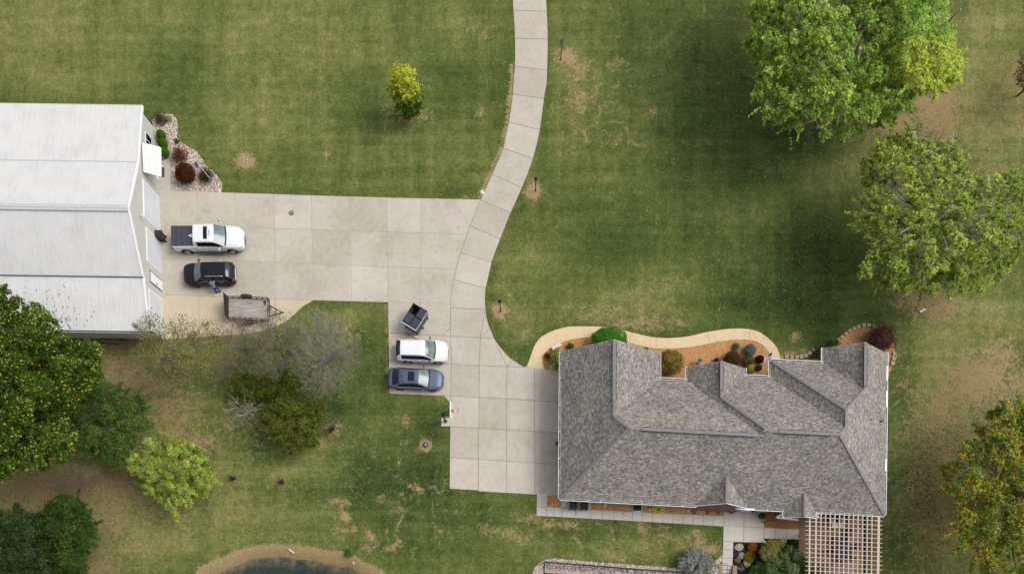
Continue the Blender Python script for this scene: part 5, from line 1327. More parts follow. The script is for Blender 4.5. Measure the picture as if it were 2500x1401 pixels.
shrub('flowering_shrub', 'green shrub with orange pink heads behind the east end edging stones', 2003, 862, 12, .9, [G(74, 98, 44, 3), G(58, 80, 36, 2)], 97, n=1000, size=.08, core=False, flowers=([G(208, 146, 100, 3)], 40), tight=.3, ry=26)
shrub('flowering_shrub', 'low green plant with orange heads between edging stones and the east gable', 2032, 838, 18, .6, [G(82, 106, 50, 3), G(66, 88, 40, 2)], 98, n=700, size=.08, core=False, flowers=([G(212, 152, 104, 3)], 26), tight=.35, ry=9)
# south side beds
shrub('chrysanthemum', 'orange flowering clump beside the brick gable wall', 1786, 1247, 6.5, .4, [G(120, 110, 40, 1)], 101, n=120, size=.07, core=False, flowers=([G(240, 140, 20, 3), G(230, 112, 24, 2)], 160), fsize=.08, tight=.3)
shrub('chrysanthemum', 'small bright yellow flower clump under the south gutter', 1841, 1248, 5.5, .35, [G(120, 120, 40, 1)], 102, n=80, size=.06, core=False, flowers=([G(246, 204, 40, 3)], 110), fsize=.07, tight=.3, ry=4)
shrub('chrysanthemum', 'large ring of orange flowers in the black mulch bed', 1837, 1336, 12, .5, [G(110, 108, 40, 2), G(150, 96, 30, 1)], 103, n=500, size=.06, flowers=([G(214, 112, 26, 3), G(196, 88, 22, 2), G(232, 136, 36, 1)], 420), fsize=.07, tight=.15)
shrub('daisy_clump', 'yellow flowering green clump just below the orange flower ring', 1830, 1359, 13, .5, [G(150, 148, 54, 3), G(122, 124, 44, 2)], 104, n=900, size=.07, core=False, flowers=([G(222, 196, 48, 3)], 80), fsize=.06, tight=.25)
for (px, py, lb) in ((1799, 1366, 'pale cream variegated hosta, the upper one beside the walk'), (1808, 1387, 'pale cream variegated hosta, the lower one near the steps')):
    o = thing('hosta', lb, 'hosta', W(px, py), group='variegated hostas in the black mulch'); g = MB(); rd = random.Random(px)
    for i in range(30):
        a = rd.uniform(0, 2 * PI); l = rd.uniform(.22, .36); w = .05; d = Vector((math.cos(a), math.sin(a), 0)); s = Vector((-d.y, d.x, 0)); hh = rd.uniform(.15, .4)
        g.quad(Vector((0, 0, .05)), d * l * .5 - s * w + Vector((0, 0, hh)), d * l + Vector((0, 0, hh * .6))); g.quad(Vector((0, 0, .05)), d * l + Vector((0, 0, hh * .6)), d * l * .5 + s * w + Vector((0, 0, hh)))
    g.build('leaves', [simple('hosta_leaf', S(206, 208, 158), .7, var=.15)], o)
tree('large_shrub', 'olive green feathery shrub beside the orange flower ring', [(1862, 1335), (1880, 1318), (1905, 1320), (1916, 1335), (1900, 1352), (1905, 1368), (1875, 1375), (1855, 1355)], .9, .2, 1.6, [G(122, 124, 60, 3), G(98, 104, 48, 3), G(146, 144, 80, 1)], nl=50, lr=(.15, .3), cl=14, per=8, size=.07, seed=105, trunk_r=.04, limbs=16, twigs=10, spray=.07, cat='shrub', ground_clip=.05)
shrub('boxwood', 'small deep green shrub in the black mulch by the brick patio', 1935, 1330, 11, .8, [G(46, 88, 34, 3), G(34, 68, 26, 3)], 106, n=1200, size=.06, tight=.12, ry=14)
tree('large_shrub', 'big spreading grey green shrub overlapping the pergola corner at the bottom edge', [(1888, 1372), (1905, 1350), (1925, 1335), (1950, 1345), (1965, 1362), (1975, 1385), (2000, 1378), (2020, 1400), (2030, 1440), (1960, 1470), (1860, 1460), (1825, 1420), (1850, 1392)], 1.5, .3, 2.6, [G(92, 110, 62, 3), G(70, 90, 46, 3), G(116, 132, 78, 2), G(48, 60, 34, 1)], nl=130, lr=(.2, .42), cl=18, per=9, size=.09, seed=107, trunk_r=.06, limbs=20, twigs=30, spray=.1, cat='shrub', ground_clip=.05)
tree('large_shrub', 'low bright green shrub left of the big grey green shrub at the bottom edge', [(1838, 1385), (1856, 1372), (1872, 1385), (1868, 1410), (1845, 1420), (1828, 1405)], .6, .1, 1.1, [G(76, 116, 46, 3), G(58, 94, 36, 3)], nl=40, lr=(.15, .3), cl=14, per=8, size=.07, seed=108, trunk_r=.04, limbs=10, spray=.07, cat='shrub', ground_clip=.05)
tree('silver_shrub', 'silvery grey spiky shrub at the end of the railed gravel bank', [(1660, 1378), (1672, 1358), (1690, 1345), (1712, 1346), (1732, 1358), (1742, 1378), (1735, 1395), (1705, 1402), (1680, 1396)], .8, .1, 1.5, [G(166, 172, 166, 3), G(136, 142, 140, 3), G(194, 198, 190, 1), G(96, 100, 92, 1)], nl=70, lr=(.15, .3), cl=9, per=6, size=.055, aspect=4.5, seed=109, gain=1.15, fill=.6, spikes=90, trunk_r=.05, limbs=30, twigs=160, bark='bark_pale', spray=.08, cat='shrub', ground_clip=.05, twig_r=.01, twig_len=.4)
shrub('low_plant', 'small vivid green plant between the silver shrub and the walk', 1743, 1362, 6, .35, [G(104, 176, 50, 3), G(84, 150, 40, 2)], 110, n=300, size=.07, tight=.2)
shrub('weed_clump', 'leafy green weeds growing on the pond bank', 852, 1350, 9, .5, [G(96, 140, 66, 3), G(74, 112, 50, 2)], 111, n=420, size=.09, core=False, tight=.4)
for k, (px, py, q) in enumerate([(1995, 1340, 0), (2006, 1352, 0), (2002, 1362, 0), (2012, 1377, 0)]):
    pass

# fallen leaves scattered over the grass
def fallen(name, label, blobs, cols, seed, size=.11):
    rs = np.random.default_rng(seed); P = []
    for (x, y, rx, ry, n) in blobs:
        px = rs.normal(x, rx, n); py = rs.normal(y, ry, n); P.append(np.stack([(px - NX) * H / F, (NY - py) * H / F, np.full(n, .03)], -1))
    P = np.concatenate(P); N_ = np.tile(np.array([0, 0, 1.0]), (len(P), 1)) + rs.normal(size=(len(P), 3)) * .35
    CO = pick(cols, len(P), rs, .3) * rs.uniform(.7, 1.2, (len(P), 1)); CO[:, 3] = 1
    tag(leaf_mesh(name, P, N_, size, CO, None, aspect=1.2, rs=rs), label, 'fallen leaves', kind='stuff')
fallen('fallen_leaves', 'pale fallen leaves scattered on the shaded lawn around the two big right hand trees', [(2000, 480, 90, 110, 280), (2060, 360, 80, 50, 200), (1980, 680, 80, 60, 150), (2200, 740, 80, 30, 100), (2420, 200, 50, 110, 200), (1800, 250, 60, 90, 70), (1750, 500, 120, 120, 70)], [G(186, 180, 140, 3), G(186, 168, 96, 2), G(176, 130, 90, 1)], 201, .085)
fallen('fallen_leaves', 'rust coloured fallen leaves on the grass left of the orange flecked tree', [(2250, 1210, 22, 80, 520), (2250, 1330, 26, 50, 160), (2300, 1130, 40, 90, 200)], [G(158, 92, 66, 3), G(130, 78, 58, 3), G(206, 150, 80, 1)], 202, .11)
fallen('fallen_leaves', 'brown fallen leaves under the large tree with sunlit yellow tips at the left', [(130, 1170, 130, 24, 420), (270, 900, 40, 50, 160), (300, 1150, 60, 50, 160)], [G(150, 116, 80, 3), G(190, 164, 90, 1), G(110, 84, 62, 2)], 203, .10)
# ================================================================ VEHICLES
def interp(tab, x):
    return float(np.interp(x, [t[0] for t in tab], [t[1] for t in tab]))
def vehicle(name, label, cat, px, py, heading, p):
    """p: parameter set; local x forward, y left, z up"""
    o = thing(name, label, cat, W(px, py), heading)
    Lh, Wh = p['L'] / 2, p['W'] / 2
    paint = p['paint']; rw = p['rw']; ra = rw + .07; wheels = p['wheels']
    def zb(x):
        z = interp(p['sill'], x)
        for xw in wheels:
            d = abs(x - xw)
            if d < ra: z = max(z, rw + math.sqrt(ra * ra - d * d) * .98)
        return z
    def wd(x): return Wh * interp(p['plan'], x / Lh)
    def zt(x): return interp(p['top'], x)
    bow_f, bow_r = p.get('bow', .14), p.get('bowr', .08)
    def sect(x):
        w = wd(x); b = zb(x); t = max(zt(x), b + .06); c = p.get('crown', .05)
        return [(w * .955, b), (w * .995, b + (t - b) * .18), (w, b + (t - b) * .45), (w * .99, b + (t - b) * .72), (w * .955, t - .05), (w * .90, t - .005), (w * .72, t + c * .45), (w * .38, t + c * .85), (0, t + c)]
    xs = set(np.linspace(-Lh, Lh, 34).tolist() + [-Lh + .04, -Lh + .1, Lh - .04, Lh - .1])
    for xw in wheels:
        for a in np.linspace(-ra, ra, 15): xs.add(xw + a)
        xs.add(xw - ra - .01); xs.add(xw + ra + .01)
    xs = sorted(xs); mb = MB(); n = None; rows = []
    for x in xs:
        s = sect(x); row = []
        pr = [(-y, z) for y, z in s] + [(y, z) for y, z in s[:-1][::-1]]
        for y, z in pr:
            f = max(0, (abs(x) / Lh - .80) / .2)
            bx = (bow_f if x > 0 else -bow_r) * f * (1 - (y / (Wh)) ** 2) * .0
            row.append(len(mb.v)); mb.v.append((x + bx, y, z))
        rows.append(row)
    for r0, r1 in zip(rows[:-1], rows[1:]):
        for i in range(len(r0) - 1):
            mb.f.append((r0[i], r1[i], r1[i + 1], r0[i + 1])); mb.m.append(0)
    mb.f.append(tuple(rows[0])); mb.m.append(0); mb.f.append(tuple(rows[-1][::-1])); mb.m.append(0)
    body = mb.build('body', [paint], o, smooth=True)
    body.modifiers.new('sharp', 'EDGE_SPLIT').split_angle = R(42)
    ub = MB(); ub.box(-Lh * .9, -Wh * .80, .22, Lh * .9, Wh * .80, min(zt(0), 1.0) - .25); ub.build('underbody', ['plastic'], o)
    # greenhouse
    gp = p['roof']; gx0, gx1 = gp[0][0], gp[-1][0]
    def gsec(x):
        zr = interp(gp, x); base = zt(x) - .03; wt = Wh * interp(p['rooftop'], x); wb = wd(x) * .925
        h = max(zr - base, .001); k = min(1, h / (p['H'] - zt(0)))
        wtt = wb + (wt - wb) * k; c = p.get('rcrown', .05)
        return [(wb, base), (wb + (wtt - wb) * .5, base + h * .5), (wtt, zr - .05 * k), (wtt * .95, zr), (wtt * .6, zr + c * .6), (0, zr + c)]
    SP = [0, .18, .34, .40, .66, 1.0]
    def G_(x, s):
        """s in [-1,1]; |s| 0 = centre line, 1 = belt"""
        a = 1 - abs(s); sec = gsec(x)
        y = float(np.interp(a, SP, [q[0] for q in sec])); z = float(np.interp(a, SP, [q[1] for q in sec]))
        ff = max(0, min(1, (x - gp[p['ir'][0]][0] + .3) / .5)); fr = max(0, min(1, (gp[p['ir'][1]][0] + .3 - x) / .5))
        bx = (ff * bow_f - fr * bow_r) * (1 - (y / Wh) ** 2)
        return Vector((x + bx, y if s > 0 else -y, z))
    def patch(x0, x1, s0, s1, off, nx=8, ns=8, fx=None):
        g = MB(); gr = []
        for i in range(nx + 1):
            x = x0 + (x1 - x0) * i / nx; r_ = []
            for j in range(ns + 1):
                s = s0 + (s1 - s0) * j / ns; e = 1e-3
                xx = x if fx is None else fx(x, s)
                P_ = G_(xx, s); N_ = (G_(xx + e, s) - G_(xx - e, s)).cross(G_(xx, min(1, s + e)) - G_(xx, max(-1, s - e)))
                if N_.length < 1e-12: N_ = Vector((0, 0, 1))
                N_.normalize()
                if N_.dot(Vector((P_.x * .2, P_.y, 1.0))) < 0: N_ = -N_
                r_.append(len(g.v)); g.v.append(tuple(P_ + N_ * off))
            gr.append(r_)
        for a, b in zip(gr[:-1], gr[1:]):
            for j in range(ns): g.f.append((a[j], b[j], b[j + 1], a[j + 1])); g.m.append(0)
        return g
    patch(gx0, gx1, -1, 1, 0, 44, 30).build('cab', [p.get('roofpaint', paint)], body, smooth=True)
    xa, xb, xc, xd = [gp[i][0] for i in (p['ia'], p['ir'][0], p['ir'][1], p['id'])]
    patch(xb + .03, xa - .04, -.60, .60, .006).build('windscreen', [p.get('ws', 'glass')], body, smooth=True)
    # dark lower band of the windscreen (wiper cowl)
    patch(xa - .09, xa + .02, -.62, .62, .011, 3, 8).build('wiper_cowl', ['plastic'], body, smooth=True)
    if p.get('rearglass', True):
        patch(xd + .05, xc - .02, -.58, .58, .006).build('rear_window', ['glass_rear'], body, smooth=True)
    for s in (-1, 1):
        wx0, wx1 = p['side']
        w = patch(wx0, wx1, s * .70, s * .955, .008, 16, 5, fx=lambda x, s_: x + (.22 * (abs(s_) - .70) / .25 if x < (wx0 + .45) else 0) * -p.get('ck', .0))
        so_ = w.build('side_window', ['glass_dark'], body, smooth=True)
        # belt moulding below the glass
        b = MB(); pts = [G_(wx0 + (wx1 - wx0) * i / 10, s * .97) + Vector((0, s * .015, .0)) for i in range(11)]; b.tube(pts, .014, 4); b.build('window_trim', [p.get('trim', 'plastic')], body)
        for xp in p['pillars']:
            q = patch(xp - .035, xp + .035, s * .68, s * .97, .011, 1, 5); q.build('pillar', [p.get('pillarmat', 'plastic')], body)
        # mirrors, handles, seams, lamps, wheels
        m_ = MB(); ym = s * (wd(p['mirror'][0]) + .10); xm, zm = p['mirror']
        m_.blob((xm, ym + s * .04, zm), .09, .13, .085, 8, 6); m_.bar((xm + .02, s * wd(xm) * .93, zm - .04), (xm, ym, zm - .03), .06, .04)
        m_.build('mirror', [p.get('mirrormat', 'plastic')], o, smooth=True)
        for xh in p['handles']:
            h_ = MB(); zz = zt(0) - .16; h_.bar((xh - .1, s * (wd(xh) * .985 + .015), zz), (xh + .1, s * (wd(xh) * .985 + .015), zz), .035, .035); h_.build('door_handle', [p.get('handlemat', paint)], o)
        for xsn in p['seams']:
            h_ = MB(); h_.tube([(xsn, s * (wd(xsn) + .001), .42), (xsn, s * (wd(xsn) + .001), .42 + (zt(0) - .42) * .55), (xsn - .03, s * (wd(xsn) * .965 + .001), zt(0) - .05)], .008, 4); h_.build('door_seam', ['plastic'], o)
        hl = MB(); xl = p['head']
        for a, b in zip(xl[:-1], xl[1:]):
            pa = (a[0], s * a[1] * wd(a[0]), a[2]); pb = (b[0], s * b[1] * wd(b[0]), b[2]); hl.tube([pa, pb], [a[3], b[3]], 6)
        hl.build('headlight', ['clear_lens'], o, smooth=True)
        tl = MB()
        for a, b in zip(p['tail'][:-1], p['tail'][1:]): tl.tube([(a[0], s * a[1] * Wh, a[2]), (b[0], s * b[1] * Wh, b[2])], [a[3], b[3]], 6)
        tl.build('taillight', ['red_lens'], o, smooth=True)
        if p.get('rails'):
            r_ = MB(); x0, x1 = p['rails']; pts = [G_(x0 + (x1 - x0) * i / 8, s * .615) + Vector((0, 0, .05 if 0 < i < 8 else .0)) for i in range(9)]; r_.tube(pts, .028, 6); r_.build('roof_rail', [p['railmat']], o, smooth=True)
        if p.get('step'):
            r_ = MB(); r_.bar((-.95, s * (Wh + .02), .42), (1.25, s * (Wh + .02), .42), .17, .05); r_.bar((-1.0, s * (Wh - .08), .36), (1.3, s * (Wh - .08), .36), .08, .08, m=0); r_.build('side_step', [p['stepmat']], o)
        for xw in wheels:
            t_ = MB(); y0, y1 = s * (Wh - .25), s * (Wh - .015)
            t_.tube([(xw, y0, rw), (xw, y0 + s * .03, rw), (xw, y1 - s * .03, rw), (xw, y1, rw)], [rw * .9, rw, rw, rw * .9], 28)
            wo_e = thing('wheel', None, None, (0, 0, 0)); wo_e.parent = o
            t_.build('tyre', ['tyre'], wo_e, smooth=False)
            r_ = MB(); ri = rw * .66
            r_.tube([(xw, y1 - s * .02, rw), (xw, y1 + s * .004, rw)], [ri, ri], 24, m=1)
            for k in range(5):
                a = 2 * PI * k / 5 + .3; r_.bar((xw, y1 + s * .012, rw), (xw + math.cos(a) * ri * .93, y1 + s * .012, rw + math.sin(a) * ri * .93), .085, .02, up=Vector((0, 1, 0)))
            ring = [(xw + math.cos(2 * PI * k / 24) * ri * .95, y1 + s * .008, rw + math.sin(2 * PI * k / 24) * ri * .95) for k in range(25)]
            r_.tube(ring, .022, 5); r_.build('rim', [p.get('rim', 'rim'), 'plastic'], wo_e)
            if p.get('flare'):
                f_ = MB(); pts = [(xw + math.cos(a) * (ra + .02), s * (wd(xw) + .0), max(rw + math.sin(a) * (ra + .02), .3)) for a in np.linspace(.0, PI, 18)]; f_.tube(pts, .035, 5); f_.build('wheel_arch_trim', [p['flare']], o, smooth=True)
    # bonnet edge lines, grille, number plate area
    hd = MB()
    for s in (-1, 1):
        hd.tube([(x, s * wd(x) * .80, zt(x) + .028) for x in np.linspace(p['hood'][0], p['hood'][1], 9)], .007, 4)
    xf = p['hood'][1]; hd.tube([(xf + .05 * (1 - (y / .8) ** 2), y * wd(xf), zt(xf) + .05 - .022 * y * y) for y in np.linspace(-.8, .8, 9)], .008, 4)
    hd.build('bonnet_seam', [p.get('seammat', 'plastic_grey')], o)
    gr = MB(); gr.box(Lh - .05, -Wh * .42, .56, Lh + .006, Wh * .42, .64); gr.build('grille', ['plastic_grey'], o); gr = MB(); gr.box(Lh - .05, -Wh * .36, .34, Lh + .006, Wh * .36, .42); gr.build('lower_grille', ['plastic'], o)
    bmp = MB(); bmp.box(-Lh - .03, -Wh * .72, .40, -Lh + .1, Wh * .72, .60); bmp.build('rear_bumper', [p.get('bumper', 'plastic')], o, bevel=.02)
    return o, G_, wd, zt, patch, body
# plan: half width factor by x/Lh
PL = [(-1, .78), (-.985, .86), (-.95, .93), (-.86, .985), (-.6, 1), (.55, 1), (.78, .97), (.88, .90), (.95, .80), (.985, .68), (1, .58)]
suv = dict(L=4.6, W=1.86, H=1.68, rw=.355, wheels=(1.40, -1.30), sill=[(-2.3, .42), (-2.1, .3), (2.1, .28), (2.3, .36)], plan=PL,
           top=[(-2.3, .92), (-2.22, 1.05), (-2.0, 1.12), (1.0, 1.08), (1.3, 1.05), (1.9, .97), (2.15, .90), (2.25, .80), (2.3, .70)],
           roof=[(-2.24, 1.06), (-2.0, 1.42), (-1.75, 1.62), (.05, 1.66), (.28, 1.62), (1.12, 1.06)], ir=(4, 2), ia=5, id=0,
           rooftop=[(-2.3, .66), (-1.6, .70), (0, .72), (1.0, .74)], side=(-1.72, .86), pillars=(-.42, -1.3), mirror=(.72, 1.14), handles=(-.25, -1.15), seams=(.78, -.32, -1.2),
           head=[(2.12, .93, .80, .04), (2.22, .80, .80, .05), (2.27, .5, .78, .02)], tail=[(-2.12, .93, 1.02, .03), (-2.24, .84, 1.04, .07), (-2.26, .6, 1.05, .05)], hood=(1.25, 2.15), flare='plastic')
wp = dict(suv, paint='paint_white', W=1.88, rails=(-1.6, .1), railmat='paint_white', mirrormat='plastic_grey', rim='rim', bumper='plastic', plan=PL)
vehicle('parked_suv', 'white SUV parked beside the dark blue grey sedan, nose towards the lane', 'SUV', 1033.5, 864, -math.atan(.030), wp)
bp = dict(suv, paint='paint_black', L=4.54, rails=(-1.55, .05), railmat='chrome', handlemat='chrome', trim='chrome', rim='rim_dark', seammat='plastic_grey', bumper='paint_black')
bo, bG, bwd, bzt, bpatch, bbody = vehicle('parked_suv', 'black SUV with silver roof rails parked facing the white barn, a person leaning in', 'SUV', 519.5, 678, PI + .030, bp)
g = MB(); g.tube([(-2.30, y, .66) for y in np.linspace(-.62, .62, 7)], .05, 6); g.build('bumper_trim', ['chrome'], bo, smooth=True)
g = MB(); q = bG(-1.15, -.1) + Vector((0, 0, .02)); g.blob(q, .09, .04, .05, 6, 5); g.build('antenna_fin', ['plastic'], bbody)
sed = dict(L=4.92, W=1.86, H=1.44, rw=.345, wheels=(1.48, -1.42), sill=[(-2.46, .42), (-2.2, .26), (2.2, .24), (2.46, .34)], plan=[(-1, .70), (-.985, .80), (-.95, .89), (-.86, .965), (-.6, 1), (.5, 1), (.72, .97), (.85, .88), (.94, .74), (.985, .58), (1, .48)],
           top=[(-2.46, .78), (-2.4, .90), (-2.2, .97), (-1.6, 1.0), (.9, .93), (1.3, .92), (1.9, .83), (2.25, .73), (2.4, .62), (2.46, .54)],
           roof=[(-2.02, .98), (-1.35, 1.28), (-1.0, 1.38), (.05, 1.42), (.26, 1.38), (1.15, .93)], ir=(4, 1), ia=5, id=0, rooftop=[(-2.3, .64), (-1.3, .62), (0, .66), (1.0, .70)], side=(-1.45, .92),
           pillars=(-.35,), mirror=(.72, .98), handles=(-.2, -1.0), seams=(.8, -.3, -1.15), head=[(2.08, .96, .66, .03), (2.26, .9, .66, .05), (2.38, .6, .62, .02)], tail=[(-2.25, .88, .78, .02), (-2.38, .78, .80, .035), (-2.42, .5, .80, .025)],
           hood=(1.25, 2.3), paint='paint_blue', trim='chrome', rim='rim_dark', bumper='plastic', mirrormat='paint_blue')
so_, sG, swd, szt, spatch, sbody = vehicle('parked_sedan', 'dark blue grey sedan with a sunroof parked on the slab beside the lawn', 'car', 1018, 930.5, -math.atan(.042), sed)
spatch(-.58, -.05, -.40, .40, .008).build('sunroof', ['glass_dark'], sbody, smooth=True)
g = MB(); g.blob(sG(-1.22, 0.0) + Vector((0, 0, .03)), .08, .03, .05, 6, 5); g.build('antenna_fin', ['plastic'], sbody)
truck = dict(L=6.24, W=2.04, H=1.93, rw=.41, wheels=(2.0, -2.05), sill=[(-3.12, .62), (-3.0, .48), (2.9, .46), (3.12, .5)], plan=[(-1, .90), (-.985, .94), (-.95, .965), (-.8, .985), (.5, .985), (.78, .98), (.88, .93), (.95, .84), (.985, .74), (1, .66)],
             top=[(-3.12, 1.30), (-3.1, 1.36), (-1.05, 1.38), (1.5, 1.30), (1.9, 1.29), (2.6, 1.22), (2.95, 1.12), (3.1, 1.0), (3.12, .86)],
             roof=[(-1.12, 1.32), (-1.02, 1.80), (-.92, 1.88), (.60, 1.92), (.78, 1.88), (1.66, 1.30)], ir=(4, 2), ia=5, id=0, rooftop=[(-1.2, .74), (0, .76), (1.0, .78)], side=(-.72, 1.38), pillars=(.18,),
             mirror=(1.25, 1.40), handles=(.0, -.62), seams=(1.35, .12, -1.02), head=[(2.8, .96, 1.0, .05), (2.98, .86, 1.0, .08), (3.06, .68, .98, .05)], tail=[(-3.08, .95, .92, .05), (-3.1, .95, 1.2, .06)],
             hood=(1.8, 2.95), bowr=.0, paint='paint_white', rim='chrome', flare='plastic', rearglass=False, step=True, stepmat='plastic_grey', mirrormat='chrome', bumper='plastic', pillarmat='glass_dark', crown=.05)
to, tG, twd, tzt, tpatch, tbody = vehicle('pickup_truck', 'white pickup truck with a dark bed cover parked by the white barn', 'pickup truck', 519, 594.5, math.atan(.006), truck)
tpatch(-.02, .34, -.42, .42, .008).build('sunroof', ['glass_dark'], tbody, smooth=True)
g = MB(); g.box(-3.08, -.90, 1.36, -1.10, .90, 1.425); tn = g.build('bed_cover', ['tonneau'], to, bevel=.03)
g = MB()
for x in (-2.6, -2.1, -1.6): g.box(x - .012, -.86, 1.424, x + .012, .86, 1.432)
g.build('cover_seam', [simple('cover_seam', S(54, 56, 66), .8)], tn)
g = MB(); g.tube([tG(.52, s_) + Vector((0, 0, .01)) for s_ in (-.17, 0, .17)], .022, 5); g.build('shark_antenna', ['plastic'], tbody)
g = MB(); g.box(-1.12, -.35, 1.42, -1.09, .35, 1.46); g.build('brake_light', ['plastic'], to)
for s in (-1, 1):
    g = MB(); y = s * 1.25; g.bar((1.28, s * 1.0, 1.36), (1.22, y, 1.42), .06, .05); g.box(1.10, min(y, y + s * .16), 1.30, 1.24, max(y, y + s * .16), 1.58, m=1); g.build('tow_mirror', ['plastic', 'chrome'], to, bevel=.02)

# ================================================================ PERSON
def skin_body(name, joints, edges, radii, mat, parent, levels=1):
    me = bpy.data.meshes.new(name); me.from_pydata(joints, edges, []); o = bpy.data.objects.new(name, me); C.objects.link(o); o.parent = parent
    me.materials.append(MATS[mat] if isinstance(mat, str) else mat)
    sk = o.modifiers.new('skin', 'SKIN'); sk.use_smooth_shade = True
    for i, r in enumerate(radii): me.skin_vertices[0].data[i].radius = (r, r) if not isinstance(r, tuple) else r
    me.skin_vertices[0].data[0].use_root = True
    o.modifiers.new('sub', 'SUBSURF').levels = levels; o.modifiers['sub'].render_levels = levels
    return o
pb = W(533, 711.5); per = thing('person', 'person in grey top and blue jeans leaning into the side of the black SUV', 'person', pb, R(8))
# local: +y towards the car
MATS['skin'] = simple('skin', S(206, 160, 134), .6); MATS['jeans'] = simple('jeans', S(38, 66, 116), .9, var=.25, scale=12); MATS['shirt'] = simple('grey_shirt', S(134, 136, 150), .9, var=.15); MATS['hair'] = simple('dark_hair', S(38, 32, 36), .8); MATS['shoe'] = simple('dark_shoe', S(34, 34, 44), .8)
J = [(0, 0, .92), (-.02, .10, 1.12), (-.04, .24, 1.30), (-.05, .30, 1.38), (-.06, .36, 1.46), (-.06, .41, 1.53),
     (-.24, .28, 1.31), (-.30, .46, 1.12), (-.24, .66, 1.10), (-.22, .74, 1.11), (.15, .30, 1.32), (.22, .50, 1.14), (.14, .70, 1.12), (.12, .78, 1.13),
     (-.10, -.01, .88), (-.13, -.06, .50), (-.12, -.16, .09), (-.12, -.03, .045), (.10, -.02, .88), (.16, .0, .50), (.20, -.14, .09), (.21, -.01, .045)]
Ed = [(0, 1), (1, 2), (2, 3), (3, 4), (4, 5), (2, 6), (6, 7), (7, 8), (8, 9), (2, 10), (10, 11), (11, 12), (12, 13), (0, 14), (14, 15), (15, 16), (16, 17), (0, 18), (18, 19), (19, 20), (20, 21)]
Rr = [(.14, .10), (.13, .09), (.14, .09), .055, .05, .05, .06, .05, .038, .034, .06, .05, .038, .034, .10, .07, .045, .045, .10, .07, .045, .045]
body_p = skin_body('body', J, Ed, Rr, 'skin', per, 1)
def grow(idx, edges, k, name, mat):
    mp = {i: n for n, i in enumerate(idx)}
    skin_body(name, [J[i] for i in idx], [(mp[a], mp[b]) for a, b in edges], [tuple(x + k for x in Rr[i]) if isinstance(Rr[i], tuple) else Rr[i] + k for i in idx], mat, body_p, 1)
grow([0, 14, 15, 16, 18, 19, 20], [(0, 14), (14, 15), (15, 16), (0, 18), (18, 19), (19, 20)], .018, 'jeans', 'jeans')
grow([1, 0, 2, 3, 6, 7, 10, 11], [(1, 0), (1, 2), (2, 3), (2, 6), (6, 7), (2, 10), (10, 11)], .042, 'shirt', 'shirt')
per.scale = (.94, .94, .94)
g = MB(); g.blob((-.06, .45, 1.57), .078, .098, .115, 14, 10)          # head
g.blob((-.06, .552, 1.56), .014, .02, .02, 6, 5)
for s in (-1, 1):
    g.blob((-.06 + s * .078, .44, 1.56), .012, .02, .028, 6, 5)
    # palm with five fingers
hd_ = g.build('head', ['skin'], body_p, smooth=True)
for s in (-1, 1): g = MB(); g.blob((-.06 + s * .03, .54, 1.585), .012, .008, .009, 6, 5); g.build('eye', ['hair'], hd_)

g = MB(); g.blob((-.06, .43, 1.60), .086, .10, .105, 14, 10, jit=.03); g.build('hair', ['hair'], hd_, smooth=True)
for c in ((-.22, .76, 1.11), (.12, .80, 1.13)):
    g = MB(); g.blob(c, .035, .045, .018, 8, 6)
    for k in range(4): x = c[0] - .026 + .0175 * k; l = (.06, .07, .066, .052)[k]; g.tube([(x, c[1] + .03, c[2]), (x, c[1] + .03 + l * .6, c[2] - .006), (x, c[1] + .03 + l, c[2] - .03)], [.009, .0085, .007], 6)
    g.tube([(c[0] + .03, c[1] - .005, c[2]), (c[0] + .055, c[1] + .02, c[2] - .01), (c[0] + .06, c[1] + .045, c[2] - .02)], [.010, .009, .007], 6); g.build('hand', ['skin'], body_p, smooth=True)
for c in ((-.12, -.07, .045), (.21, -.05, .045)):
    g = MB(); g.blob((c[0], c[1] - .02, .085), .05, .14, .05, 10, 6); g.build('shoe', ['shoe'], body_p, smooth=True)

# ================================================================ TRAILER
def P3(px, py, z): return W(px, py, z)
tr = thing('utility_trailer', 'open utility trailer with grey plank deck and raised rear ramp gate on the pale pad', 'trailer', W(607, 757))
T0 = Vector(W(607, 757)); zd = .62
d0, d1, d2, d3 = [P3(x, y, zd) - T0 for x, y in ((557.5, 727), (656.5, 731), (656.5, 782), (557.5, 777.5))]
g = MB(); nb = 11
for i in range(nb):
    a, b = (i + .04) / nb, (i + .96) / nb; p, q, r_, s_ = d0.lerp(d3, a), d1.lerp(d2, a), d1.lerp(d2, b), d0.lerp(d3, b)
    g.prism([(p.x, p.y), (q.x, q.y), (r_.x, r_.y), (s_.x, s_.y)], zd - .04, zd)
def M_plank():
    t = NT('plank', .9); gg = t.objc(); mp = t.n('ShaderNodeMapping'); mp.inputs['Scale'].default_value = (.7, 9, 1); t.l(gg, mp.inputs['Vector'])
    a = t.noise(mp.outputs[0], 1.2, 5, .6); mp2 = t.n('ShaderNodeMapping'); mp2.inputs['Scale'].default_value = (.9, 3.2, 1); t.l(gg, mp2.inputs['Vector']); b = t.noise(mp2.outputs[0], .9, 3, .5)
    base = t.ramp(a, [(.3, S(150, 142, 134)), (.55, S(186, 178, 168)), (.75, S(210, 204, 194))]); t.col(t.mix(t.ramp(b, [(.64, 0.), (.74, .75)]), base, S(92, 76, 68))); return t.m
MATS['plank'] = M_plank(); g.build('plank_deck', ['plank'], tr)
g = MB(); zr_ = zd + .38; U = Vector((0, 0, 1))
cs = [d0, d1, d2, d3]
for i in range(4):
    a, b = cs[i], cs[(i + 1) % 4]; g.bar(a - U * .06, b - U * .06, .07, .12)
    if i != 3: g.bar(a + U * .38, b + U * .38, .05, .05)
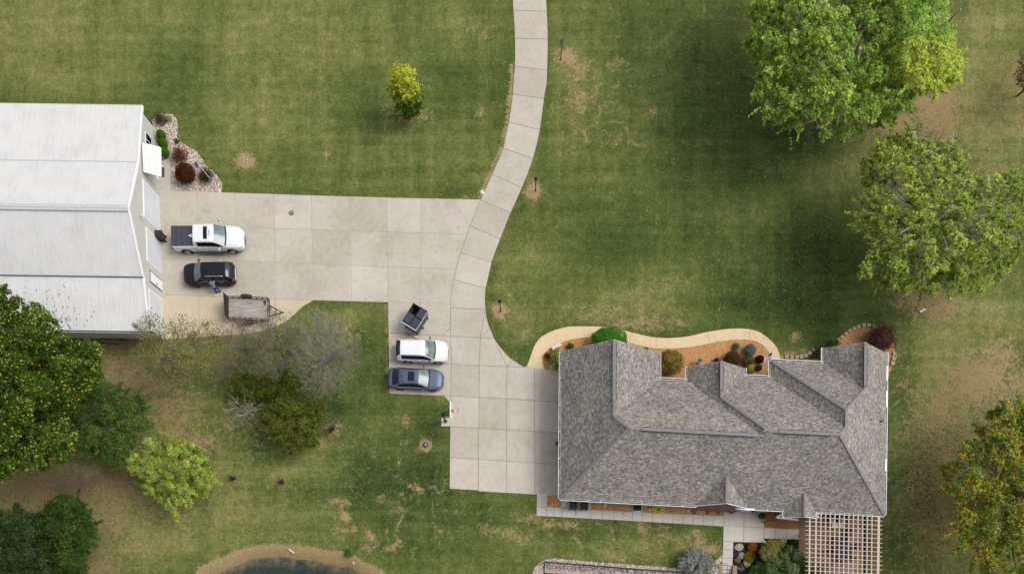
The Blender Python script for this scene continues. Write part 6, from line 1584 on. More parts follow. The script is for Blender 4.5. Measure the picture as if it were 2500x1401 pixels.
for a, b, n in ((d0, d1, 7), (d3, d2, 7), (d1, d2, 2)):
    for i in range(n + 1): p = a.lerp(b, i / n); g.bar(p - U * .05, p + U * .38, .05, .05)
g.build('rail_frame', ['iron_brown'], tr)
# ramp gate, leaning slightly outwards
g = MB(); gt = [P3(545.5, 714, 1.75) - T0, P3(549, 767, 1.75) - T0]; ga, gb_ = d0.copy() + U * .02, d3.copy() + U * .02
for i in range(6): f = i / 5; g.bar(ga.lerp(gt[0], f), gb_.lerp(gt[1], f), .055, .055)
for i in range(5): f = i / 4; g.bar(ga.lerp(gb_, f), gt[0].lerp(gt[1], f), .055, .055)
for i in range(26):
    f = i / 25; g.bar(ga.lerp(gb_, f), gt[0].lerp(gt[1], f), .022, .015)
for i in range(22): f = i / 21; g.bar(ga.lerp(gt[0], f), gb_.lerp(gt[1], f), .02, .015)
g.build('ramp_gate', ['iron_brown'], tr)
g = MB(); hp = P3(690, 763, .5) - T0; m1, m2 = d1.lerp(d2, .27) - U * .08, d1.lerp(d2, .78) - U * .08
tip = hp.copy(); tip.z = .5
g.bar(m1, tip, .08, .08); g.bar(m2, tip, .08, .08); g.bar(m1.lerp(tip, .5), m2.lerp(tip, .5), .06, .06); g.tube([tip - Vector((.15, 0, 0)), tip + Vector((.12, 0, 0))], .06, 8)
g.tube([tip - Vector((.55, -.25, .0)) , tip - Vector((.55, -.25, -.45))], .035, 8); g.tube([m1 + Vector((.05, -.1, -.45)), m1 + Vector((.05, -.1, 0))], .03, 6); g.build('tow_bar', ['iron_brown'], tr)
for s, e0, e1 in ((1, d0, d1), (-1, d3, d2)):
    c = e0.lerp(e1, .42 if s > 0 else .45) + Vector((0, s * .22, 0)); rwh = .33
    w_ = thing('wheel', None, None); w_.parent = tr
    t_ = MB(); t_.tube([(c.x, c.y - .1, rwh), (c.x, c.y - .08, rwh), (c.x, c.y + .08, rwh), (c.x, c.y + .1, rwh)], [rwh * .9, rwh, rwh, rwh * .9], 24); t_.build('tyre', ['tyre'], w_)
    t_ = MB(); t_.tube([(c.x, c.y - .11, rwh), (c.x, c.y + .11, rwh)], rwh * .55, 18); t_.build('rim', ['rim'], w_)
    f_ = MB(); pr_ = [(-.52, .42), (-.40, .62), (-.22, .72), (.22, .72), (.40, .62), (.52, .42)]
    for (xa_, za_), (xb_, zb_) in zip(pr_[:-1], pr_[1:]): f_.quad((c.x + xa_, c.y - .15, za_), (c.x + xb_, c.y - .15, zb_), (c.x + xb_, c.y + .15, zb_), (c.x + xa_, c.y + .15, za_)); f_.quad((c.x + xa_, c.y - .15, za_ - .02), (c.x + xa_, c.y + .15, za_ - .02), (c.x + xb_, c.y + .15, zb_ - .02), (c.x + xb_, c.y - .15, zb_ - .02))
    f_.build('fender', ['iron_brown'], tr)
g = MB(); p = P3(647, 738, zd + .03) - T0 + T0; rr = random.Random(3)
g.bar(p + Vector((-.1, .15, 0)), p + Vector((.1, -.25, .03)), .12, .06); g.bar(p + Vector((.05, .15, 0)), p + Vector((-.05, -.1, .02)), .15, .05)
tag(g.build('tow_strap', [simple('maroon_webbing', S(126, 44, 58), .9)]), 'maroon strap lying in the front corner of the trailer deck', 'strap')
g = MB(); p = P3(650, 745, zd + .03); g.bar(p + Vector((.08, .3, .02)), p + Vector((-.08, -.3, .02)), .05, .03); tag(g.build('white_stick', ['white_trim']), 'short white stick beside the maroon strap on the trailer deck', 'stick')

# ================================================================ DUMPSTER
dm = thing('dumpster', 'dark grey metal dumpster with ribbed plastic lids, one lid folded open', 'dumpster', W(1014, 783)); D0 = Vector(W(1014, 783)); zt_ = 1.5
c0, c1, c2, c3 = [P3(x, y, zt_) - D0 for x, y in ((1009, 739), (1045, 760), (1015.5, 807), (979.5, 785))]
MATS['dump'] = simple('grey_enamel', S(88, 94, 108), .7, var=.2); MATS['dump_lid'] = simple('lid_plastic', S(74, 76, 90), .75, var=.12)
ctr_ = (c0 + c1 + c2 + c3) / 4
def shr(p, k, z): q = ctr_ + (p - ctr_) * k; q.z = z; return q
g = MB(); T = [c0, c1, c2, c3]; B = [shr(p, .84, .12) for p in T]
for i in range(4):
    a, b = T[i], T[(i + 1) % 4]; e, f = B[i], B[(i + 1) % 4]; g.quad(a, e, f, b); ai, bi, ei, fi = (ctr_ + (q - ctr_) * .97 for q in (a, b, e, f))
    ai.z, bi.z = zt_, zt_; g.quad(ai, bi, fi, ei, m=1)
    for k in (1, 2): s_ = a.lerp(b, k / 3); t_ = e.lerp(f, k / 3); g.bar(s_ - U * .1, t_ + U * .05, .08, .05)
g.quad(*[p + U * .02 for p in B], m=1)
for i in range(4): g.bar(B[i] - U * .1, B[i] + U * .05, .12, .12)
g.build('bin_body', ['dump', simple('bin_inside', S(70, 60, 50), .95, var=.4)], dm)
g = MB(); lt = simple('pale_edge', S(168, 184, 200), .5)
for i in range(4): g.bar(T[i] + U * .02, T[(i + 1) % 4] + U * .02, (.035, .06, .12, .04)[i], .06)
g.build('rim_bar', [lt], dm)
# lids: three closed quarters
def lid(f0, f1, g0, g1, z=zt_ + .05):
    def q(u, v):
        p = c0.lerp(c1, u).lerp(c3.lerp(c2, u), v); p.z = z; return p
    mb_ = MB(); n = 9
    for i in range(n):
        a = f0 + (f1 - f0) * (i + .12) / n; b = f0 + (f1 - f0) * (i + .88) / n
        pa, pb_, pc_, pd = q(a, g0 + .02), q(b, g0 + .02), q(b, g1 - .02), q(a, g1 - .02); mb_.prism([(t.x, t.y) for t in (pa, pb_, pc_, pd)], z, z + .035)
    pa, pb_, pc_, pd = q(f0 + .01, g0 + .01), q(f1 - .01, g0 + .01), q(f1 - .01, g1 - .01), q(f0 + .01, g1 - .01); mb_.prism([(t.x, t.y) for t in (pa, pb_, pc_, pd)], z - .02, z + .006)
    mb_.build('lid', ['dump_lid'], dm)
lid(.54, .97, .04, .48); lid(.54, .97, .50, .94); lid(.03, .49, .46, .94)
for p in (c1.lerp(c2, .62), c0.lerp(c3, .5)): g = MB(); q = p + (p - ctr_).normalized() * .08; q.z = .55; g.box(q.x - .12, q.y - .08, .45, q.x + .12, q.y + .08, .62); g.build('lift_sleeve', ['dump'], dm)
g = MB(); a, b = W(990, 812, .06), W(1019, 829, .06); g.bar(a, b, .06, .05); g.bar(b, W(1021, 827, .06), .06, .05); tag(g.build('steel_bar', [simple('rusty_bar', S(126, 98, 72), .9)]), 'thin rusty bar lying on the concrete between the dumpster and the white SUV', 'bar')

# ================================================================ BASKETBALL HOOP
hb = W(1088, 1028); hp_ = thing('basketball_hoop', 'basketball hoop with white backboard edge and orange rim over the concrete apron', 'basketball hoop', hb)
L_ = lambda px, py, z: W(px, py, z) - hb
g = MB(); a = L_(1088, 1028, 0); g.cyl((0, 0), .17, 0.03, .07, 20); top_ = L_(1080, 1011, 2.3); g.tube([a, Vector((0, 0, 1.1)), Vector((.02, .02, 2.3))], .085, 10); g.build('pole', ['plastic_grey'], hp_)
g = MB(); p1 = Vector((.02, .02, 2.25)); bbn, bbs = L_(1100.5, 983.5, 3.5), L_(1101, 1021, 3.5)
x_ = bbn.x; mid_ = (bbn + bbs) / 2
for z0, z1 in ((2.1, 2.9), (2.3, 3.3)):
    for s in (-.16, .16): g.tube([Vector((-.12, s * .4, z0)), Vector((x_ - .08, mid_.y + s, z1))], .03, 6)
g.tube([Vector((0, 0, 1.9)), Vector((-.35, .02, 2.3)), Vector((-.5, -.1, 1.7))], .028, 6); g.build('lift_arm', ['black_metal'], hp_)
g = MB(); g.box(x_ - .02, bbs.y, 2.75, x_ + .02, bbn.y, 3.8, m=0); g.build('backboard', [glass('backboard_acrylic', S(178, 186, 190))], hp_)
g = MB(); 
for z in (2.75, 3.8): g.bar((x_, bbs.y - .02, z), (x_, bbn.y + .02, z), .09, .07)
for y in (bbs.y, bbn.y): g.bar((x_, y, 2.72), (x_, y, 3.83), .07, .07)
g.build('backboard_frame', ['white_trim'], hp_)
g = MB(); rc_ = Vector((x_ + .42, mid_.y + .12, 3.05)); g.tube([(rc_.x + .23 * math.cos(a), rc_.y + .23 * math.sin(a), 3.05) for a in np.linspace(0, 2 * PI, 21)], .016, 5); g.box(x_ + .02, rc_.y - .1, 3.0, x_ + .22, rc_.y + .1, 3.07); g.build('rim', ['orange_red'], hp_)
g = MB()
for k in range(12):
    a = 2 * PI * k / 12
    for s in (-1, 1): g.tube([(rc_.x + .22 * math.cos(a), rc_.y + .22 * math.sin(a), 3.04), (rc_.x + .16 * math.cos(a + s * .35), rc_.y + .16 * math.sin(a + s * .35), 2.8), (rc_.x + .11 * math.cos(a), rc_.y + .11 * math.sin(a), 2.62)], .008, 3, cap=False)
g.build('net', ['white_trim'], hp_)

# ================================================================ LAMP POSTS
def lamp(px, py, label, h=2.15, metal='black_metal', sc=1.0):
    o = thing('lamp_post', label, 'lamp post', W(px, py), group='lamp posts along the drive')
    g = MB(); g.cyl((0, 0), .09, 0, .1, 12, r2=.06); g.cyl((0, 0), .04, .08, h - .42, 10); g.bar((-.16, 0, h - .55), (.16, 0, h - .55), .025); g.build('post', [metal], o, smooth=False)
    ln = thing('lantern', None, None); ln.parent = o
    g = MB(); g.cyl((0, 0), .075, h - .42, h - .16, 8, r2=.12); g.build('glass', ['clear_lens'], ln)
    g = MB(); g.cyl((0, 0), .16, h - .16, h - .03, 10, r2=.04); g.blob((0, 0, h), .035, .035, .05, 8, 6); g.cyl((0, 0), .09, h - .45, h - .42, 10)
    for k in range(6): a = 2 * PI * k / 6; g.tube([(.075 * math.cos(a), .075 * math.sin(a), h - .42), (.125 * math.cos(a), .125 * math.sin(a), h - .16)], .01, 4)
    g.build('cap', [metal], ln)
    return o
lamp(1369, 146, 'weathered lamp post at the top, beside the wide straw patch', 2.3, 'plastic_grey')
lamp(1307.5, 466, 'lamp post beside the bend of the drive, in a round straw ring', 2.0)
lamp(1222, 759.5, 'black lamp post nearest the house in a round bare patch', 2.3)

# ================================================================ FLAGS
def flag_mat(name):
    if name in MATS: return MATS[name]
MATS['flag_blue'] = simple('flag_blue', S(40, 52, 124), .8); MATS['flag_red'] = simple('flag_red', S(178, 30, 52), .8); MATS['flag_white'] = simple('flag_white', S(236, 232, 236), .8)
def flag(parent, o, u, v, wave, wdt, hgt):
    """stripes and canton; o top hoist corner, u along fly, v down the hoist"""
    nx_, ny_ = 14, 13; g = MB(); st = MB()
    def pt(i, j, off=0):
        s = i / nx_; t = j / ny_; w = wave * math.sin(s * 7 + t * 1.2) * s
        n = u.cross(v).normalized(); return o + u * wdt * s + v * hgt * t + n * (w + off)
    for j in range(ny_):
        for i in range(nx_):
            can = i < 6 and j < 7; g.quad(pt(i, j), pt(i + 1, j), pt(i + 1, j + 1), pt(i, j + 1), m=0 if can else (1 if j % 2 == 0 else 2))
    for r_ in range(5):
        for c_ in range(6):
            for off in (.004, -.004):
                st.quad(*[pt(.5 + c_ * .95 + dx, .8 + r_ * 1.35 + dy, off) for dx, dy in ((0, .2), (.16, 0), (0, -.2), (-.16, 0))])
    f = g.build('flag_cloth', ['flag_blue', 'flag_red', 'flag_white'], parent); st.build('stars', ['flag_white'], f)
fb = W(519, 444); fp = thing('flagpole', 'white flagpole with a drooping stars and stripes flag beside the barn pebble bed', 'flagpole', fb)
g = MB(); hp2 = 3.4; tp_ = W(474, 388, 0); kz = 3.4
topf = W(474.5, 389, kz) - fb; g.tube([(0, 0, 0), topf], [.035, .022], 8); g.blob(topf, .05, .05, .05, 8, 6); g.cyl((0, 0), .08, 0, .08, 10); g.build('pole', ['white_metal'], fp)
dn = -topf.normalized(); flag(fp, topf * .90, Vector((-.25, -.18, -.95)).normalized().lerp(dn, .5).normalized(), Vector((-.8, -.5, -.2)).normalized(), .10, 1.45, .48)
hb2 = W(1882, 877, 2.4); ff = thing('porch_flag', 'small stars and stripes flag on a short pole at the roof corner', 'flag', hb2)
g = MB(); tpv = W(1885.5, 858, 3.0) - hb2; g.tube([(0.05, -.2, -.1), tpv], .014, 6); g.build('pole', ['white_metal'], ff)
flag(ff, tpv, Vector((-.93, -.62, -.15)).normalized(), (Vector((.02, -.02, 0)) - tpv).normalized(), .06, .82, .6)

# ================================================================ SMALL THINGS ON THE GROUND
def wheelie(px, py, rz, label, body='plastic', lidm='plastic', h=1.05, group=None, name='wheelie_bin'):
    o = thing(name, label, 'bin', W(px, py), rz, group); g = MB()
    bot = [(-.24, -.25), (.24, -.25), (.24, .25), (-.24, .25)]; tp = [(-.31, -.36), (.31, -.36), (.31, .34), (-.31, .34)]; n = len(g.v)
    g.v += [(x, y, .08) for x, y in bot] + [(x, y, h - .08) for x, y in tp]
    for i in range(4): j = (i + 1) % 4; g.f.append((n + i, n + j, n + 4 + j, n + 4 + i)); g.m.append(0)
    g.f.append((n + 3, n + 2, n + 1, n)); g.m.append(0); g.build('bin_body', [body], o)
    g = MB(); g.box(-.33, -.38, h - .08, .33, .38, h - .01); g.box(-.25, -.28, h - .01, .25, .27, h + .03); g.bar((-.2, .38, h - .06), (.2, .38, h - .06), .035); g.build('lid', [lidm], o, bevel=.02)
    for s in (-1, 1): g = MB(); g.tube([(s * .2, .26, .12), (s * .26, .26, .12)], .12, 14); g.build('wheel', ['tyre'], o)
    return o
MATS['bin_brown'] = simple('brown_plastic', S(84, 46, 38), .7)
wheelie(399, 585, R(-90), 'brown wheelie bin with a black lid standing against the barn wall', 'bin_brown', 'plastic')
wheelie(1398, 1236, PI, 'black wheelie bin under the south eave, nearer the corner of the house', group='black bins under the south eave', h=1.0)
wheelie(1425, 1237, PI, 'black wheelie bin under the south eave, farther from the corner of the house', group='black bins under the south eave', h=1.0)
def smallmesh(name, label, cat, mb, mats, loc=None, **k): return tag(mb.build(name, mats, **k), label, cat)
g = MB(); a, b = W(1546, 1232.5), W(1565.5, 1246); g.box(a.x, b.y, .03, b.x, a.y, .14); g.box(a.x + .05, b.y + .05, .14, b.x - .05, a.y - .05, .17, m=1); smallmesh('window_well_cover', 'black square window well cover on its concrete pad south of the house', 'cover', g, ['plastic_grey', simple('well_black', S(22, 24, 32), .6)])
g = MB(); g.cyl(W(1711.5, 521), .16, .036, .05, 24, m=0); p = W(711.5, 521); g = MB(); g.cyl((p.x, p.y), .25, .03, .052, 28); g.cyl((p.x, p.y), .20, .05, .056, 28); smallmesh('manhole_cover', 'round brown utility cover set in the wide concrete parking area', 'manhole cover', g, [simple('rust_cover', S(150, 128, 112), .9, var=.2)])
p = W(1039.5, 1086); g = MB(); g.cyl((p.x, p.y), .26, 0, .10, 24); g.cyl((p.x, p.y), .22, .1, .18, 24, r2=.16); g.blob((p.x, p.y, .18), .08, .08, .05, 8, 6, m=1); smallmesh('well_cap', 'dark round utility cap with a pale knob in a round bare patch on the lawn', 'cap', g, ['plastic_grey', 'clear_lens'])
p = W(1607, 1242, .1); hz = MB(); rd = random.Random(9); pts = []
for i in range(150):
    a = i * .36; r_ = .34 + .13 * math.sin(i * .23) + rd.uniform(-.03, .03); pts.append((p.x + .08 * math.sin(i * .05) + r_ * math.cos(a) * 1.2, p.y + r_ * math.sin(a) * .95 - .02, .04 + i * .0010 + .02 * abs(math.sin(i * .9))))
hz.tube(pts, .03, 5); smallmesh('garden_hose', 'coil of bright yellow green garden hose on the wood chips south of the house', 'hose', hz, [simple('hose', S(224, 232, 84), .5)], smooth=True)
p = W(1586, 1244); g = MB(); g.cyl((p.x, p.y), .09, 0, .22, 16); g.blob((p.x, p.y, .22), .09, .09, .05, 12, 6); smallmesh('vent_cap', 'small white round cap sticking up beside the coiled hose', 'vent cap', g, ['white_metal'])
p = W(1579, 1237); g = MB(); g.box(p.x - .12, p.y - .13, 0, p.x + .12, p.y + .13, .04); smallmesh('stepping_stone', 'small grey square stone between the black cover and the hose', 'paving stone', g, [simple('grey_stone', S(170, 160, 150), .9)])
p = W(1512, 1235.5); g = MB(); g.box(p.x - .1, p.y - .07, 0, p.x + .1, p.y + .07, .07); g.cyl((p.x, p.y), .04, .07, .1, 10); smallmesh('valve_box', 'small green valve box in the wood chips south of the house', 'valve box', g, [simple('valve_green', S(112, 152, 116), .7)])
for k, x in enumerate((1694, 1727, 1753)):
    p = W(x, 1247); g = MB()
    for i in range(3): g.box(p.x - .16 + i * .11, p.y - .28, .012, p.x - .07 + i * .11, p.y + .30, .03)
    tag(g.build('stepping_plank', [simple('plank_brown', S(128, 92, 62), .9, var=.2)]), ('wooden stepping plank nearest the hose in the house side bed', 'middle wooden stepping plank in the house side bed', 'wooden stepping plank nearest the orange flowers')[k], 'plank', 'stepping planks in the side bed')
# pot plant
o = thing('potted_shrub', 'round clipped shrub in a pot at the edge of the porch slab', 'potted plant', W(1855, 1261)); g = MB(); g.cyl((0, 0), .16, .04, .42, 18, r2=.22); g.build('pot', [simple('dark_pot', S(70, 66, 52), .7)], o)
rs = np.random.default_rng(3); d = rs.normal(size=(1200, 3)); d /= np.linalg.norm(d, axis=1, keepdims=True); P_ = d * .29 * rs.uniform(.9, 1.05, (1200, 1)) + np.array([0, 0, .68]); CO = pick([G(72, 92, 34, 3), G(98, 92, 36, 2)], 1200, rs); CO[:, 3] = 1; leaf_mesh('foliage', P_, d + np.array([0, 0, .4]), .05, CO, o, rs=rs)
g = MB(); g.blob((0, 0, .67), .25, .25, .25, 12, 8); g.build('twigs', [simple('pot_core', S(40, 50, 20), .9)], o)
o = thing('garden_ornament', 'small dark curled metal ornament on the porch slab beside the potted shrub', 'ornament', W(1862, 1274)); g = MB(); g.tube([(-.12, 0, .06), (-.05, .08, .3), (.06, .02, .34), (.1, -.08, .2), (0, -.1, .08)], [.03, .04, .05, .04, .02], 6); g.build('figure', ['iron_brown'], o)
# garden bench, stones, birdbath
bn = thing('garden_bench', 'small white stone bench at the bend of the curved path', 'bench', W(1358, 849), R(28)); g = MB(); g.box(-.45, -.17, .38, .45, .17, .46); g.build('seat', ['stone_white'], bn, bevel=.02)
for s in (-1, 1): g = MB(); g.box(s * .32 - .06, -.13, 0, s * .32 + .06, .13, .38); g.build('leg', ['stone_white'], bn, bevel=.02)
def rock(px, py, r, label, mat='stone', h=.5, name='rock', group=None, sq=1.0):
    c = W(px, py); g = MB(); g.blob((c.x, c.y, r * h * .35), r, r * sq, r * h, 10, 7, jit=.14, rnd=random.Random(int(px * 3))); return tag(g.build(name, [mat], smooth=False), label, 'rock', group)
rock(1351, 893, .32, 'white boulder beside the concrete apron under the cream flowered shrub', 'stone_white', .8)
rock(1804, 1335, .40, 'flat tan stepping stone in the black mulch nearest the walk', 'stone', .2, sq=.85)
rock(1811, 1355, .30, 'tan rock just above the upper pale hosta', 'stone', .5)
rock(1824, 1374, .36, 'tan rock below the yellow flowering clump', 'stone', .5)
rock(1912, 1322, .34, 'grey tan rock at the top of the black mulch beside the deep green shrub', 'stone', .4)
rock(1892, 1365, .26, 'small brown rock in front of the big grey green shrub', 'stone', .4)
rock(1867, 1322, .12, 'small cream rock at the corner of the walk and the black mulch', 'stone_white', .6)
rock(536, 467, .16, 'pale rock at the corner where the pebble bed meets the drive', 'stone_white', .6)
rock(1177, 470, .2, 'pale broken stone where the lane leaves the parking area', 'stone_white', .5)
for k, (dx, dy, lb) in enumerate([(-4, -6, 'north flat stone of the small ring in the bare lawn patch'), (5, -1, 'east flat stone of the small ring in the bare lawn patch'), (-4, 4, 'south flat stone of the small ring in the bare lawn patch')]):
    rock(598 + dx, 392 + dy, .12, lb, 'stone', .35, group='stones of the small ring')
bt = thing('birdbath', 'round grey birdbath standing on the wood chips between the gables', 'birdbath', W(1704, 886)); g = MB(); g.cyl((0, 0), .16, 0, .06, 16); g.cyl((0, 0), .06, .05, .6, 12); g.build('stand', ['plastic_grey'], bt)
g = MB(); g.cyl((0, 0), .10, .56, .70, 24, r2=.26); g.build('basin', [simple('basin', S(172, 168, 160), .8)], bt); g = MB(); g.cyl((0, 0), .21, .700, .708, 24); g.build('basin_water', [simple('basin_water', S(84, 90, 98), .15)], bt)
# curved block edging at the east end of the house
def edging(name, label, pts, z=.16):
    g = MB(); sp = smooth_px(pts, 8); wpt = [W(*p) for p in sp]; acc = 0; last = 0; rd = random.Random(len(pts))
    for a, b in zip(wpt[:-1], wpt[1:]):
        acc += (b - a).length
        if acc > .40:
            acc = 0; d = (b - a).normalized(); n = Vector((-d.y, d.x, 0)); hw, hl = rd.uniform(.155, .185), rd.uniform(.165, .18); q = rd.uniform(-.02, .03)
            g.prism([tuple((b + d * hl * sx * (1 - .06 * (sy > 0)) + n * hw * sy).xy) for sx, sy in ((-1, -1), (1, -1), (1, 1), (-1, 1))], -.05, z + q)
    tag(g.build(name, ['stone'], bevel=.012), label, 'edging')
edging('stone_edging', 'curved row of tan stone blocks from the path end to the east gable bed', [(1908, 868), (1925, 872), (1945, 873), (1962, 870), (1978, 862), (1990, 855)])
edging('stone_edging', 'curved row of tan stone blocks around the northeast corner bed', [(2036, 838), (2050, 828), (2065, 815), (2085, 803), (2105, 796), (2125, 796), (2140, 801)])
edging('stone_edging', 'short row of tan stone blocks beside the east wall under the purple shrub', [(2181, 852), (2182, 866), (2180, 880), (2176, 894)])
g = MB(); g.bar(W(2190, 867, .05), W(2180, 890, .05), .06, .05); smallmesh('wooden_stake', 'thin wooden stake lying in the grass beyond the east edging stones', 'stake', g, [simple('stake', S(190, 160, 120), .9)])
for (px, py, lb) in ((2249, 760, 'white marker lying on the lawn, the lower left of the pair'), (2255, 756, 'white marker lying on the lawn, the upper right of the pair')):
    g = MB(); c = W(px, py, .08); g.bar(c + Vector((-.14, -.03, 0)), c + Vector((.14, .03, 0)), .11, .12); tag(g.build('lawn_marker', ['white_trim']), lb, 'marker', 'white markers on the east lawn')
g = MB(); g.tube([W(705, 1340, .04), W(718, 1349, -.05)], .06, 10); smallmesh('drain_pipe', 'short white drain pipe lying on the pond bank', 'pipe', g, ['white_metal'])
g = MB(); g.tube([W(862, 1370, -.1), W(866, 1378, -.25)], .05, 8); g.bar(W(860, 1374, -.2), W(866, 1374, -.2), .05); smallmesh('drain_pipe', 'small white pipe end below the weeds on the pond bank', 'pipe', g, ['white_metal'])
o = thing('wall_spotlight', 'dark round planter pot just under the west gutter of the house', 'pot', W(1361, 1084)); g = MB(); g.cyl((0, 0), .14, .04, .4, 16, r2=.19); g.build('pot', [simple('brown_pot', S(72, 58, 56), .8)], o); o.name = 'planter_pot'
# orange pumpkin cluster omitted: flowers stand there

# ================================================================ RAILING, STEPS, WALL BELOW THE LAWN
rl = thing('railing', 'low black metal railing along the gravel bank at the bottom of the lawn', 'railing', W(1328.5, 1371)); o0 = W(1328.5, 1371)
pp = [(1329, 1371), (1378, 1375.5), (1427, 1379), (1476, 1383), (1524, 1387), (1573, 1390.5), (1621, 1393.5), (1669, 1397), (1728, 1400)]
g = MB(); 
for a, b in zip(pp[:-1], pp[1:]):
    A, B = W(*a) - o0, W(*b) - o0
    for z in (.12, .95): g.bar(A + U * z, B + U * z, .05, .035)
    for k in range(1, 14): q = A.lerp(B, k / 14); g.bar(q + U * .12, q + U * .95, .014)
A, B = W(1329, 1371) - o0, W(1328, 1440) - o0
for z in (.12, .95): g.bar(A + U * z, B + U * z, .05, .035)
g.build('rail', ['black_metal'], rl)
for a in pp + [(1328, 1440)]: g = MB(); q = W(*a) - o0; g.box(q.x - .03, q.y - .03, 0, q.x + .03, q.y + .03, 1.0); g.build('post', ['black_metal'], rl)
g = MB(); g.prism(WP([(1420, 1396.2), (1764, 1421), (1764, 1428), (1420, 1402.5)]), -1.8, .06); tag(g.build('retaining_wall', [simple('cap_stone', S(186, 166, 144), .9, var=.15)]), 'tan wall continuing below the grey stones towards the steps', 'wall')
g = MB(); g.prism(WP([(1314, 1389), (1420, 1396), (1420, 1402.5), (1328, 1397), (1328, 1560), (1314, 1560)]), -1.8, .07)
tag(g.build('retaining_wall', [simple('cap_stone', S(186, 166, 144), .9, var=.15)]), 'tan capped retaining wall under the gravel bank at the bottom edge', 'wall')
st = thing('steps', 'concrete steps going down from the end of the walk at the bottom edge', 'steps', W(1776, 1384)); s0 = W(1776, 1384)
for i in range(8):
    y0, y1 = 1379.6 + i * 9.2, 1379.6 + (i + 1) * 9.2; g = MB(); a, b = W(1764.6, y0), W(1788, y1); z = -.16 * (i + 1) + .045
    g.box(a.x - s0.x, b.y - s0.y, z - .5, b.x - s0.x, a.y - s0.y, z); g.box(a.x - s0.x, b.y - s0.y - .001, z, b.x - s0.x, b.y - s0.y + .03, z + .004, m=1); g.build('tread', ['concrete_walk', 'joint'], st)
for x0, x1, lb in ((1755, 1764, 'tan stone cheek wall on the gravel side of the steps'), (1788.5, 1799, 'tan stone cheek wall on the black mulch side of the steps')):
    g = MB(); a, b = W(x0, 1380), W(x1, 1500); g.box(a.x, b.y, -1.8, b.x, a.y, .10); tag(g.build('cheek_wall', [simple('cheek', S(164, 142, 124), .9, var=.15)], bevel=.02), lb, 'wall')
hr = thing('handrail', 'thin black handrail beside the steps at the bottom edge', 'handrail', W(1769, 1380)); g = MB(); g.tube([(-.25, .15, 0), (-.25, .15, .85), (.05, .15, .9), (.05, -1.6, .2), (.05, -1.6, -.7)], .022, 6); g.build('rail', ['black_metal'], hr)

# ================================================================ PERGOLA AND PATIO FURNITURE
pg = thing('pergola', 'whitewashed timber pergola lattice over the brick patio', 'pergola', W(2060, 1330)); p0 = W(2060, 1330)
MATS['pg_wood'] = simple('whitewashed_timber', S(222, 204, 188, .72), .8, var=.08, scale=3)
zp = 2.75
def PG(px, py, z): return W(px, py, z) - p0
xs_ = [1976.5, 1992, 2004, 2015.3, 2026.6, 2037.9, 2049.2, 2060.5, 2071.8, 2083.1, 2094.4, 2105.7, 2117, 2128.5]
for i, x in enumerate(xs_):
    ytop = 1264 if x < 1990 else 1250 + (x - 1992) * .048
    g = MB(); w = .08 if i > 1 else .11; g.bar(PG(x, ytop, zp), PG(x - 2.5, 1500, zp), w, .14); g.build('rafter', ['pg_wood'], pg)
g = MB(); g.bar(PG(2144.5, 1261, zp), PG(2141.5, 1500, zp), .19, .2); g.build('beam', ['pg_wood'], pg)
for a, b, w in ((PG(2136, 1258, 2.45), PG(2132, 1500, 2.45), .10), (PG(1976.5, 1262, 2.52), PG(1974, 1500, 2.52), .12)): g = MB(); g.bar(a, b, w, .2); g.build('lower_beam', [simple('amber_timber', S(214, 172, 130, .74), .8)], pg)
for k in range(22):
    yr = 1271 + k * 10.85; yl = yr - 10.2 + 0; x0 = 1966
    if k == 0: x0 = 1994
    g = MB(); g.bar(PG(x0, yr - (2154 - x0) * .053, zp + .11), PG(2154, yr, zp + .11), .048, .05); g.build('batten', ['pg_wood'], pg)
for x, y in ((1978, 1300), (2140, 1272), (2138, 1440), (1976, 1440)):
    q = PG(x, y, 0); q2 = W(x, y, 2.4) - p0; g = MB(); g.box(q2.x - .07, q2.y - .07, 0, q2.x + .07, q2.y + .07, 2.45); g.build('post', ['pg_wood'], pg)
def chair(px, py, rz, label, mat, group=None):
    o = thing('patio_chair', label, 'chair', W(px, py), rz, group); g = MB(); g.box(-.25, -.25, .40, .25, .25, .46); g.build('seat', [mat], o)
    g = MB(); g.bar((-.24, .26, .7), (.24, .26, .7), .04, .5); g.build('backrest', [mat], o)
    for sx in (-1, 1):
        for sy in (-1, 1): g = MB(); g.bar((sx * .22, sy * .22, .03), (sx * .22, sy * .22, .4), .035); g.build('leg', ['black_metal'], o)
    return o
MATS['navy'] = simple('navy_cloth', S(44, 58, 92), .85, var=.2); MATS['dark_navy'] = simple('dark_cushion', S(34, 32, 46), .85)
ch = chair(2067, 1297, R(180), 'dark patio chair standing alone between the sofa and the dining table', 'dark_navy')
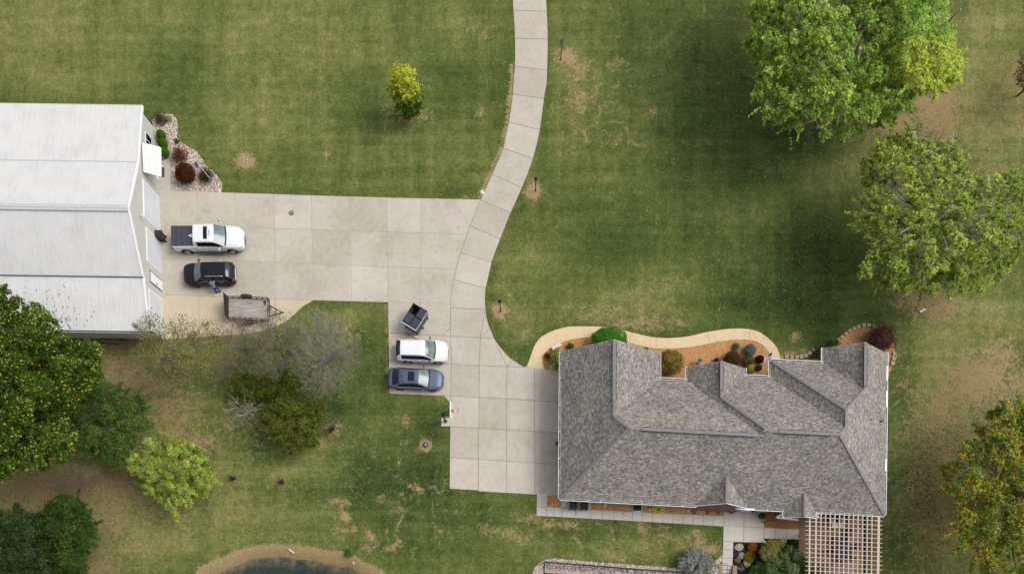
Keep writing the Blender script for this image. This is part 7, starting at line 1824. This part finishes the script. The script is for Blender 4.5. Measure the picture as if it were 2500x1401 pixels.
dt = thing('patio_table', 'round navy topped patio table under the pergola', 'table', W(2052, 1340)); g = MB(); g.cyl((0, 0), .72, .72, .76, 32); g.build('tabletop', ['navy'], dt); g = MB(); g.cyl((0, 0), .06, .05, .72, 10); g.cyl((0, 0), .3, .03, .06, 16); g.build('pedestal', ['black_metal'], dt)
for k in range(6):
    a = 2 * PI * k / 6 + .2; c = W(2052, 1340); px_ = 2052 + math.cos(a) * 29; py_ = 1340 - math.sin(a) * 27
    chair(px_, py_, a - PI / 2, ('dark chair on the east side of the navy patio table', 'dark chair on the northeast side of the navy patio table', 'dark chair on the northwest side of the navy patio table', 'dark chair on the west side of the navy patio table', 'dark chair on the southwest side of the navy patio table', 'dark chair on the southeast side of the navy patio table')[k], 'dark_navy', 'chairs round the patio table')
sf = thing('patio_sofa', 'dark patio sofa with pale cushions against the house under the pergola', 'sofa', W(2040, 1271)); g = MB(); g.box(-.75, -.32, .2, .75, .32, .42); g.box(-.75, .32, .2, .75, .42, .85); g.box(-.85, -.32, .2, -.75, .42, .62); g.box(.75, -.32, .2, .85, .42, .62); g.build('frame', ['dark_navy'], sf)
for x in (-.5, .5): g = MB(); g.box(x - .2, -.32, .42, x + .2, .26, .54); g.build('cushion', [simple('pale_cushion', S(206, 206, 216), .9)], sf, bevel=.03)
gt_ = thing('patio_drink_table', 'low white topped table in front of the patio sofa', 'table', W(2040, 1283)); g = MB(); g.box(-.5, -.15, .38, .5, .15, .42); g.build('tabletop', ['white_trim'], gt_)
for sx in (-1, 1): g = MB(); g.box(sx * .42 - .03, -.12, .03, sx * .42 + .03, .12, .38); g.build('leg', ['black_metal'], gt_)
fr = thing('patio_railing', 'dark metal railing along the east side of the brick patio', 'railing', W(2111, 1330)); q0 = W(2111, 1330); g = MB()
A, B = W(2111.5, 1262) - q0, W(2110, 1500) - q0
for z in (.15, .92): g.bar(A + U * z, B + U * z, .05, .04)
for k in range(1, 70): q = A.lerp(B, k / 70); g.bar(q + U * .15, q + U * .92, .018)
g.build('rail', ['black_metal'], fr)
for k in range(5): q = A.lerp(B, k / 4); g = MB(); g.box(q.x - .035, q.y - .035, 0, q.x + .035, q.y + .035, 1.0); g.build('post', ['black_metal'], fr)
